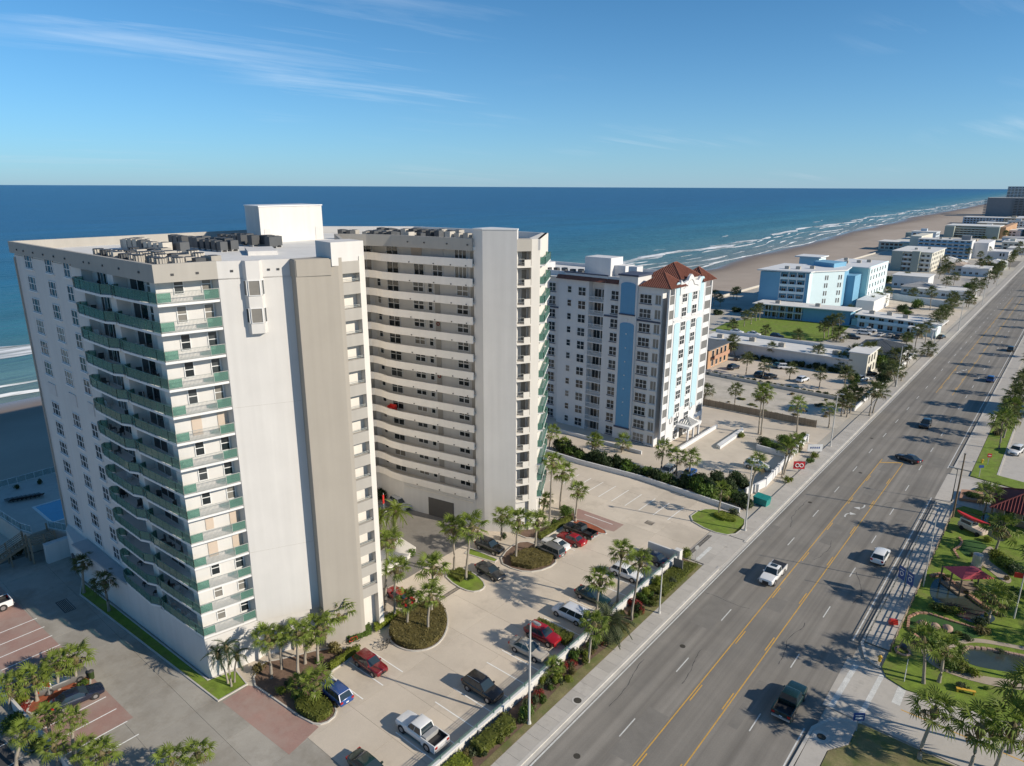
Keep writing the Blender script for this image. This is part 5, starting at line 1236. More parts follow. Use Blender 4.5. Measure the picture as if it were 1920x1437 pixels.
def car_meshes(kind):
    if kind in CARM: return CARM[kind]
    S = SPEC[kind]; D = {}
    rings = [ring(*r) for r in S['body']]
    D['body'] = MB().loft(rings).mesh('body', 38, True)
    x0, x1, x2, x3, zb, zt, wb, wt = S['cab']
    zb -= .03
    # cabin: base ring, shoulder ring, roof with a slight crown
    cab = MB(); zs = zt - .06
    base = [(x0, -wb, zb), (x0, wb, zb), (x3, wb, zb), (x3, -wb, zb)]
    sh = [(x1, -wt - .03, zs), (x1, wt + .03, zs), (x2, wt + .03, zs), (x2, -wt - .03, zs)]
    rf = [(x1 - .18, -wt + .1, zt), (x1 - .18, wt - .1, zt), (x2 + .15, wt - .1, zt), (x2 + .15, -wt + .1, zt)]
    cab.loft([base, sh, rf]); D['cabin'] = cab.mesh('cabin', 25, True)
    def pane(a, b, c, d, ins=.08, out=.012):
        a, b, c, d = map(Vector, (a, b, c, d)); ctr = (a + b + c + d) / 4
        q = []
        nrm = (b - a).cross(d - a).normalized()
        if nrm.dot(ctr - Vector(((x0 + x3) / 2, 0, zb))) < 0: nrm = -nrm
        for p in (a, b, c, d): q.append(p + (ctr - p) * ins + nrm * out)
        lo = [p - nrm * .03 for p in q]
        return MB().loft([lo, q])
    D['windshield'] = pane(base[0], base[1], sh[1], sh[0], .09).mesh('windshield')
    D['rear_window'] = pane(base[3], base[2], sh[2], sh[3], .12).mesh('rear_window')
    sides = []
    ns = S['ns']
    for s in (-1, 1):
        b0, b1 = Vector((x0 - .12, s * wb, zb + .02)), Vector((x3 + .1, s * wb, zb + .02)); t0, t1 = Vector((x1 - .02, s * (wt + .03), zs - .02)), Vector((x2 + .02, s * (wt + .03), zs - .02))
        for k in range(ns):
            u, v = k / ns, (k + 1) / ns
            sides.append(pane(b0.lerp(b1, u), b0.lerp(b1, v), t0.lerp(t1, v), t0.lerp(t1, u), .07).mesh('side_window'))
    D['side'] = sides
    wr = S['wr']; hw = max(r[3] for r in S['body'])
    D['wheel'] = MB().loft([[(wr * k * math.cos(t), y, wr * k * math.sin(t)) for t in [2 * math.pi * q / 18 for q in range(18)]] for k, y in ((.86, -.11), (1, -.08), (1, .08), (.86, .11))]).mesh('wheel', 40, True)
    rim = MB(); rim.tube([(0, -.118, 0), (0, .118, 0)], wr * .62, 14); D['rim'] = rim.mesh('rim')
    ar = MB()
    for wx in S['wx']:
        for s in (-1, 1):
            ar.tube([(wx, s * (hw - .30), wr), (wx, s * (hw + .004), wr)], wr * 1.18, 16)
    ar.box(S['wx'][1] - .3, S['wx'][0] + .3, -hw * .8, hw * .8, .2, .34); D['underbody'] = ar.mesh('underbody')
    D['wpos'] = [(wx, s * (hw - .10), wr) for wx in S['wx'] for s in (-1, 1)]
    xf, xr = S['body'][0][0], (S['bed'][1] if 'bed' in S else S['body'][-1][0])
    f1 = S['body'][1]; zl = f1[2] - .14
    D['headlight'] = [MB().box(f1[0] - .25, f1[0] + .05, s * f1[3] * .62 - .19, s * f1[3] * .62 + .19, zl - .07, zl + .06).mesh('headlight') for s in (-1, 1)]
    rl = S['body'][-2]; zr_ = (rl[2] if 'bed' not in S else 1.1) - .16; wrr = S['bed'][4] * .97 if 'bed' in S else rl[3]
    D['taillight'] = [MB().box(xr - .03, xr + .2, s * wrr * .80 - .15, s * wrr * .80 + .15, zr_ - .14, zr_ + .1).mesh('taillight') for s in (-1, 1)]
    D['grille'] = MB().box(xf - .12, xf + .012, -.42, .42, .42, zl - .05).mesh('grille')
    D['mirror'] = [MB().box(x0 - .32, x0 - .14, s * (wb + .06) - .1, s * (wb + .06) + .1, zb + .05, zb + .2).mesh('mirror') for s in (-1, 1)]
    D['plate'] = MB().box(xr - .035, xr + .02, -.16, .16, .62, .76).mesh('plate')
    if 'bed' in S:
        a, b, z0, z1, w = S['bed']; bd = MB()
        bd.box(b, a, -w, -w + .09, z0, z1); bd.box(b, a, w - .09, w, z0, z1); bd.box(b + .002, b + .09, -w + .09, w - .09, z0 + .1, z1 - .02); bd.box(b + .1, a, -w + .1, w - .1, z0, .72)
        D['bed'] = bd.mesh('bed'); D['liner'] = MB().box(b + .1, a - .02, -w + .1, w - .1, .72, .74).box(b + .1, a - .02, -w + .1, -w + .115, .74, z1 - .03).box(b + .1, a - .02, w - .115, w - .1, .74, z1 - .03).mesh('bed_liner')
        D['bumper'] = MB().box(b - .14, b + .05, -w * .92, w * .92, .5, .68).mesh('rear_bumper')
    CARM[kind] = D
    return D
def car(kind, M, color, label, small=False, group=None, roof=None, scale=1.0, name=None, extras=()):
    D = car_meshes(kind); P = PAINT[color]
    nm = name or {'sedan': 'sedan', 'suv': 'sport_utility_vehicle', 'van': 'minivan', 'coupe': 'coupe', 'pickup': 'pickup_truck'}[kind]
    if scale != 1.0: M = M @ Matrix.Scale(scale, 4)
    o = O(nm, None, None, None, M, label=label, cat={'sedan': 'car', 'suv': 'car', 'van': 'van', 'coupe': 'car', 'pickup': 'pickup truck'}[kind], group=group)
    b = O('body', D['body'], P, o, M); O('cabin', D['cabin'], roof and PAINT[roof] or P, o, M)
    O('windshield', D['windshield'], M_['car_glass'], o, M); O('rear_window', D['rear_window'], M_['car_glass'], o, M)
    for me in D['side']: O('side_window', me, M_['car_glass'], o, M)
    for p in D['wpos']:
        Mw = M @ Matrix.Translation(p); w = O('wheel', D['wheel'], M_['tyre'], o, Mw)
        if not small: O('rim', D['rim'], M_['rim'], w, Mw)
    if not small:
        O('underbody', D['underbody'], M_['car_trim'], o, M); O('grille', D['grille'], M_['car_trim'], o, M); O('plate', D['plate'], M_['plate'], o, M)
        for me in D['headlight']: O('headlight', me, M_['headlight'], o, M)
        for me in D['taillight']: O('taillight', me, M_['taillight'], o, M)
        for me in D['mirror']: O('mirror', me, P, o, M)
    if 'bed' in D:
        O('bed', D['bed'], P, o, M); O('bed_liner', D['liner'], M_['car_trim'], o, M); O('rear_bumper', D['bumper'], M_['metal_grey'], o, M)
    for e in extras:
        if e == 'toolbox': O('tool_box', MB().box(-1.55, -1.0, -.85, .85, .8, 1.3), M_['metal_grey'], o, M)
        if e == 'roof_rails': O('roof_rail', MB().tube([(.1, -.66, 1.74), (-1.7, -.66, 1.74)], .025, 6), M_['rim'], o, M); O('roof_rail', MB().tube([(.1, .66, 1.74), (-1.7, .66, 1.74)], .025, 6), M_['rim'], o, M)
        if e == 'bed_cover': O('bed_cover', MB().box(-2.85, -.98, -.92, .92, 1.17, 1.2), M_['car_trim'], o, M)
        if e == 'sunroof': O('sunroof', MB().box(-.5, .3, -.45, .45, 1.8, 1.892), M_['car_glass'], o, M)
    return o
def carpx(kind, rear, front, color, label, z=.75, ground=0.03, ang=None, **k):
    """rear and front pixel of the car's middle line at mid height"""
    a, b = gp(*rear, z), gp(*front, z); c = (a + b) / 2
    rz = math.atan2(b.y - a.y, b.x - a.x) if ang is None else ang
    return car(kind, T(c.x, c.y, ground, rz), color, label, **k)
# by the wall
carpx('pickup', (839, 1390), (743, 1350), 'white', 'white crew cab pickup with a tool box backed up to the lot wall', ang=R(180), extras=('toolbox',))
carpx('suv', (872, 1272), (940, 1305), 'black', 'black sport utility vehicle parked nose to the lot wall', ang=R(0), extras=('roof_rails',))
carpx('sedan', (960, 1200), (1024, 1230), 'beige', 'beige sedan parked next to the red one at the wall', ang=R(2))
carpx('suv', (988, 1175), (1050, 1203), 'red', 'bright red sport utility vehicle parked beside the clipped hedge', ang=R(0), scale=.98)
carpx('van', (1102, 1155), (1040, 1143), 'pearl', 'pale bluish white minivan backed in by the clipped hedge', ang=R(180))
carpx('sedan', (1080, 1110), (1143, 1121), 'green', 'very dark green sedan parked at the lot wall', ang=R(0))
carpx('suv', (1146, 1067), (1205, 1079), 'white', 'white sport utility vehicle behind the paired wall palms', ang=R(0), scale=.95)
carpx('sedan', (1240, 1053), (1205, 1034), 'navy', 'dark blue sedan backed in at the end of the lot wall', ang=R(178))
car('sedan', T(-42.2, 30.6, LZ, R(0)), 'green', 'dark green sedan in the stall beside the white pickup')
# building side
carpx('suv', (668, 1233), (722, 1253), 'maroon', 'dark red crossover parked beside the bicycles', ang=R(0), scale=.93)
carpx('suv', (652, 1309), (604, 1282), 'blue', 'shiny blue crossover parked against the palm bed', ang=R(178), scale=.95, extras=('roof_rails',))
carpx('sedan', (770, 1122), (728, 1108), 'red', 'red car half hidden behind palms by the tower', ang=R(172))
carpx('suv', (895, 1013), (943, 1034), 'black', 'black sport utility vehicle beside a white striped wedge of lawn', ang=R(2), scale=.98)
carpx('sedan', (890, 1062), (949, 1076), 'charcoal', 'dark grey convertible driving past the palm islands', ang=R(-6))
carpx('suv', (734, 938), (768, 949), 'silver', 'silver crossover in the shade by the garage wall', ang=R(-10))
carpx('sedan', (720, 958), (700, 940), 'charcoal', 'dark car in the shaded court behind the flagpole', ang=R(170))
carpx('van', (1056, 1036), (1008, 1024), 'grey', 'grey minivan at the palm hedge next to a white coupe', ang=R(178), scale=.92)
carpx('coupe', (1068, 1026), (1017, 1010), 'white', 'white coupe between the grey minivan and a red sedan', ang=R(178))
carpx('sedan', (1097, 1018), (1047, 1000), 'red', 'glossy red sedan between the white coupe and a black pickup', ang=R(178))
carpx('pickup', (1121, 1003), (1055, 986), 'black', 'black pickup with dark red tailgate at the end of the row', ang=R(178), scale=.95)
# on the avenue
carpx('pickup', (1467, 1060), (1431, 1089), 'white', 'white pickup with a black bed cover driving on the avenue', ang=R(-90), ground=0, extras=('bed_cover', 'sunroof'))
carpx('suv', (1642, 1049), (1661, 1029), 'white', 'white crossover driving away on the avenue', ang=R(90), ground=0, z=.9)
carpx('pickup', (1463, 1335), (1500, 1287), 'green', 'blackish green pickup driving away with its bed open', ang=R(90), ground=0, z=.9)
carpx('sedan', (1725, 857), (1682, 859), 'charcoal', 'dark sedan turning across the centre lane', ang=R(158), ground=0)
carpx('suv', (1739, 789), (1732, 800), 'black', 'black crossover waiting in the centre turn lane', ang=R(-92), ground=0)
carpx('suv', (1855, 714), (1861, 706), 'blue', 'blue crossover far along the avenue', ang=R(90), ground=0, small=True)
carpx('suv', (1892, 658), (1899, 650), 'charcoal', 'dark crossover further away on the avenue', ang=R(90), ground=0, small=True)
carpx('suv', (1908, 838), (1902, 850), 'white', 'white sport utility vehicle parked right of the avenue', ang=R(-100), ground=0.0)
# left corner
carpx('sedan', (108, 1312), (180, 1297), 'navy', 'long dark blue sedan parked beside the mulch bed', ang=R(83))
carpx('sedan', (78, 1288), (152, 1260), 'grey', 'grey sedan parked behind three leaning palms', ang=R(85))
p_ = gp(20, 1122, .9); car('pickup', T(p_.x, p_.y - 2.9, LZ, R(-90)), 'white', 'white pickup on the shaded red paving')
# forecourt of the blue and white condominium
carpx('suv', (1398, 866), (1442, 878), 'white', 'white car in the forecourt behind a leaning palm', ang=R(5), ground=0)
carpx('suv', (1240, 878), (1262, 888), 'silver', 'silver car behind the dense sea grape hedge', ang=R(-88), ground=0, small=True)
carpx('sedan', (1282, 882), (1300, 892), 'blue', 'blue car behind the sea grape hedge', ang=R(-88), ground=0, small=True)
# far car parks
FAR = [(1375, 689, 'suv', 'navy', 80, 'dark crossover near the orange motel'), (1387, 672, 'sedan', 'charcoal', 85, 'dark sedan in front of the long motel wall'), (1426, 703, 'suv', 'black', 80, 'black crossover beside another black car at the palm row'),
       (1445, 706, 'sedan', 'black', 80, 'black sedan right of the black crossover at the palm row'), (1458, 685, 'sedan', 'teal', 85, 'teal sedan by the long motel wall'), (1473, 689, 'suv', 'white', 30, 'white crossover by the long motel wall'),
       (1505, 712, 'suv', 'pearl', 80, 'pale crossover alone in the car park aisle'), (1614, 711, 'suv', 'white', 60, 'white crossover by the cream stucco end block'), (1628, 700, 'sedan', 'charcoal', 50, 'dark sedan under the cream stucco end block'),
       (1382, 622, 'sedan', 'white', 0, 'white sedan on the drive by the lawn corner'), (1414, 626, 'sedan', 'white', 0, 'white sedan second along the lawn drive'), (1457, 631, 'suv', 'navy', 0, 'dark crossover on the lawn drive'),
       (1600, 633, 'suv', 'charcoal', 10, 'dark crossover in front of the white van'), (1620, 625, 'van', 'white', 10, 'white van by the turquoise motel'), (1628, 620, 'pickup', 'white', 10, 'white pickup beyond the white van'),
       (1651, 628, 'sedan', 'silver', 85, 'silver sedan at the turquoise motel'), (1670, 630, 'sedan', 'beige', 85, 'beige sedan at the turquoise motel'), (1686, 632, 'suv', 'brown', 85, 'brown crossover at the turquoise motel'),
       (1651, 643, 'suv', 'pearl', 0, 'pale blue crossover in the middle of the motel car park'), (1701, 578, 'sedan', 'black', 0, 'black sedan in the car park behind the turquoise motel'), (1765, 632, 'sedan', 'black', 80, 'black sedan by the motel drive next to the sidewalk')]
for px, py, kind, colr, a, lab in FAR:
    p = gp(px, py, .5); car(kind, T(p.x, p.y, 0, R(a)), colr, lab, small=True)
# bicycles by the red crossover
def bicycle(px, py, rz, colr, lab):
    p = gp(px, py, LZ); M = T(p.x, p.y, LZ, rz); o = O('bicycle', None, None, None, M, label=lab, cat='bicycle')
    wh = MB()
    for t in range(20): pass
    ringp = [(.33 * math.cos(2 * math.pi * q / 16), 0, .34 + .33 * math.sin(2 * math.pi * q / 16)) for q in range(17)]
    me = MB().tube(ringp, .03, 6).mesh('wheel')
    for x in (-.52, .52): O('wheel', me, M_['tyre'], o, M @ Matrix.Translation((x, 0, 0)))
    O('frame', MB().tube([(-.52, 0, .34), (-.1, 0, .3), (.38, 0, .82), (-.22, 0, .78), (-.1, 0, .3)], .03, 6).tube([(.38, 0, .95), (.52, 0, .34)], .03, 6).tube([(-.52, 0, .34), (-.25, 0, .85)], .025, 6), M_[colr], o, M)
    O('saddle', MB().box(-.38, -.12, -.07, .07, .88, .95), M_['tyre'], o, M); O('handlebar', MB().tube([(.3, -.28, 1.0), (.4, 0, .98), (.3, .28, 1.0)], .02, 6), M_['metal_dark'], o, M)
bicycle(663, 1206, R(70), 'red_plastic', 'red bicycle leaning at the hedge by the crossover'); bicycle(722, 1214, R(100), 'metal_dark', 'black bicycle standing near the palm island'); bicycle(729, 1210, R(110), 'metal_dark', 'dark bicycle next to the black one near the island')
# ------------------------------------------------------------------ plants
def fan_frond(seed, droop=.35, blades=12, pet=1.1, rad=1.0):
    """fan palm leaf along +x: stalk and radiating folded blades"""
    r = random.Random(seed); mb = MB()
    mb.tube([(0, 0, 0), (pet * .5, 0, .06), (pet, 0, .02)], [.028, .022, .016], 4)
    for k in range(blades):
        a = R(-105 + 210 * k / (blades - 1) + r.uniform(-4, 4)); L = rad * (1 - .28 * abs(k / (blades - 1) - .5) * 2 + r.uniform(-.08, .05))
        d = Vector((math.cos(a), math.sin(a), 0)); s = Vector((-d.y, d.x, 0)); w = .055
        b0 = Vector((pet, 0, .02)); m = b0 + d * L * .55 + Vector((0, 0, .10 - abs(math.sin(a)) * .05)); t = b0 + d * L * (1 - droop * .25) + Vector((0, 0, -droop * L * (.6 + .5 * r.random())))
        mb.face([b0 - s * .02, m - s * w, m + Vector((0, 0, .05)), b0]); mb.face([b0, m + Vector((0, 0, .05)), m + s * w, b0 + s * .02])
        mb.face([m - s * w, t, m + Vector((0, 0, .05))]); mb.face([m + Vector((0, 0, .05)), t, m + s * w])
    return mb
def feather_frond(seed, L=2.2, n=15, leaf=.55, droop=.9):
    r = random.Random(seed); mb = MB(); pts = []
    for k in range(n + 1):
        t = k / n; pts.append(Vector((L * t * (1 - .18 * t * droop), 0, .55 * L * t * (1 - t) * 1.2 - droop * L * .42 * t * t)))
    mb.tube(pts[::3] + [pts[-1]] if (n % 3) else pts[::3], [.035] * len(pts[::3] + ([pts[-1]] if n % 3 else [])), 4)
    for k in range(2, n + 1):
        t = k / n; l = leaf * math.sin(math.pi * min(1, t * .85 + .15)) + .08
        for s in (-1, 1):
            p = pts[k]; d = Vector((.55, s * .85, -.28 + r.uniform(-.12, .12))).normalized(); w = Vector((.05, 0, .0))
            q = p + d * l
            mb.face([p - w, p + w, q + Vector((0, 0, -.06 * l))])
    return mb
FANS = [fan_frond(k, dr).mesh('frond') for k, dr in enumerate((.2, .35, .55))]
FANS_OLD = [fan_frond(9 + k, .75, 11, .7, .85).mesh('frond') for k in range(2)]
FEATH = [feather_frond(k).mesh('frond') for k in range(3)]
trunk_cache = {}
def trunk_mesh(h, lean, r0, r1, seed):
    r = random.Random(seed); n = 9; pts = []; rad = []
    for k in range(n + 1):
        t = k / n; pts.append((lean[0] * (t ** 1.5) + .03 * math.sin(t * 9 + seed), lean[1] * (t ** 1.5), h * t)); rad.append((r0 * (1.35 - .35 * min(1, t * 8)) + (r1 - r0) * t) * (1 + .06 * (k % 2)))
    return MB().tube(pts, rad, 9)
heart = MB().loft([[(rr * math.cos(a), rr * math.sin(a), z) for a in [2 * math.pi * q / 8 for q in range(8)]] for rr, z in ((.16, -.75), (.30, -.45), (.34, -.1), (.2, .25), (.05, .45))]).mesh('crown')
def frond_M(top, az, el, s, roll=0):
    return Matrix.Translation(top) @ Matrix.Rotation(az, 4, 'Z') @ Matrix.Rotation(-el, 4, 'Y') @ Matrix.Rotation(roll, 4, 'X') @ Matrix.Scale(s, 4)
def palm(base, crown, label, group, size=1.0, near=True, n=23, kind='fan', trunk_r=.17, leaf='palm_leaf', seed=None):
    """base: plan point; crown: point of the crown's heart"""
    seed = seed if seed is not None else rnd.randrange(10 ** 6); r = random.Random(seed)
    base = Vector(base); crown = Vector(crown); h = crown.z - base.z
    if near: size *= r.uniform(1.0, 1.22)
    M = Matrix.Translation(base)
    o = O('palm_tree', None, None, None, M, label=label, cat='palm', group=group)
    O('trunk', trunk_mesh(h, (crown.x - base.x, crown.y - base.y), trunk_r, trunk_r * .72, seed), M_['palm_trunk'], o, M, smooth=50)
    fr = []
    for k in range(n):
        t = k / (n - 1); az = k * 2.39996 + r.uniform(-.25, .25)
        el = R(80) - R(125) * (t ** .9) + R(r.uniform(-12, 12)); s = size * r.uniform(.88, 1.1) * (.75 if t < .12 else 1)
        fr.append((az, el, s, t > .86))
    if near:
        c = O('crown', heart, M_['palm_old'], o, Matrix.Translation(crown) @ Matrix.Scale(size, 4))
        for az, el, s, old in fr:
            me = r.choice(FANS_OLD if old else FANS) if kind == 'fan' else r.choice(FEATH)
            O('frond', me, M_['palm_old'] if (old and kind == 'fan') else M_[leaf], c, frond_M(crown, az, el, s, R(r.uniform(-20, 20))))
    else:
        O('crown', far_crown(kind, seed % 4, n), [M_[leaf], M_['palm_old']], o, Matrix.Translation(crown) @ Matrix.Rotation(r.uniform(0, 6.2), 4, 'Z') @ Matrix.Scale(size * 1.0, 4))
    return o
FARC = {}
def far_crown(kind, v, n):
    if (kind, v, n) in FARC: return FARC[(kind, v, n)]
    r = random.Random(100 + v); mb = MB(); srcs = [fan_frond(30 + k, dr, 11) for k, dr in enumerate((.2, .4, .6))] if kind == 'fan' else [feather_frond(40 + k, n=10) for k in range(2)]
    for k in range(n):
        t = k / (n - 1); az = k * 2.39996 + r.uniform(-.3, .3); el = R(80) - R(130) * (t ** .85) + R(r.uniform(-10, 10)); M = frond_M(Vector((0, 0, 0)), az, el, r.uniform(.85, 1.1), R(r.uniform(-20, 20)))
        s = r.choice(srcs); i = len(mb.v); mb.v += [tuple(M @ Vector(p)) for p in s.v]; mb.f += [tuple(i + c for c in f) for f in s.f]; mb.m += [1 if t > .86 else 0] * len(s.f)
    FARC[(kind, v, n)] = mb.mesh('crown'); return FARC[(kind, v, n)]
def palmpx(b, c, label, group, size=1.0, near=True, z0=.05, **k):
    base = gp(*b, z0); d = ray(*c)
    # the crown stands over the base: nearest point of the crown pixel's ray to the trunk's axis
    t = (base.x * d.x + base.y * d.y) / (d.x ** 2 + d.y ** 2); cr = Vector((d.x * t, d.y * t, CAM_H + d.z * t))
    return palm(base, cr, label, group, size, near, **k)

# shrubs: many small leaf faces through a lumpy volume
def leaf_ball(seed, n=420, leaf=.13, lumps=5, flat=.85):
    r = random.Random(seed); mb = MB(); L = [(Vector((r.uniform(-.45, .45), r.uniform(-.45, .45), r.uniform(.3, .75))), r.uniform(.35, .6)) for _ in range(lumps)] + [(Vector((0, 0, .5)), .62)]
    for k in range(n):
        c, rad = r.choice(L); d = Vector((r.gauss(0, 1), r.gauss(0, 1), r.gauss(0.25, 1))).normalized(); p = c + d * rad * (r.random() ** .35); p.z = max(.02, p.z * flat)
        u = Vector((r.gauss(0, 1), r.gauss(0, 1), r.gauss(0, 1))).normalized(); v = u.cross(d + Vector((.01, 0, .3))).normalized(); s = leaf * r.uniform(.6, 1.3)
        mb.face([p - u * s, p - v * s * .55, p + u * s, p + v * s * .55])
    return mb.mesh('foliage')
BALL = [leaf_ball(k, 520, .12) for k in range(4)]; BALL_BIG = [leaf_ball(20 + k, 1500, .085, 8) for k in range(3)]; BALL_COARSE = [leaf_ball(30 + k, 520, .16, 6) for k in range(3)]
stem_me = MB().tube([(0, 0, 0), (.03, .02, .3), (0, 0, .55)], [.05, .04, .02], 6).tube([(0, 0, .2), (.25, .1, .5)], [.03, .012], 5).tube([(0, 0, .2), (-.2, -.18, .5)], [.03, .012], 5).mesh('stems')
def shrub(p, r, h, leaf, label, group, name='shrub', big=None):
    M = Matrix.Translation(p) @ Matrix.Rotation(rnd.uniform(0, 6.2), 4, 'Z') @ Matrix.Diagonal((r, r, h, 1))
    o = O(name, None, None, None, Matrix.Translation(p), label=label, cat='shrub', group=group)
    src = big or (BALL_BIG if max(r, h) > 1.3 else BALL)
    O('foliage', rnd.choice(src), M_[leaf], o, M); O('stems', stem_me, M_['bark'], o, M)
    return o
def shrubpx(px, py, r, h, leaf, label, group, z=.05, **k): return shrub(gp(px, py, z), r, h, leaf, label, group, **k)
def hedge(poly, h, leaf, label, z0=.1, dens=55, name='hedge', lf=.10, group=None, wob=.08):
    """clipped bed: solid core and a skin of leaf faces"""
    r = random.Random(len(poly) * 7 + int(h * 100)); n = len(poly)
    a = sum(poly[k][0] * poly[(k + 1) % n][1] - poly[(k + 1) % n][0] * poly[k][1] for k in range(n)) / 2
    if a < 0: poly = poly[::-1]
    cx_, cy_ = sum(p[0] for p in poly) / n, sum(p[1] for p in poly) / n
    o = O(name, None, None, None, Vector((cx_, cy_, z0)), label=label, cat='hedge', group=group)
    O('branches', MB().prism(offset(poly, .1, True), z0, z0 + h - .08), M_[leaf], o)
    mb = MB(); xs, ys = [p[0] for p in poly], [p[1] for p in poly]
    def inside(x, y):
        c = False; j = n - 1
        for i in range(n):
            if (poly[i][1] > y) != (poly[j][1] > y) and x < (poly[j][0] - poly[i][0]) * (y - poly[i][1]) / (poly[j][1] - poly[i][1]) + poly[i][0]: c = not c
            j = i
        return c
    def leafq(p, nrm):
        u = Vector((r.gauss(0, 1), r.gauss(0, 1), r.gauss(0, 1))).normalized(); v = u.cross(nrm + Vector((r.uniform(-.6, .6), r.uniform(-.6, .6), r.uniform(-.6, .6)))).normalized(); s = lf * r.uniform(.6, 1.35)
        mb.face([p - u * s, p - v * s * .6, p + u * s, p + v * s * .6])
    for _ in range(int(abs(a) * dens)):
        x, y = r.uniform(min(xs), max(xs)), r.uniform(min(ys), max(ys))
        if inside(x, y): leafq(Vector((x, y, z0 + h + wob * math.sin(x * 1.9) * math.sin(y * 2.3) + r.uniform(-.08, .06))), Vector((0, 0, 1)))
    for k in range(n):
        p, q = Vector((*poly[k], 0)), Vector((*poly[(k + 1) % n], 0)); L = (q - p).length; nrm = Vector(((q - p).y, -(q - p).x, 0)).normalized()
        for _ in range(int(L * h * dens)): t = r.random(); leafq(p.lerp(q, t) + nrm * r.uniform(-.08, .05) + Vector((0, 0, z0 + r.random() * h)), nrm)
    O('leaves', mb, M_[leaf], o, kind='stuff')
    return o
def bed(name, poly, m, label, z=.12, kerbw=.16):
    """raised island: kerb ring and soil"""
    n = len(poly); a = sum(poly[k][0] * poly[(k + 1) % n][1] - poly[(k + 1) % n][0] * poly[k][1] for k in range(n))
    if a < 0: poly = poly[::-1]
    o = O(name, MB().prism(offset(poly, kerbw, True), -.02, z), M_[m], kind='structure', label=label)
    O('kerb_ring', MB().wall(poly, kerbw, -.02, z + .05, 0, True, 1), M_['concrete_kerb'], o)
    return o
def smoothpoly(pts, it=2):
    for _ in range(it):
        q = []
        for k in range(len(pts)):
            a, b = pts[k], pts[(k + 1) % len(pts)]
            q += [(a[0] * .75 + b[0] * .25, a[1] * .75 + b[1] * .25), (a[0] * .25 + b[0] * .75, a[1] * .25 + b[1] * .75)]
        pts = q
    return pts
# beds of the condominium
bed('lawn', [(-97.5, 25.75), (-94, 24.3), (-61.5, 26.2), (-61.5, 29.6), (-64.7, 30), (-65.5, 27.2)], 'grass', 'narrow lawn strip along the shaded tower wall', .1)
front = smoothpoly([(-61.5, 29.8), (-58, 30.1), (-51.6, 30.5), (-50.2, 31.4), (-50.4, 33.2), (-52.2, 34.0), (-56.2, 35.8), (-56.3, 39.9), (-57.6, 40.6), (-60.2, 38.6), (-62.5, 34), (-63.6, 32.6)], 1)
bed('planting_bed', front, 'mulch', 'mulched planting bed with palms before the white tower wall')
hedge([(-56.9, 36.6), (-56.3, 36.6), (-56.5, 40.9), (-57.1, 40.9)], .8, 'leaf_lime', 'bright green clipped hedge in front of the dark red crossover')
hedge(smoothpoly([(-54.8, 30.6), (-51.2, 30.8), (-50.6, 32.0), (-51.0, 33.2), (-53.5, 33.4), (-54.6, 32.2)], 1), .75, 'leaf_hedge', 'rounded brownish hedge at the tip of the palm bed')
islA = smoothpoly([(-57.4, 45.4), (-58.2, 48.2), (-58.0, 52.2), (-56.0, 53.6), (-53.0, 52.0), (-50.7, 48.8), (-50.5, 46.2), (-52.2, 44.3), (-55.0, 44.0)], 2)
bed('planting_bed', islA, 'mulch', 'rounded kerbed island beside the tower entrance')
hedge(offset(islA[::-1] if False else islA, -.25 if sum(islA[k][0] * islA[(k + 1) % len(islA)][1] - islA[(k + 1) % len(islA)][0] * islA[k][1] for k in range(len(islA))) < 0 else .25, True), .75, 'leaf_brown', 'big rounded brown and green hedge with two palms at the tower entrance')
hedge([(-59.9, 40.9), (-58.6, 40.9), (-58.0, 43.8), (-59.3, 44.4)], .8, 'leaf_green', 'green hedge against the foot of the stair tower'); hedge([(-58.7, 44.6), (-57.9, 44.2), (-57.9, 48.4), (-58.9, 48.4)], .8, 'leaf_lime', 'lime green hedge below the open stair landings')
islB = smoothpoly([(-61.0, 58.6), (-60.2, 61.6), (-57.2, 61.6), (-54.6, 60.6), (-54.0, 59.2), (-54.9, 57.8), (-57.6, 57.6)], 1)
bed('planting_bed', islB, 'grass', 'small grassy island with a pair of tall palms')
hedge([(-60.5, 58.9), (-59.9, 61.0), (-57.8, 61.1), (-57.6, 58.6)], .5, 'leaf_hedge', 'dark low hedge on the small grassy island')
islC = smoothpoly([(-57.2, 66.0), (-58.6, 70.0), (-58.4, 73.2), (-55.4, 73.6), (-51.6, 72.6), (-50.3, 70.8), (-51.2, 67.4), (-53.6, 65.8)], 1)
bed('planting_bed', islC, 'mulch', 'kerbed island by the right hand wing'); cC = sum(islC[k][0] * islC[(k + 1) % len(islC)][1] - islC[(k + 1) % len(islC)][0] * islC[k][1] for k in range(len(islC)))
hedge([(-54.9, 66.4), (-52.2, 67.4), (-50.9, 70.2), (-51.6, 72.0), (-54.6, 72.4), (-56.0, 70.6), (-56.2, 67.6)], .7, 'leaf_brown', 'rounded brown hedge beside the grey minivan')
bed('lawn', [(-62.5, 64.6), (-57.4, 65.6), (-57.6, 66.6), (-62.9, 66.4)], 'grass', 'thin striped wedge of lawn by the black car', .08)
bed('planting_bed', [(-62.0, 74.0), (-58.4, 74.0), (-56.2, 75.5), (-56.0, 84.0), (-50.3, 83.5), (-49.6, 81.6), (-56, 81.4), (-52, 86), (-58.4, 87.5), (-58.6, 78.6)][0:4] + [(-58.3, 87.0), (-58.5, 78.4)], 'mulch', 'mulched bed with palms at the end of the right wing')
hedge([(-57.0, 75.0), (-56.3, 75.0), (-56.3, 83.6), (-57.0, 83.6)], .8, 'leaf_hedge', 'hedge behind the row of parked cars by the right wing')
bed('planting_bed', smoothpoly([(-56.0, 82.2), (-50.6, 82.4), (-49.4, 83.1), (-50.6, 84.2), (-56.0, 84.6)], 1), 'mulch_red', 'red mulch island at the end of the parked cars')
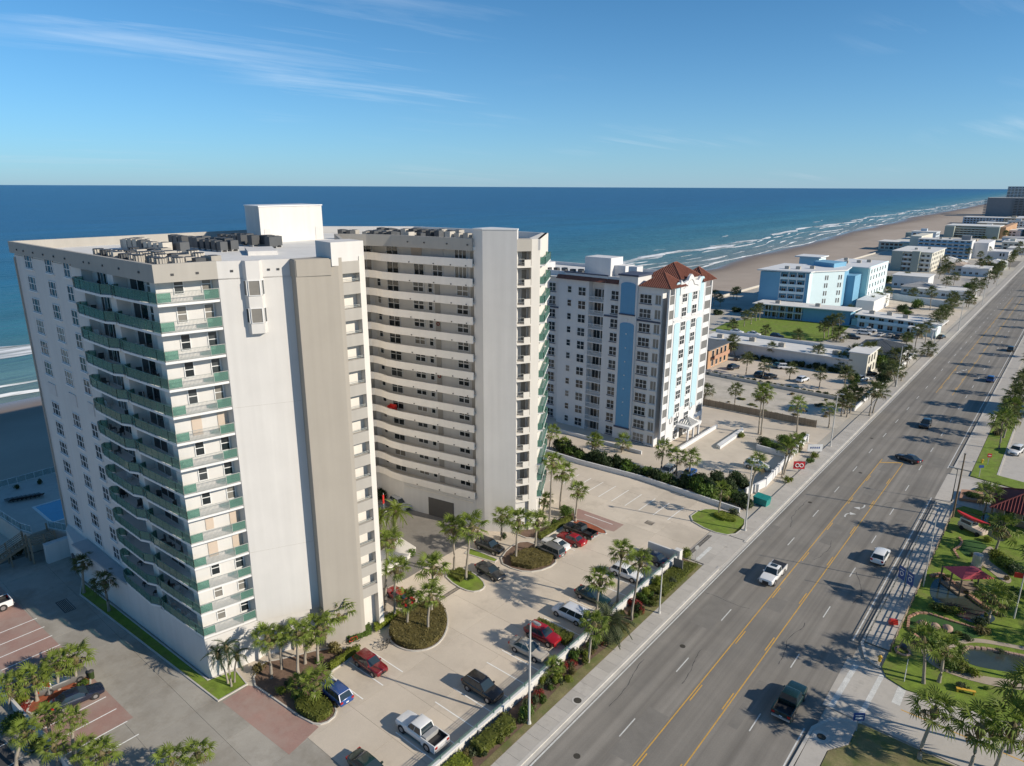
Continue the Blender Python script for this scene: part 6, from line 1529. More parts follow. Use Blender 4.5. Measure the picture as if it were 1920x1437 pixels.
hedge([(-44.0, 56.9), (-38.8, 56.9), (-38.8, 58.6), (-44.0, 58.6)], .8, 'leaf_hedge', 'clipped box hedge between the red car and the pale minivan')
isl = smoothpoly([(-42.4, 96.0), (-42.2, 100.6), (-40, 102.4), (-35.2, 102.6), (-33.9, 99), (-34.2, 95.1), (-37.6, 94.2)], 1)
bed('lawn', isl, 'grass', 'bright green lawn island at the driveway entrance'); hedge([(-39.5, 99.6), (-37.6, 98.9), (-35.8, 99.7), (-36.2, 101), (-38.8, 101.4)], .55, 'leaf_lime', 'low yellow green planting on the entrance island')
# planted strip between the lot wall and the sidewalk
O('verge', MB().box(-37.3, -34.17, 20, 84.0, -.03, .13), M_['mulch'], kind='structure', label='planted strip between the lot wall and the sidewalk')
O('verge', MB().prism([(-35.0, 20), (-34.18, 20), (-34.18, 84), (-35.2, 84), (-35.6, 70), (-34.9, 62), (-35.5, 52), (-34.9, 44)], 0, .145), M_['grass_dry'], kind='structure', label='grass edging along the sidewalk')
hedge([(-37.0, 30), (-35.3, 30), (-35.3, 37.2), (-37.0, 37.2)], .9, 'leaf_lime', 'broad lime green hedge outside the lot wall'); hedge([(-36.9, 38.4), (-35.4, 38.4), (-35.2, 43.4), (-36.7, 43.6)], 1.1, 'leaf_hedge', 'taller dark hedge outside the lot wall by the lamp')
hedge([(-37.1, 73.4), (-34.6, 73.4), (-34.6, 83.4), (-37.0, 82.6)], .55, 'leaf_hedge', 'low sprawling hedge around the end post of the lot wall')
SG = 'shrubs along the lot wall'
rq = random.Random(41)
for k in range(58):
    y = 37.5 + k * .62 + rq.uniform(-.3, .3); x = rq.uniform(-37.0, -35.1)
    shrub(Vector((x, y, .13)), rq.uniform(.4, .85), rq.uniform(.4, 1.15), rq.choice(('leaf_hedge', 'leaf_green', 'leaf_dark', 'leaf_grey', 'leaf_brown', 'leaf_lime', 'leaf_green', 'leaf_red')), 'small mixed shrub in the planted strip between wall and sidewalk', 'small shrubs in the planted strip')
for px, py, r_, h_, lf, lab in [(985, 1345, 1.0, 1.6, 'leaf_green', 'dark green bush next to the near street lamp'), (1010, 1305, .8, .7, 'leaf_red', 'red leaved plant at the white wall near the lamp'), (1020, 1280, .7, 1.0, 'leaf_lime', 'round yellow green bush by the white wall'),
      (1040, 1262, .7, 1.6, 'leaf_green', 'upright bush between the two red plants'), (1062, 1250, .8, .6, 'leaf_red', 'second patch of red leaves along the wall'), (1075, 1236, .9, 1.3, 'leaf_green', 'green bush by the blue flowers'),
      (1150, 1200, 1.0, .8, 'leaf_dark', 'dark sprawling bush below the big date palm'), (1165, 1185, 1.0, .9, 'leaf_hedge', 'olive bush beside the date palm'), (1185, 1135, .9, 1.1, 'leaf_red', 'dark red bougainvillea at the wall'), (1197, 1148, .9, 1.0, 'leaf_dark', 'dark bush before the bougainvillea'),
      (1212, 1120, .75, 1.4, 'leaf_lime', 'smaller of two clipped yellow green balls'), (1232, 1100, .95, 1.7, 'leaf_lime', 'larger of two clipped yellow green balls'), (1225, 1135, .8, .7, 'leaf_hedge', 'low olive bush near the post lamp'), (1262, 1095, .9, .8, 'leaf_grey', 'greyish bush between wall and sidewalk'),
      (1285, 1045, .9, 1.4, 'leaf_lime', 'bright lime bush at the end of the wall'), (1130, 1205, .8, .7, 'leaf_hedge', 'small olive bush on the grass edging'), (945, 1375, .9, 1.0, 'leaf_hedge', 'bush between the two long hedges'), (1090, 1225, .6, .8, 'leaf_grey', 'grey green clump with blue flowers'), (1105, 1215, .8, .9, 'leaf_green', 'leafy bush beside a palm trunk')]:
    shrubpx(px, py, r_, h_, lf, lab, SG, z=.13)
for px, py, r_, h_, lf, lab in [(483, 1262, 1.0, 1.1, 'leaf_brown', 'brown round shrub beside the bird of paradise'), (628, 1222, 1.1, 1.2, 'leaf_brown', 'brown shrub at the foot of the stair tower'), (530, 1300, .8, .8, 'leaf_lime', 'yellow green shrub in the palm bed'), (560, 1310, 1.0, .9, 'leaf_green', 'green shrub under the small palms'),
      (600, 1240, .8, .8, 'leaf_green', 'green shrub by the inner palm trunks'), (585, 1340, .9, .7, 'leaf_hedge', 'olive shrub near the bed tip'), (655, 1225, .7, .8, 'leaf_hedge', 'shrub at the bicycle hedge'), (545, 1285, .7, .6, 'leaf_dark', 'dark low shrub in the mulch'), (880, 1085, .9, .5, 'leaf_dark', 'dark plant at the foot of the paired palms'),
      (945, 1010, .7, .9, 'leaf_dark', 'dark potted shrub at the white stair block'), (1062, 965, 1.4, 1.6, 'leaf_green', 'bushy green shrub at the end of the right wing'), (1040, 985, 1.0, 1.0, 'leaf_green', 'shrub behind the black pickup'), (718, 935, 1.6, 1.8, 'leaf_dark', 'dark shrub in the shaded court'), (772, 1040, 1.0, .9, 'leaf_green', 'shrub in the planter by the court palms'), (755, 1058, 1.0, .9, 'leaf_lime', 'light shrub in the planter by the court palms')]:
    shrubpx(px, py, r_, h_, lf, lab, 'shrubs around the tower', z=.1)
# sea grape thicket along the neighbour's wall
th = 'sea grape thicket between the two condominiums'
rs = random.Random(5)
for k in range(26):
    x = -76 + k * 1.55; y = 106.2 + rs.uniform(-.8, 1.4)
    shrub(Vector((x, y, 0)), rs.uniform(1.3, 2.0), rs.uniform(1.6, 2.7), rs.choice(('leaf_dark', 'leaf_green', 'leaf_dark')), 'broad leaved dark green shrub in the thicket between the condominiums', th, big=BALL_COARSE if k % 2 else BALL_BIG)
for k in range(8):
    p = gp(1310 + k * 12, 905 + (k % 3) * 9, 0); shrub(Vector((p.x, p.y, 0)), 1.9, 2.1, 'leaf_dark', 'dense dark shrub in the triangular planter of the forecourt', 'shrubs in the forecourt planter')
for k in range(9):
    p = gp(1430 + k * 9, 835 + (k % 4) * 6 - k, 0); shrub(Vector((p.x, p.y, 0)), 1.6, 1.9, 'leaf_green' if k % 3 else 'leaf_dark', 'green shrub in the raised planter near the red sign', 'shrubs in the raised planter near the red sign')
for px, py, lf, lab in [(1478, 905, 'leaf_lime', 'yellow green shrub below the leaning palms by the sign'), (1527, 858, 'leaf_lime', 'yellow shrub in front of the white sign'), (1517, 868, 'leaf_green', 'green shrub between the red and the white sign'), (1375, 965, 'leaf_grey', 'grey green bush at the corner by the teal box'), (1405, 950, 'leaf_dark', 'dark bush beside the teal box'), (1390, 820, 'leaf_lime', 'yellow plants in the long forecourt planter')]:
    shrubpx(px, py, 1.1, 1.1, lf, lab, 'shrubs near the signs')

# palms of the condominium
PG = 'fan palms around the condominium'
FRONT = [((510, 1272), (501, 1196), 1.0), ((528, 1255), (527, 1193), .8), ((559, 1265), (558, 1186), 1.0), ((572, 1245), (576, 1200), .8), ((596, 1245), (598, 1178), .95), ((629, 1207), (633, 1147), 1.0)]
for b, c, s in FRONT: palmpx(b, c, 'fan palm in the row against the white tower wall', 'palms against the white tower wall', s)
palmpx((589, 1318), (592, 1279), 'short fan palm at the tip of the bed beside the blue car', None, .85); palmpx((561, 1301), (561, 1280), 'squat young fan palm in the middle of the bed', None, .7)
for b, c, s, lab in [((723, 1144), (728, 1015), 1.05, 'tall fan palm closest to the stair tower'), ((740, 1161), (742, 1066), 1.05, 'fan palm over the half hidden red car'), ((809, 1152), (812, 1066), 1.1, 'big shaggy fan palm on the entrance island'), ((802, 1185), (807, 1118), .9, 'shorter fan palm on the rounded brown hedge'), ((764, 1178), (766, 1126), .85, 'low fan palm on the rounded brown hedge'),
                     ((852, 1075), (850, 990), 1.05, 'left one of the paired palms on the small island'), ((874, 1087), (884, 988), 1.15, 'right one of the paired palms on the small island'), ((940, 1013), (941, 970), .9, 'palm casting its shadow on the white stair block'), ((967, 1051), (972, 977), 1.1, 'palm at the edge of the brown hedge by the minivan'), ((1003, 1034), (1008, 978), 1.0, 'palm leaning over the grey minivan'),
                     ((1030, 986), (1036, 868), 1.05, 'tall slim palm behind the parked cars'), ((1050, 955), (1056, 888), 1.2, 'stout palm with a bulky crown at the end of the right wing'), ((1079, 978), (1084, 921), .95, 'palm standing behind the black pickup'), ((1018, 965), (1021, 938), .9, 'low yellowish palm at the end of the right wing')]:
    palmpx(b, c, lab, PG, s)
for b, c, s, lab in [((1157, 1131), (1166, 1036), .95, 'slim palm inside the lot wall by the white car'), ((1184, 1163), (1201, 1053), 1.0, 'curving palm outside the lot wall by the clipped balls'), ((1117, 1157), (1126, 1088), 1.0, 'palm between the minivan and the big date palm'), ((1103, 1243), (1114, 1170), .9, 'palm in the grass edging by the sidewalk'), ((1035, 1268), (1038, 1250), .6, 'small palm by the wall near the near street lamp')]:
    palmpx(b, c, lab, 'palms along the lot wall', s, trunk_r=.15)
palmpx((1138, 1192), (1140, 1172), 'big bushy date palm beside the lot wall', None, 1.35, kind='feather', n=44, leaf='leaf_grey', trunk_r=.3)
palmpx((742, 1002), (742, 962), 'feathery queen palm in the court', None, 1.2, kind='feather', n=24); palmpx((716, 1005), (712, 972), 'second feathery queen palm in the court', None, 1.1, kind='feather', n=22); palmpx((728, 1035), (726, 1010), 'bushy feathery palm against the stair tower', None, .9, kind='feather', n=20)
# bird of paradise at the shaded corner
for b, c, s, lab in [((434, 1288), (424, 1215), .75, 'tallest dark stem of the bird of paradise clump by the tower corner'), ((440, 1280), (444, 1230), .7, 'right hand stem of the bird of paradise clump'), ((428, 1282), (408, 1228), .7, 'left hand stem of the bird of paradise clump')]:
    palmpx(b, c, lab, 'bird of paradise stems', s, kind='feather', n=14, leaf='leaf_dark', trunk_r=.1)
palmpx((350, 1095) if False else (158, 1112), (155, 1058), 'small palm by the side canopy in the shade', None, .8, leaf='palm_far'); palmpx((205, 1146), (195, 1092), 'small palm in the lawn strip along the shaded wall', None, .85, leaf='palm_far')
# left corner palms
for b, c, s, lab in [((70, 1315), (64, 1272), 1.0, 'leaning palm on the left of the mulch bed'), ((111, 1294), (106, 1248), 1.0, 'middle palm of the mulch bed'), ((144, 1280), (140, 1235), 1.0, 'right palm of the mulch bed beside the bin')]: palmpx(b, c, lab, 'palms in the mulch bed', s)
for b, c, s, lab in [((20, 1330), (15, 1288), .85, 'palm by the white boundary wall at the shaded corner'), ((98, 1400), (88, 1342), .78, 'tall shaggy palm by the white boundary wall'), ((140, 1420), (135, 1350), .75, 'palm leaning over the red stalls'), ((110, 1437), (100, 1400), .75, 'bulky palm in the cluster by the white wall'), ((165, 1450), (160, 1405), .75, 'palm at the edge of the wall cluster'), ((190, 1460), (190, 1415), .9, 'last palm of the wall cluster'), ((330, 1480), (320, 1425), .8, 'palm top with brown leaves by the concrete stalls'), ((372, 1470), (370, 1412), .75, 'second palm top by the concrete stalls'), ((30, 1440), (45, 1375), .8, 'palm behind the cluster by the dark asphalt')]:
    palmpx(b, c, lab, 'palms along the white boundary wall', s)
bed('planting_bed', smoothpoly([tuple(gp(*p)[:2]) for p in ((45, 1345), (60, 1312), (130, 1262), (172, 1268), (170, 1295), (95, 1330))], 1), 'mulch_red', 'kerbed bed of red mulch with three palms')
for px, py, r_, h_, lf, lab in [(160, 1285, .8, .6, 'leaf_green', 'green plants at the tip of the red mulch bed'), (40, 1320, 1.0, .9, 'leaf_lime', 'yellow green plant at the boundary wall'), (48, 1330, .9, .8, 'leaf_red', 'red leaved plant at the boundary wall'), (25, 1370, 1.5, 1.6, 'leaf_green', 'round green bush outside the boundary wall'), (75, 1405, 1.3, 1.2, 'leaf_hedge', 'olive bush outside the boundary wall')]:
    shrubpx(px, py, r_, h_, lf, lab, 'shrubs at the boundary wall')
# neighbour's palms
NB = 'palms around the blue and white condominium'
for b, c, s in [((1029, 844), (1036, 811), .9), ((1055, 847), (1058, 832), .8), ((1108, 856), (1115, 825), .9), ((1112, 858), (1120, 828), .8), ((1166, 848), (1169, 829), 1.0), ((1240, 879), (1245, 842), 1.05), ((1268, 891), (1270, 857), 1.0), ((1291, 895), (1296, 859), 1.0)]:
    palmpx(b, c, 'palm standing between the sea grape thicket and the forecourt', NB, s * 1.15, near=False)
for b, c, s, lab in [((1347, 966), (1353, 919), 1.0, 'palm on the entrance island'), ((1404, 937), (1420, 868), 1.1, 'tall leaning palm at the corner of the forecourt wall'), ((1466, 896), (1478, 838), 1.2, 'palm leaning over the forecourt wall near the red sign'), ((1470, 890), (1492, 828), 1.1, 'second leaning palm near the red sign'),
                     ((1427, 815), (1433, 736), 1.4, 'tall twin trunk palm by the plank fence'), ((1422, 813), (1428, 742), 1.2, 'rear trunk of the twin palms by the plank fence'), ((1494, 810), (1496, 759), 1.3, 'full palm at the end of the plank fence'), ((1554, 802), (1556, 768), 1.1, 'palm on the sandy lot near the street lamp')]:
    palmpx(b, c, lab, 'palms by the fence and entrance', s, near=False)
FARP = [((1377, 765), (1380, 732), 1.2), ((1321, 747), (1327, 733), 1.2), ((1577, 780), (1582, 745), 1.3), ((1584, 776), (1592, 738), 1.3), ((1594, 774), (1602, 735), 1.3), ((1600, 770), (1610, 742), 1.3), ((1588, 782), (1590, 755), 1.2), ((1630, 780), (1638, 731), 1.4), ((1636, 775), (1650, 735), 1.4), ((1536, 730), (1539, 701), 1.2), ((1582, 732), (1587, 699), 1.4), ((1480, 712), (1484, 692), 1.2), ((1430, 710), (1434, 686), 1.2),
        ((1399, 702), (1402, 673), 1.3), ((1445, 675), (1447, 652), 1.2), ((1531, 687), (1535, 658), 1.3), ((1375, 664), (1375, 640), 1.6), ((1378, 668), (1370, 648), 1.5), ((1320, 668), (1328, 650), 1.5), ((1335, 672), (1340, 652), 1.4), ((1679, 725), (1672, 692), 1.6), ((1690, 715), (1685, 695), 1.5), ((1604, 690), (1602, 660), 1.5), ((1622, 690), (1622, 660), 1.8), ((1632, 688), (1634, 656), 1.7), ((1580, 695), (1578, 676), 1.7), ((1680, 690), (1680, 668), 1.6), ((1700, 688), (1703, 664), 1.7), ((1738, 668), (1741, 655), 1.7),
        ((1436, 628), (1436, 619), 1.3), ((1373, 620), (1374, 609), 1.4), ((1496, 637), (1496, 629), 1.5), ((1545, 634), (1545, 613), 1.4), ((1553, 632), (1553, 605), 1.4), ((1560, 630), (1561, 600), 1.4), ((1572, 634), (1574, 598), 1.4), ((1568, 640), (1572, 628), 2.0), ((1590, 600), (1594, 582), 1.4), ((1395, 612), (1398, 592), 1.3), ((1408, 608), (1410, 588), 1.3), ((1417, 602), (1420, 580), 1.3), ((1424, 600), (1425, 576), 1.3), ((1338, 575), (1340, 552), 1.4), ((1350, 575), (1351, 560), 1.3), ((1375, 560), (1377, 547), 1.3), ((1381, 562), (1383, 545), 1.3),
        ((1632, 580), (1636, 565), 1.5), ((1642, 572), (1646, 556), 1.5), ((1650, 575), (1655, 560), 1.5), ((1660, 560), (1664, 547), 1.5), ((1698, 535), (1701, 518), 1.6), ((1743, 582), (1747, 548), 1.7), ((1708, 560), (1712, 550), 1.6), ((1787, 582), (1792, 566), 1.7), ((1815, 578), (1820, 562), 1.7), ((1760, 523), (1765, 508), 1.7), ((1770, 520), (1774, 505), 1.7)]
for k, (b, c, s) in enumerate(FARP):
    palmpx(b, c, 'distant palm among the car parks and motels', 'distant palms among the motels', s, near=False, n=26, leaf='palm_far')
rs = random.Random(12)
y = 246.0
while y < 900:
    x = -37.2 - rs.uniform(0, 4.5); h = rs.uniform(4.2, 7.0)
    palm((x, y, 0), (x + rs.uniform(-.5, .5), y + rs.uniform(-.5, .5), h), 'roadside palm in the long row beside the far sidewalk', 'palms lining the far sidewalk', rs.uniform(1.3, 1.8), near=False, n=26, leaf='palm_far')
    y += rs.uniform(7, 19) * (1 + max(0, y - 350) / 400)
for k in range(30):
    x = -40 - rs.uniform(0, 45); y2 = rs.uniform(380, 900); h = rs.uniform(4, 8)
    palm((x, y2, 0), (x, y2, h), 'faraway palm between the hotels', 'faraway palms between the hotels', rs.uniform(1.4, 2.0), near=False, n=26, leaf='palm_far')
# scrub on the sandy lot and low shrubs in the car park
for k in range(30):
    p = gp(rs.uniform(1330, 1590), rs.uniform(735, 805), 0)
    if 158 < p.y < 180: shrub(Vector((p.x, p.y, 0)), rs.uniform(.5, 1.3), rs.uniform(.25, .6), rs.choice(('leaf_grey', 'leaf_brown', 'leaf_hedge')), 'low scrubby tuft on the sandy lot', 'scrub on the sandy lot')
for k in range(22):
    x = -78 + k * 1.9; shrub(Vector((x, 183.5 + rs.uniform(-.5, .5), 0)), rs.uniform(.8, 1.3), rs.uniform(.7, 1.1), 'leaf_dark', 'dark clipped shrub along the car park edge by the sandy lot', 'shrubs along the car park edge')
for k in range(16):
    x = -78 + k * 2.0; shrub(Vector((x, 209.6, 0)), 1.3, rs.uniform(1.0, 2.2), 'leaf_dark', 'dark shrub at the foot of the long motel wall', 'shrubs along the long motel wall')
for px, py, r_, h_ in [(1650, 690, 3, 4), (1660, 705, 3, 4), (1655, 720, 2.5, 3), (1575, 690, 2.5, 4), (1600, 720, 2, 3), (1640, 610, 3, 3), (1625, 606, 3, 3), (1610, 600, 3, 3), (1690, 585, 3, 3.5), (1720, 578, 3.5, 4), (1700, 590, 3, 2), (1660, 530, 5, 4), (1680, 528, 5, 4), (1640, 545, 4, 3), (1700, 640, 2.5, 2.5), (1780, 500, 6, 6), (1800, 505, 6, 5), (1850, 505, 6, 5), (1870, 500, 6, 5), (1815, 545, 4, 4), (1345, 590, 3, 2), (1380, 585, 3, 2)]:
    shrubpx(px, py, r_, h_, 'leaf_dark' if (px + py) % 2 else 'leaf_green', 'bushy dark green tree among the motels', 'bushy trees among the motels', z=0, name='bush', big=BALL_BIG)
# ------------------------------------------------------------------ walls, lamps, signs, mini golf
t = O('lot_wall', None, None, None, Vector((-37.5, 55, 0)), label='long white wall with a green rail on top along the parking lot', cat='wall')
O('wall', MB().box(-37.62, -37.36, 20, 82.6, 0, 1.12), M_['stucco_white'], t); O('coping', MB().box(-37.66, -37.32, 20, 82.6, 1.12, 1.18), M_['paint_white'], t)
for z in (1.36, 1.50, 1.64): O('rail', MB().tube([(-37.49, 20, z), (-37.49, 82.5, z)], .022, 6), M_['rail_green'], t)
pm = MB().box(-.04, .04, -.04, .04, 1.2, 1.66).mesh('post')
for k in range(26): O('post', pm, M_['rail_green'], t, Vector((-37.49, 20.2 + k * 2.49, 0)))
buttress = MB().box(-.1, .25, -.18, .18, 0, 1.1).mesh('buttress')
for k in range(8): O('buttress', buttress, M_['stucco_white'], t, Vector((-37.36, 24 + k * 8.1, 0)))
O('end_wall', MB().box(-42.2, -37.64, 82.65, 82.95, 0, 1.65), M_['stucco_white'], t); O('end_pillar', MB().box(-37.9, -37.0, 82.4, 83.3, 0, 2.0), M_['stucco_white'], t)
O('sign_board', MB().box(-37.0, -35.6, 80.5, 80.62, .3, 1.9), M_['screen'], None, label='grey metal sign board standing at the end of the lot wall', cat='sign')
# neighbour's walls
O('boundary_wall', MB().wall([(-100, 104.3), (-69, 103.6), (-56, 104.6), (-36.6, 103.4)], .3, 0, .9), M_['bldg_white'], label='long low white wall between the two condominiums', cat='wall')
t = O('forecourt_wall', None, None, None, Vector((-37.5, 125, 0)), label='white panelled wall along the sidewalk by the red sign', cat='wall')
O('wall', MB().wall([(-38.2, 110.5), (-37.0, 117), (-38.6, 145)], .3, 0, 1.5), M_['bldg_white'], t); pil = MB().box(-.25, .25, -.25, .25, 0, 1.75).mesh('pillar')
for k in range(9): O('pillar', pil, M_['bldg_white'], t, Vector((-37.2 - .058 * max(0, k - 1) * 3.4, 113 + 4 * k, 0)))
O('planter_wall', MB().wall([(-45.2, 133.6), (-38.9, 133.2)], .3, 0, 1.1), M_['bldg_white'], label='white wall of the raised planter near the red sign', cat='wall')
O('planter', MB().prism([tuple(gp(*p)[:2]) for p in ((1344, 838), (1392, 806), (1394, 812), (1350, 843))], 0, .6), M_['bldg_white'], label='long narrow white planter in the forecourt', cat='planter')
t = O('plank_fence', None, None, None, Vector((-54, 155.5, 0)), label='weathered tan plank fence beside the sandy lot', cat='fence')
pk = MB().box(-.11, .11, -.02, .02, 0, 1.65).mesh('plank')
for k in range(150): O('plank', pk, M_['wood'], t, T(-75 + k * .235, 154.5 + k * .0085 + (k % 2) * .01, 0))
pp = MB().box(-.07, .07, -.07, .07, 0, 1.75).mesh('post')
for k in range(15): O('post', pp, M_['wood'], t, Vector((-75 + k * 2.5, 154.62 + k * .09, 0)))
O('low_wall', MB().wall([(-80, 183), (-38, 181)], .25, 0, .8), M_['concrete_kerb'], label='low concrete wall between the sandy lot and the car park', cat='wall')
# street lamps
def cobra(px, py, topy, arm, label, rot=0, r0=.11, head='cobra', mat_='pole_concrete', h=None):
    p = gp(px, py, .1); h = h or zat(px, topy, p) - .1; M = T(p.x, p.y, .1, rot); o = O('street_lamp', None, None, None, M, label=label, cat='street lamp', group=None)
    O('base', MB().tube([(0, 0, 0), (0, 0, .35)], [r0 * 2.2, r0 * 1.5], 10), M_[mat_], o, M); O('pole', MB().tube([(0, 0, .3), (0, 0, h * .5), (0, 0, h)], [r0 * 1.2, r0, r0 * .7], 10), M_[mat_], o, M, smooth=50)
    if head == 'cobra':
        O('arm', MB().tube([(0, 0, h - .1), (arm * .5, 0, h + .12), (arm, 0, h + .15)], .045, 6), M_[mat_], o, M)
        O('lamp_head', MB().loft([[(x, -w, h + .15 - d), (x, w, h + .15 - d), (x, w * .8, h + .27), (x, -w * .8, h + .27)] for x, w, d in ((arm - .15, .07, .02), (arm + .2, .18, .08), (arm + .6, .15, .06), (arm + .75, .06, 0))]), M_['metal_grey'], o, M)
    else:
        O('lamp_head', MB().loft([[(w * math.cos(a), w * math.sin(a), z) for a in [2 * math.pi * q / 10 for q in range(10)]] for w, z in ((.08, h), (.28, h + .15), (.34, h + .3), (.12, h + .5))]), M_['pole_dark'], o, M)
    return o
for px, py, ty, lab in [(992, 1357, 1166, 'tall concrete street lamp beside the lime hedge'), (1397, 995, 870, 'tall concrete street lamp on the entrance lawn island'), (1557, 837, 738, 'concrete street lamp by the sandy lot sidewalk'), (1680, 725, 648, 'concrete street lamp by the low white sidewalk wall'), (1750, 655, 607, 'concrete street lamp before the turquoise motel'), (1797, 620, 560, 'concrete street lamp past the turquoise motel'), (1841, 572, 534, 'distant concrete street lamp in the palm row'), (1868, 537, 509, 'farthest concrete street lamp in the palm row')]:
    cobra(px, py, ty, .5, lab)
cobra(1236, 1150, 1064, 0, 'short post lamp with a dark head beside the sidewalk', head='post', r0=.09); cobra(1784, 940, 878, -1.2, 'dark double arm post lamp at the mini golf corner', r0=.07, mat_='pole_dark')
# utility pole and steel poles on the right
def pole(px, py, topx, topy, label, r=.14, m='pole_concrete', name='utility_pole', extras=None):
    p = gp(px, py, .1); h = zat(topx, topy, p) - .1; M = T(p.x, p.y, .1); o = O(name, None, None, None, M, label=label, cat='pole')
    O('shaft', MB().tube([(0, 0, 0), (0, 0, h)], [r, r * .65], 9), M_[m], o, M, smooth=50); O('cap', MB().tube([(0, 0, h), (0, 0, h + .12)], r * .9, 9), M_['metal_dark'], o, M); return o, p, h
pole(1786, 970, 1809, 852, 'dark leaning utility pole at the mini golf corner', .16, 'bark'); pole(1731, 1100, 1764, 970, 'pale slim steel pole on the mini golf lawn', .08); pole(1695, 1278, 1703, 1236, 'short white post on the golf lawn corner', .05, 'paint_white', 'post')
o, p, h = pole(1901, 1160, 1918, 1075, 'pole with a red and white flag in the mini golf course', .1); O('flag', MB().box(0, 1.0, -.02, .02, h - .7, h), M_['red_plastic'], o, T(p.x, p.y, .1, R(200)))
# banner post with two blue banners
o, p, h = pole(1691, 1124, 1702, 1050, 'dark post carrying two blue banners beside the sidewalk', .06, 'pole_dark', 'banner_post')
for s in (-1, 1):
    M = T(p.x, p.y, .1, R(-40)); bn = O('banner', MB().box(s * .75 - .55, s * .75 + .55, -.02, .02, h * .45, h * .45 + 1.7), M_['sign_blue'], o, M)
    O('emblem', MB().tube([(s * .75, -.035, h * .45 + .8), (s * .75, -.02, h * .45 + .8)], .33, 18), M_['paint_white'], bn, M); O('emblem_centre', MB().tube([(s * .75, -.045, h * .45 + .8), (s * .75, -.03, h * .45 + .8)], .22, 18), M_['sign_blue'], bn, M); O('lettering', MB().box(s * .75 - .35, s * .75 + .35, -.03, -.015, h * .45 + 1.3, h * .45 + 1.42), M_['paint_white'], bn, M)
O('banner_arm', MB().tube([(-1.3, 0, h * .45 + 1.75), (1.3, 0, h * .45 + 1.75)], .03, 6), M_['pole_dark'], o, T(p.x, p.y, .1, R(-40)))
# signs
def sign(px, py, label, w, h, z, m, rz, post=True, z0=.1):
    p = gp(px, py, z0); M = T(p.x, p.y, z0, rz); o = O('sign', None, None, None, M, label=label, cat='sign')
    bd = O('board', MB().box(-w / 2, w / 2, -.05, .05, z, z + h), M_[m], o, M)
    if post: O('post', MB().box(-.05, .05, .05, .12, 0, z + h * .8), M_['metal_grey'], o, M)
    return o, bd, M
o, bd, M = sign(1497, 884, 'red sign box with a white looped emblem by the sidewalk', 2.1, 1.5, .5, 'sign_red', R(35))
for s in (-1, 1):
    O('emblem', MB().tube([(s * .38 + .34 * math.cos(t), -.07, 1.25 + .34 * math.sin(t)) for t in [q * math.pi / 8 for q in range(17)]], .085, 6), M_['paint_white'], bd, M)
o, bd, M = sign(1527, 850, 'white sign panel with blue lettering near the yellow shrubs', 3.0, 1.5, .4, 'paint_white', R(40))
for k in range(5): O('letter', MB().box(-1.0 + k * .42, -.75 + k * .42, -.065, -.04, 1.0, 1.4), M_['sign_blue'], bd, M)
o, bd, M = sign(1606, 1372, 'small blue and white sign on a thin post at the dry verge', 1.1, .85, 1.35, 'sign_blue', R(40)); O('arrow_mark', MB().box(-.38, .38, -.065, -.04, 1.55, 1.75), M_['paint_white'], bd, M); O('line_mark', MB().box(-.4, .4, -.065, -.04, 1.92, 2.02), M_['paint_white'], bd, M)
p = gp(1305, 1050, .1); M = T(p.x, p.y, .1, R(60)); o = O('stop_sign', None, None, None, M, label='round pale back of a sign at the driveway exit', cat='sign'); O('disc', MB().tube([(0, -.03, 2.0), (0, .0, 2.0)], .38, 8), M_['metal_grey'], o, M); O('post', MB().box(-.04, .04, 0, .06, 0, 2.0), M_['metal_grey'], o, M)
o, bd, M = sign(1852, 872, 'red and white stop sign on the driveway corner', .75, .75, 1.6, 'sign_red', R(30)); o2 = O('legend', MB().box(-.25, .25, -.065, -.04, 1.9, 2.05), M_['paint_white'], bd, M)
sign(1836, 895, 'small blue street sign by the far driveway', .9, .5, 1.9, 'sign_blue', R(40)); o, bd, M = sign(92, 1305, 'red and white notice on a post in the mulch bed', .9, .9, 1.0, 'paint_white', R(35)); O('red_text', MB().box(-.36, .36, -.065, -.04, 1.15, 1.75), M_['sign_red'], bd, M)
# teal bus bench / box
p = gp(1428, 945, .1); M = T(p.x, p.y, .1, R(-8)); o = O('trash_enclosure', None, None, None, M, label='teal plastic bin box beside the sidewalk driveway', cat='bin')
O('bin_body', MB().loft([[(-1.1, -.7, 0), (1.1, -.7, 0), (1.1, .7, 0), (-1.1, .7, 0)], [(-1.25, -.8, 1.2), (1.25, -.8, 1.2), (1.25, .8, 1.2), (-1.25, .8, 1.2)]]), M_['teal_plastic'], o, M)
for x0, x1 in ((-1.25, -.02), (.02, 1.25)): O('lid', MB().loft([[(x0, -.85, 1.2), (x1, -.85, 1.2), (x1, .85, 1.45), (x0, .85, 1.45)], [(x0, -.85, 1.26), (x1, -.85, 1.26), (x1, .85, 1.51), (x0, .85, 1.51)]]), M_['teal_plastic'], o, M)
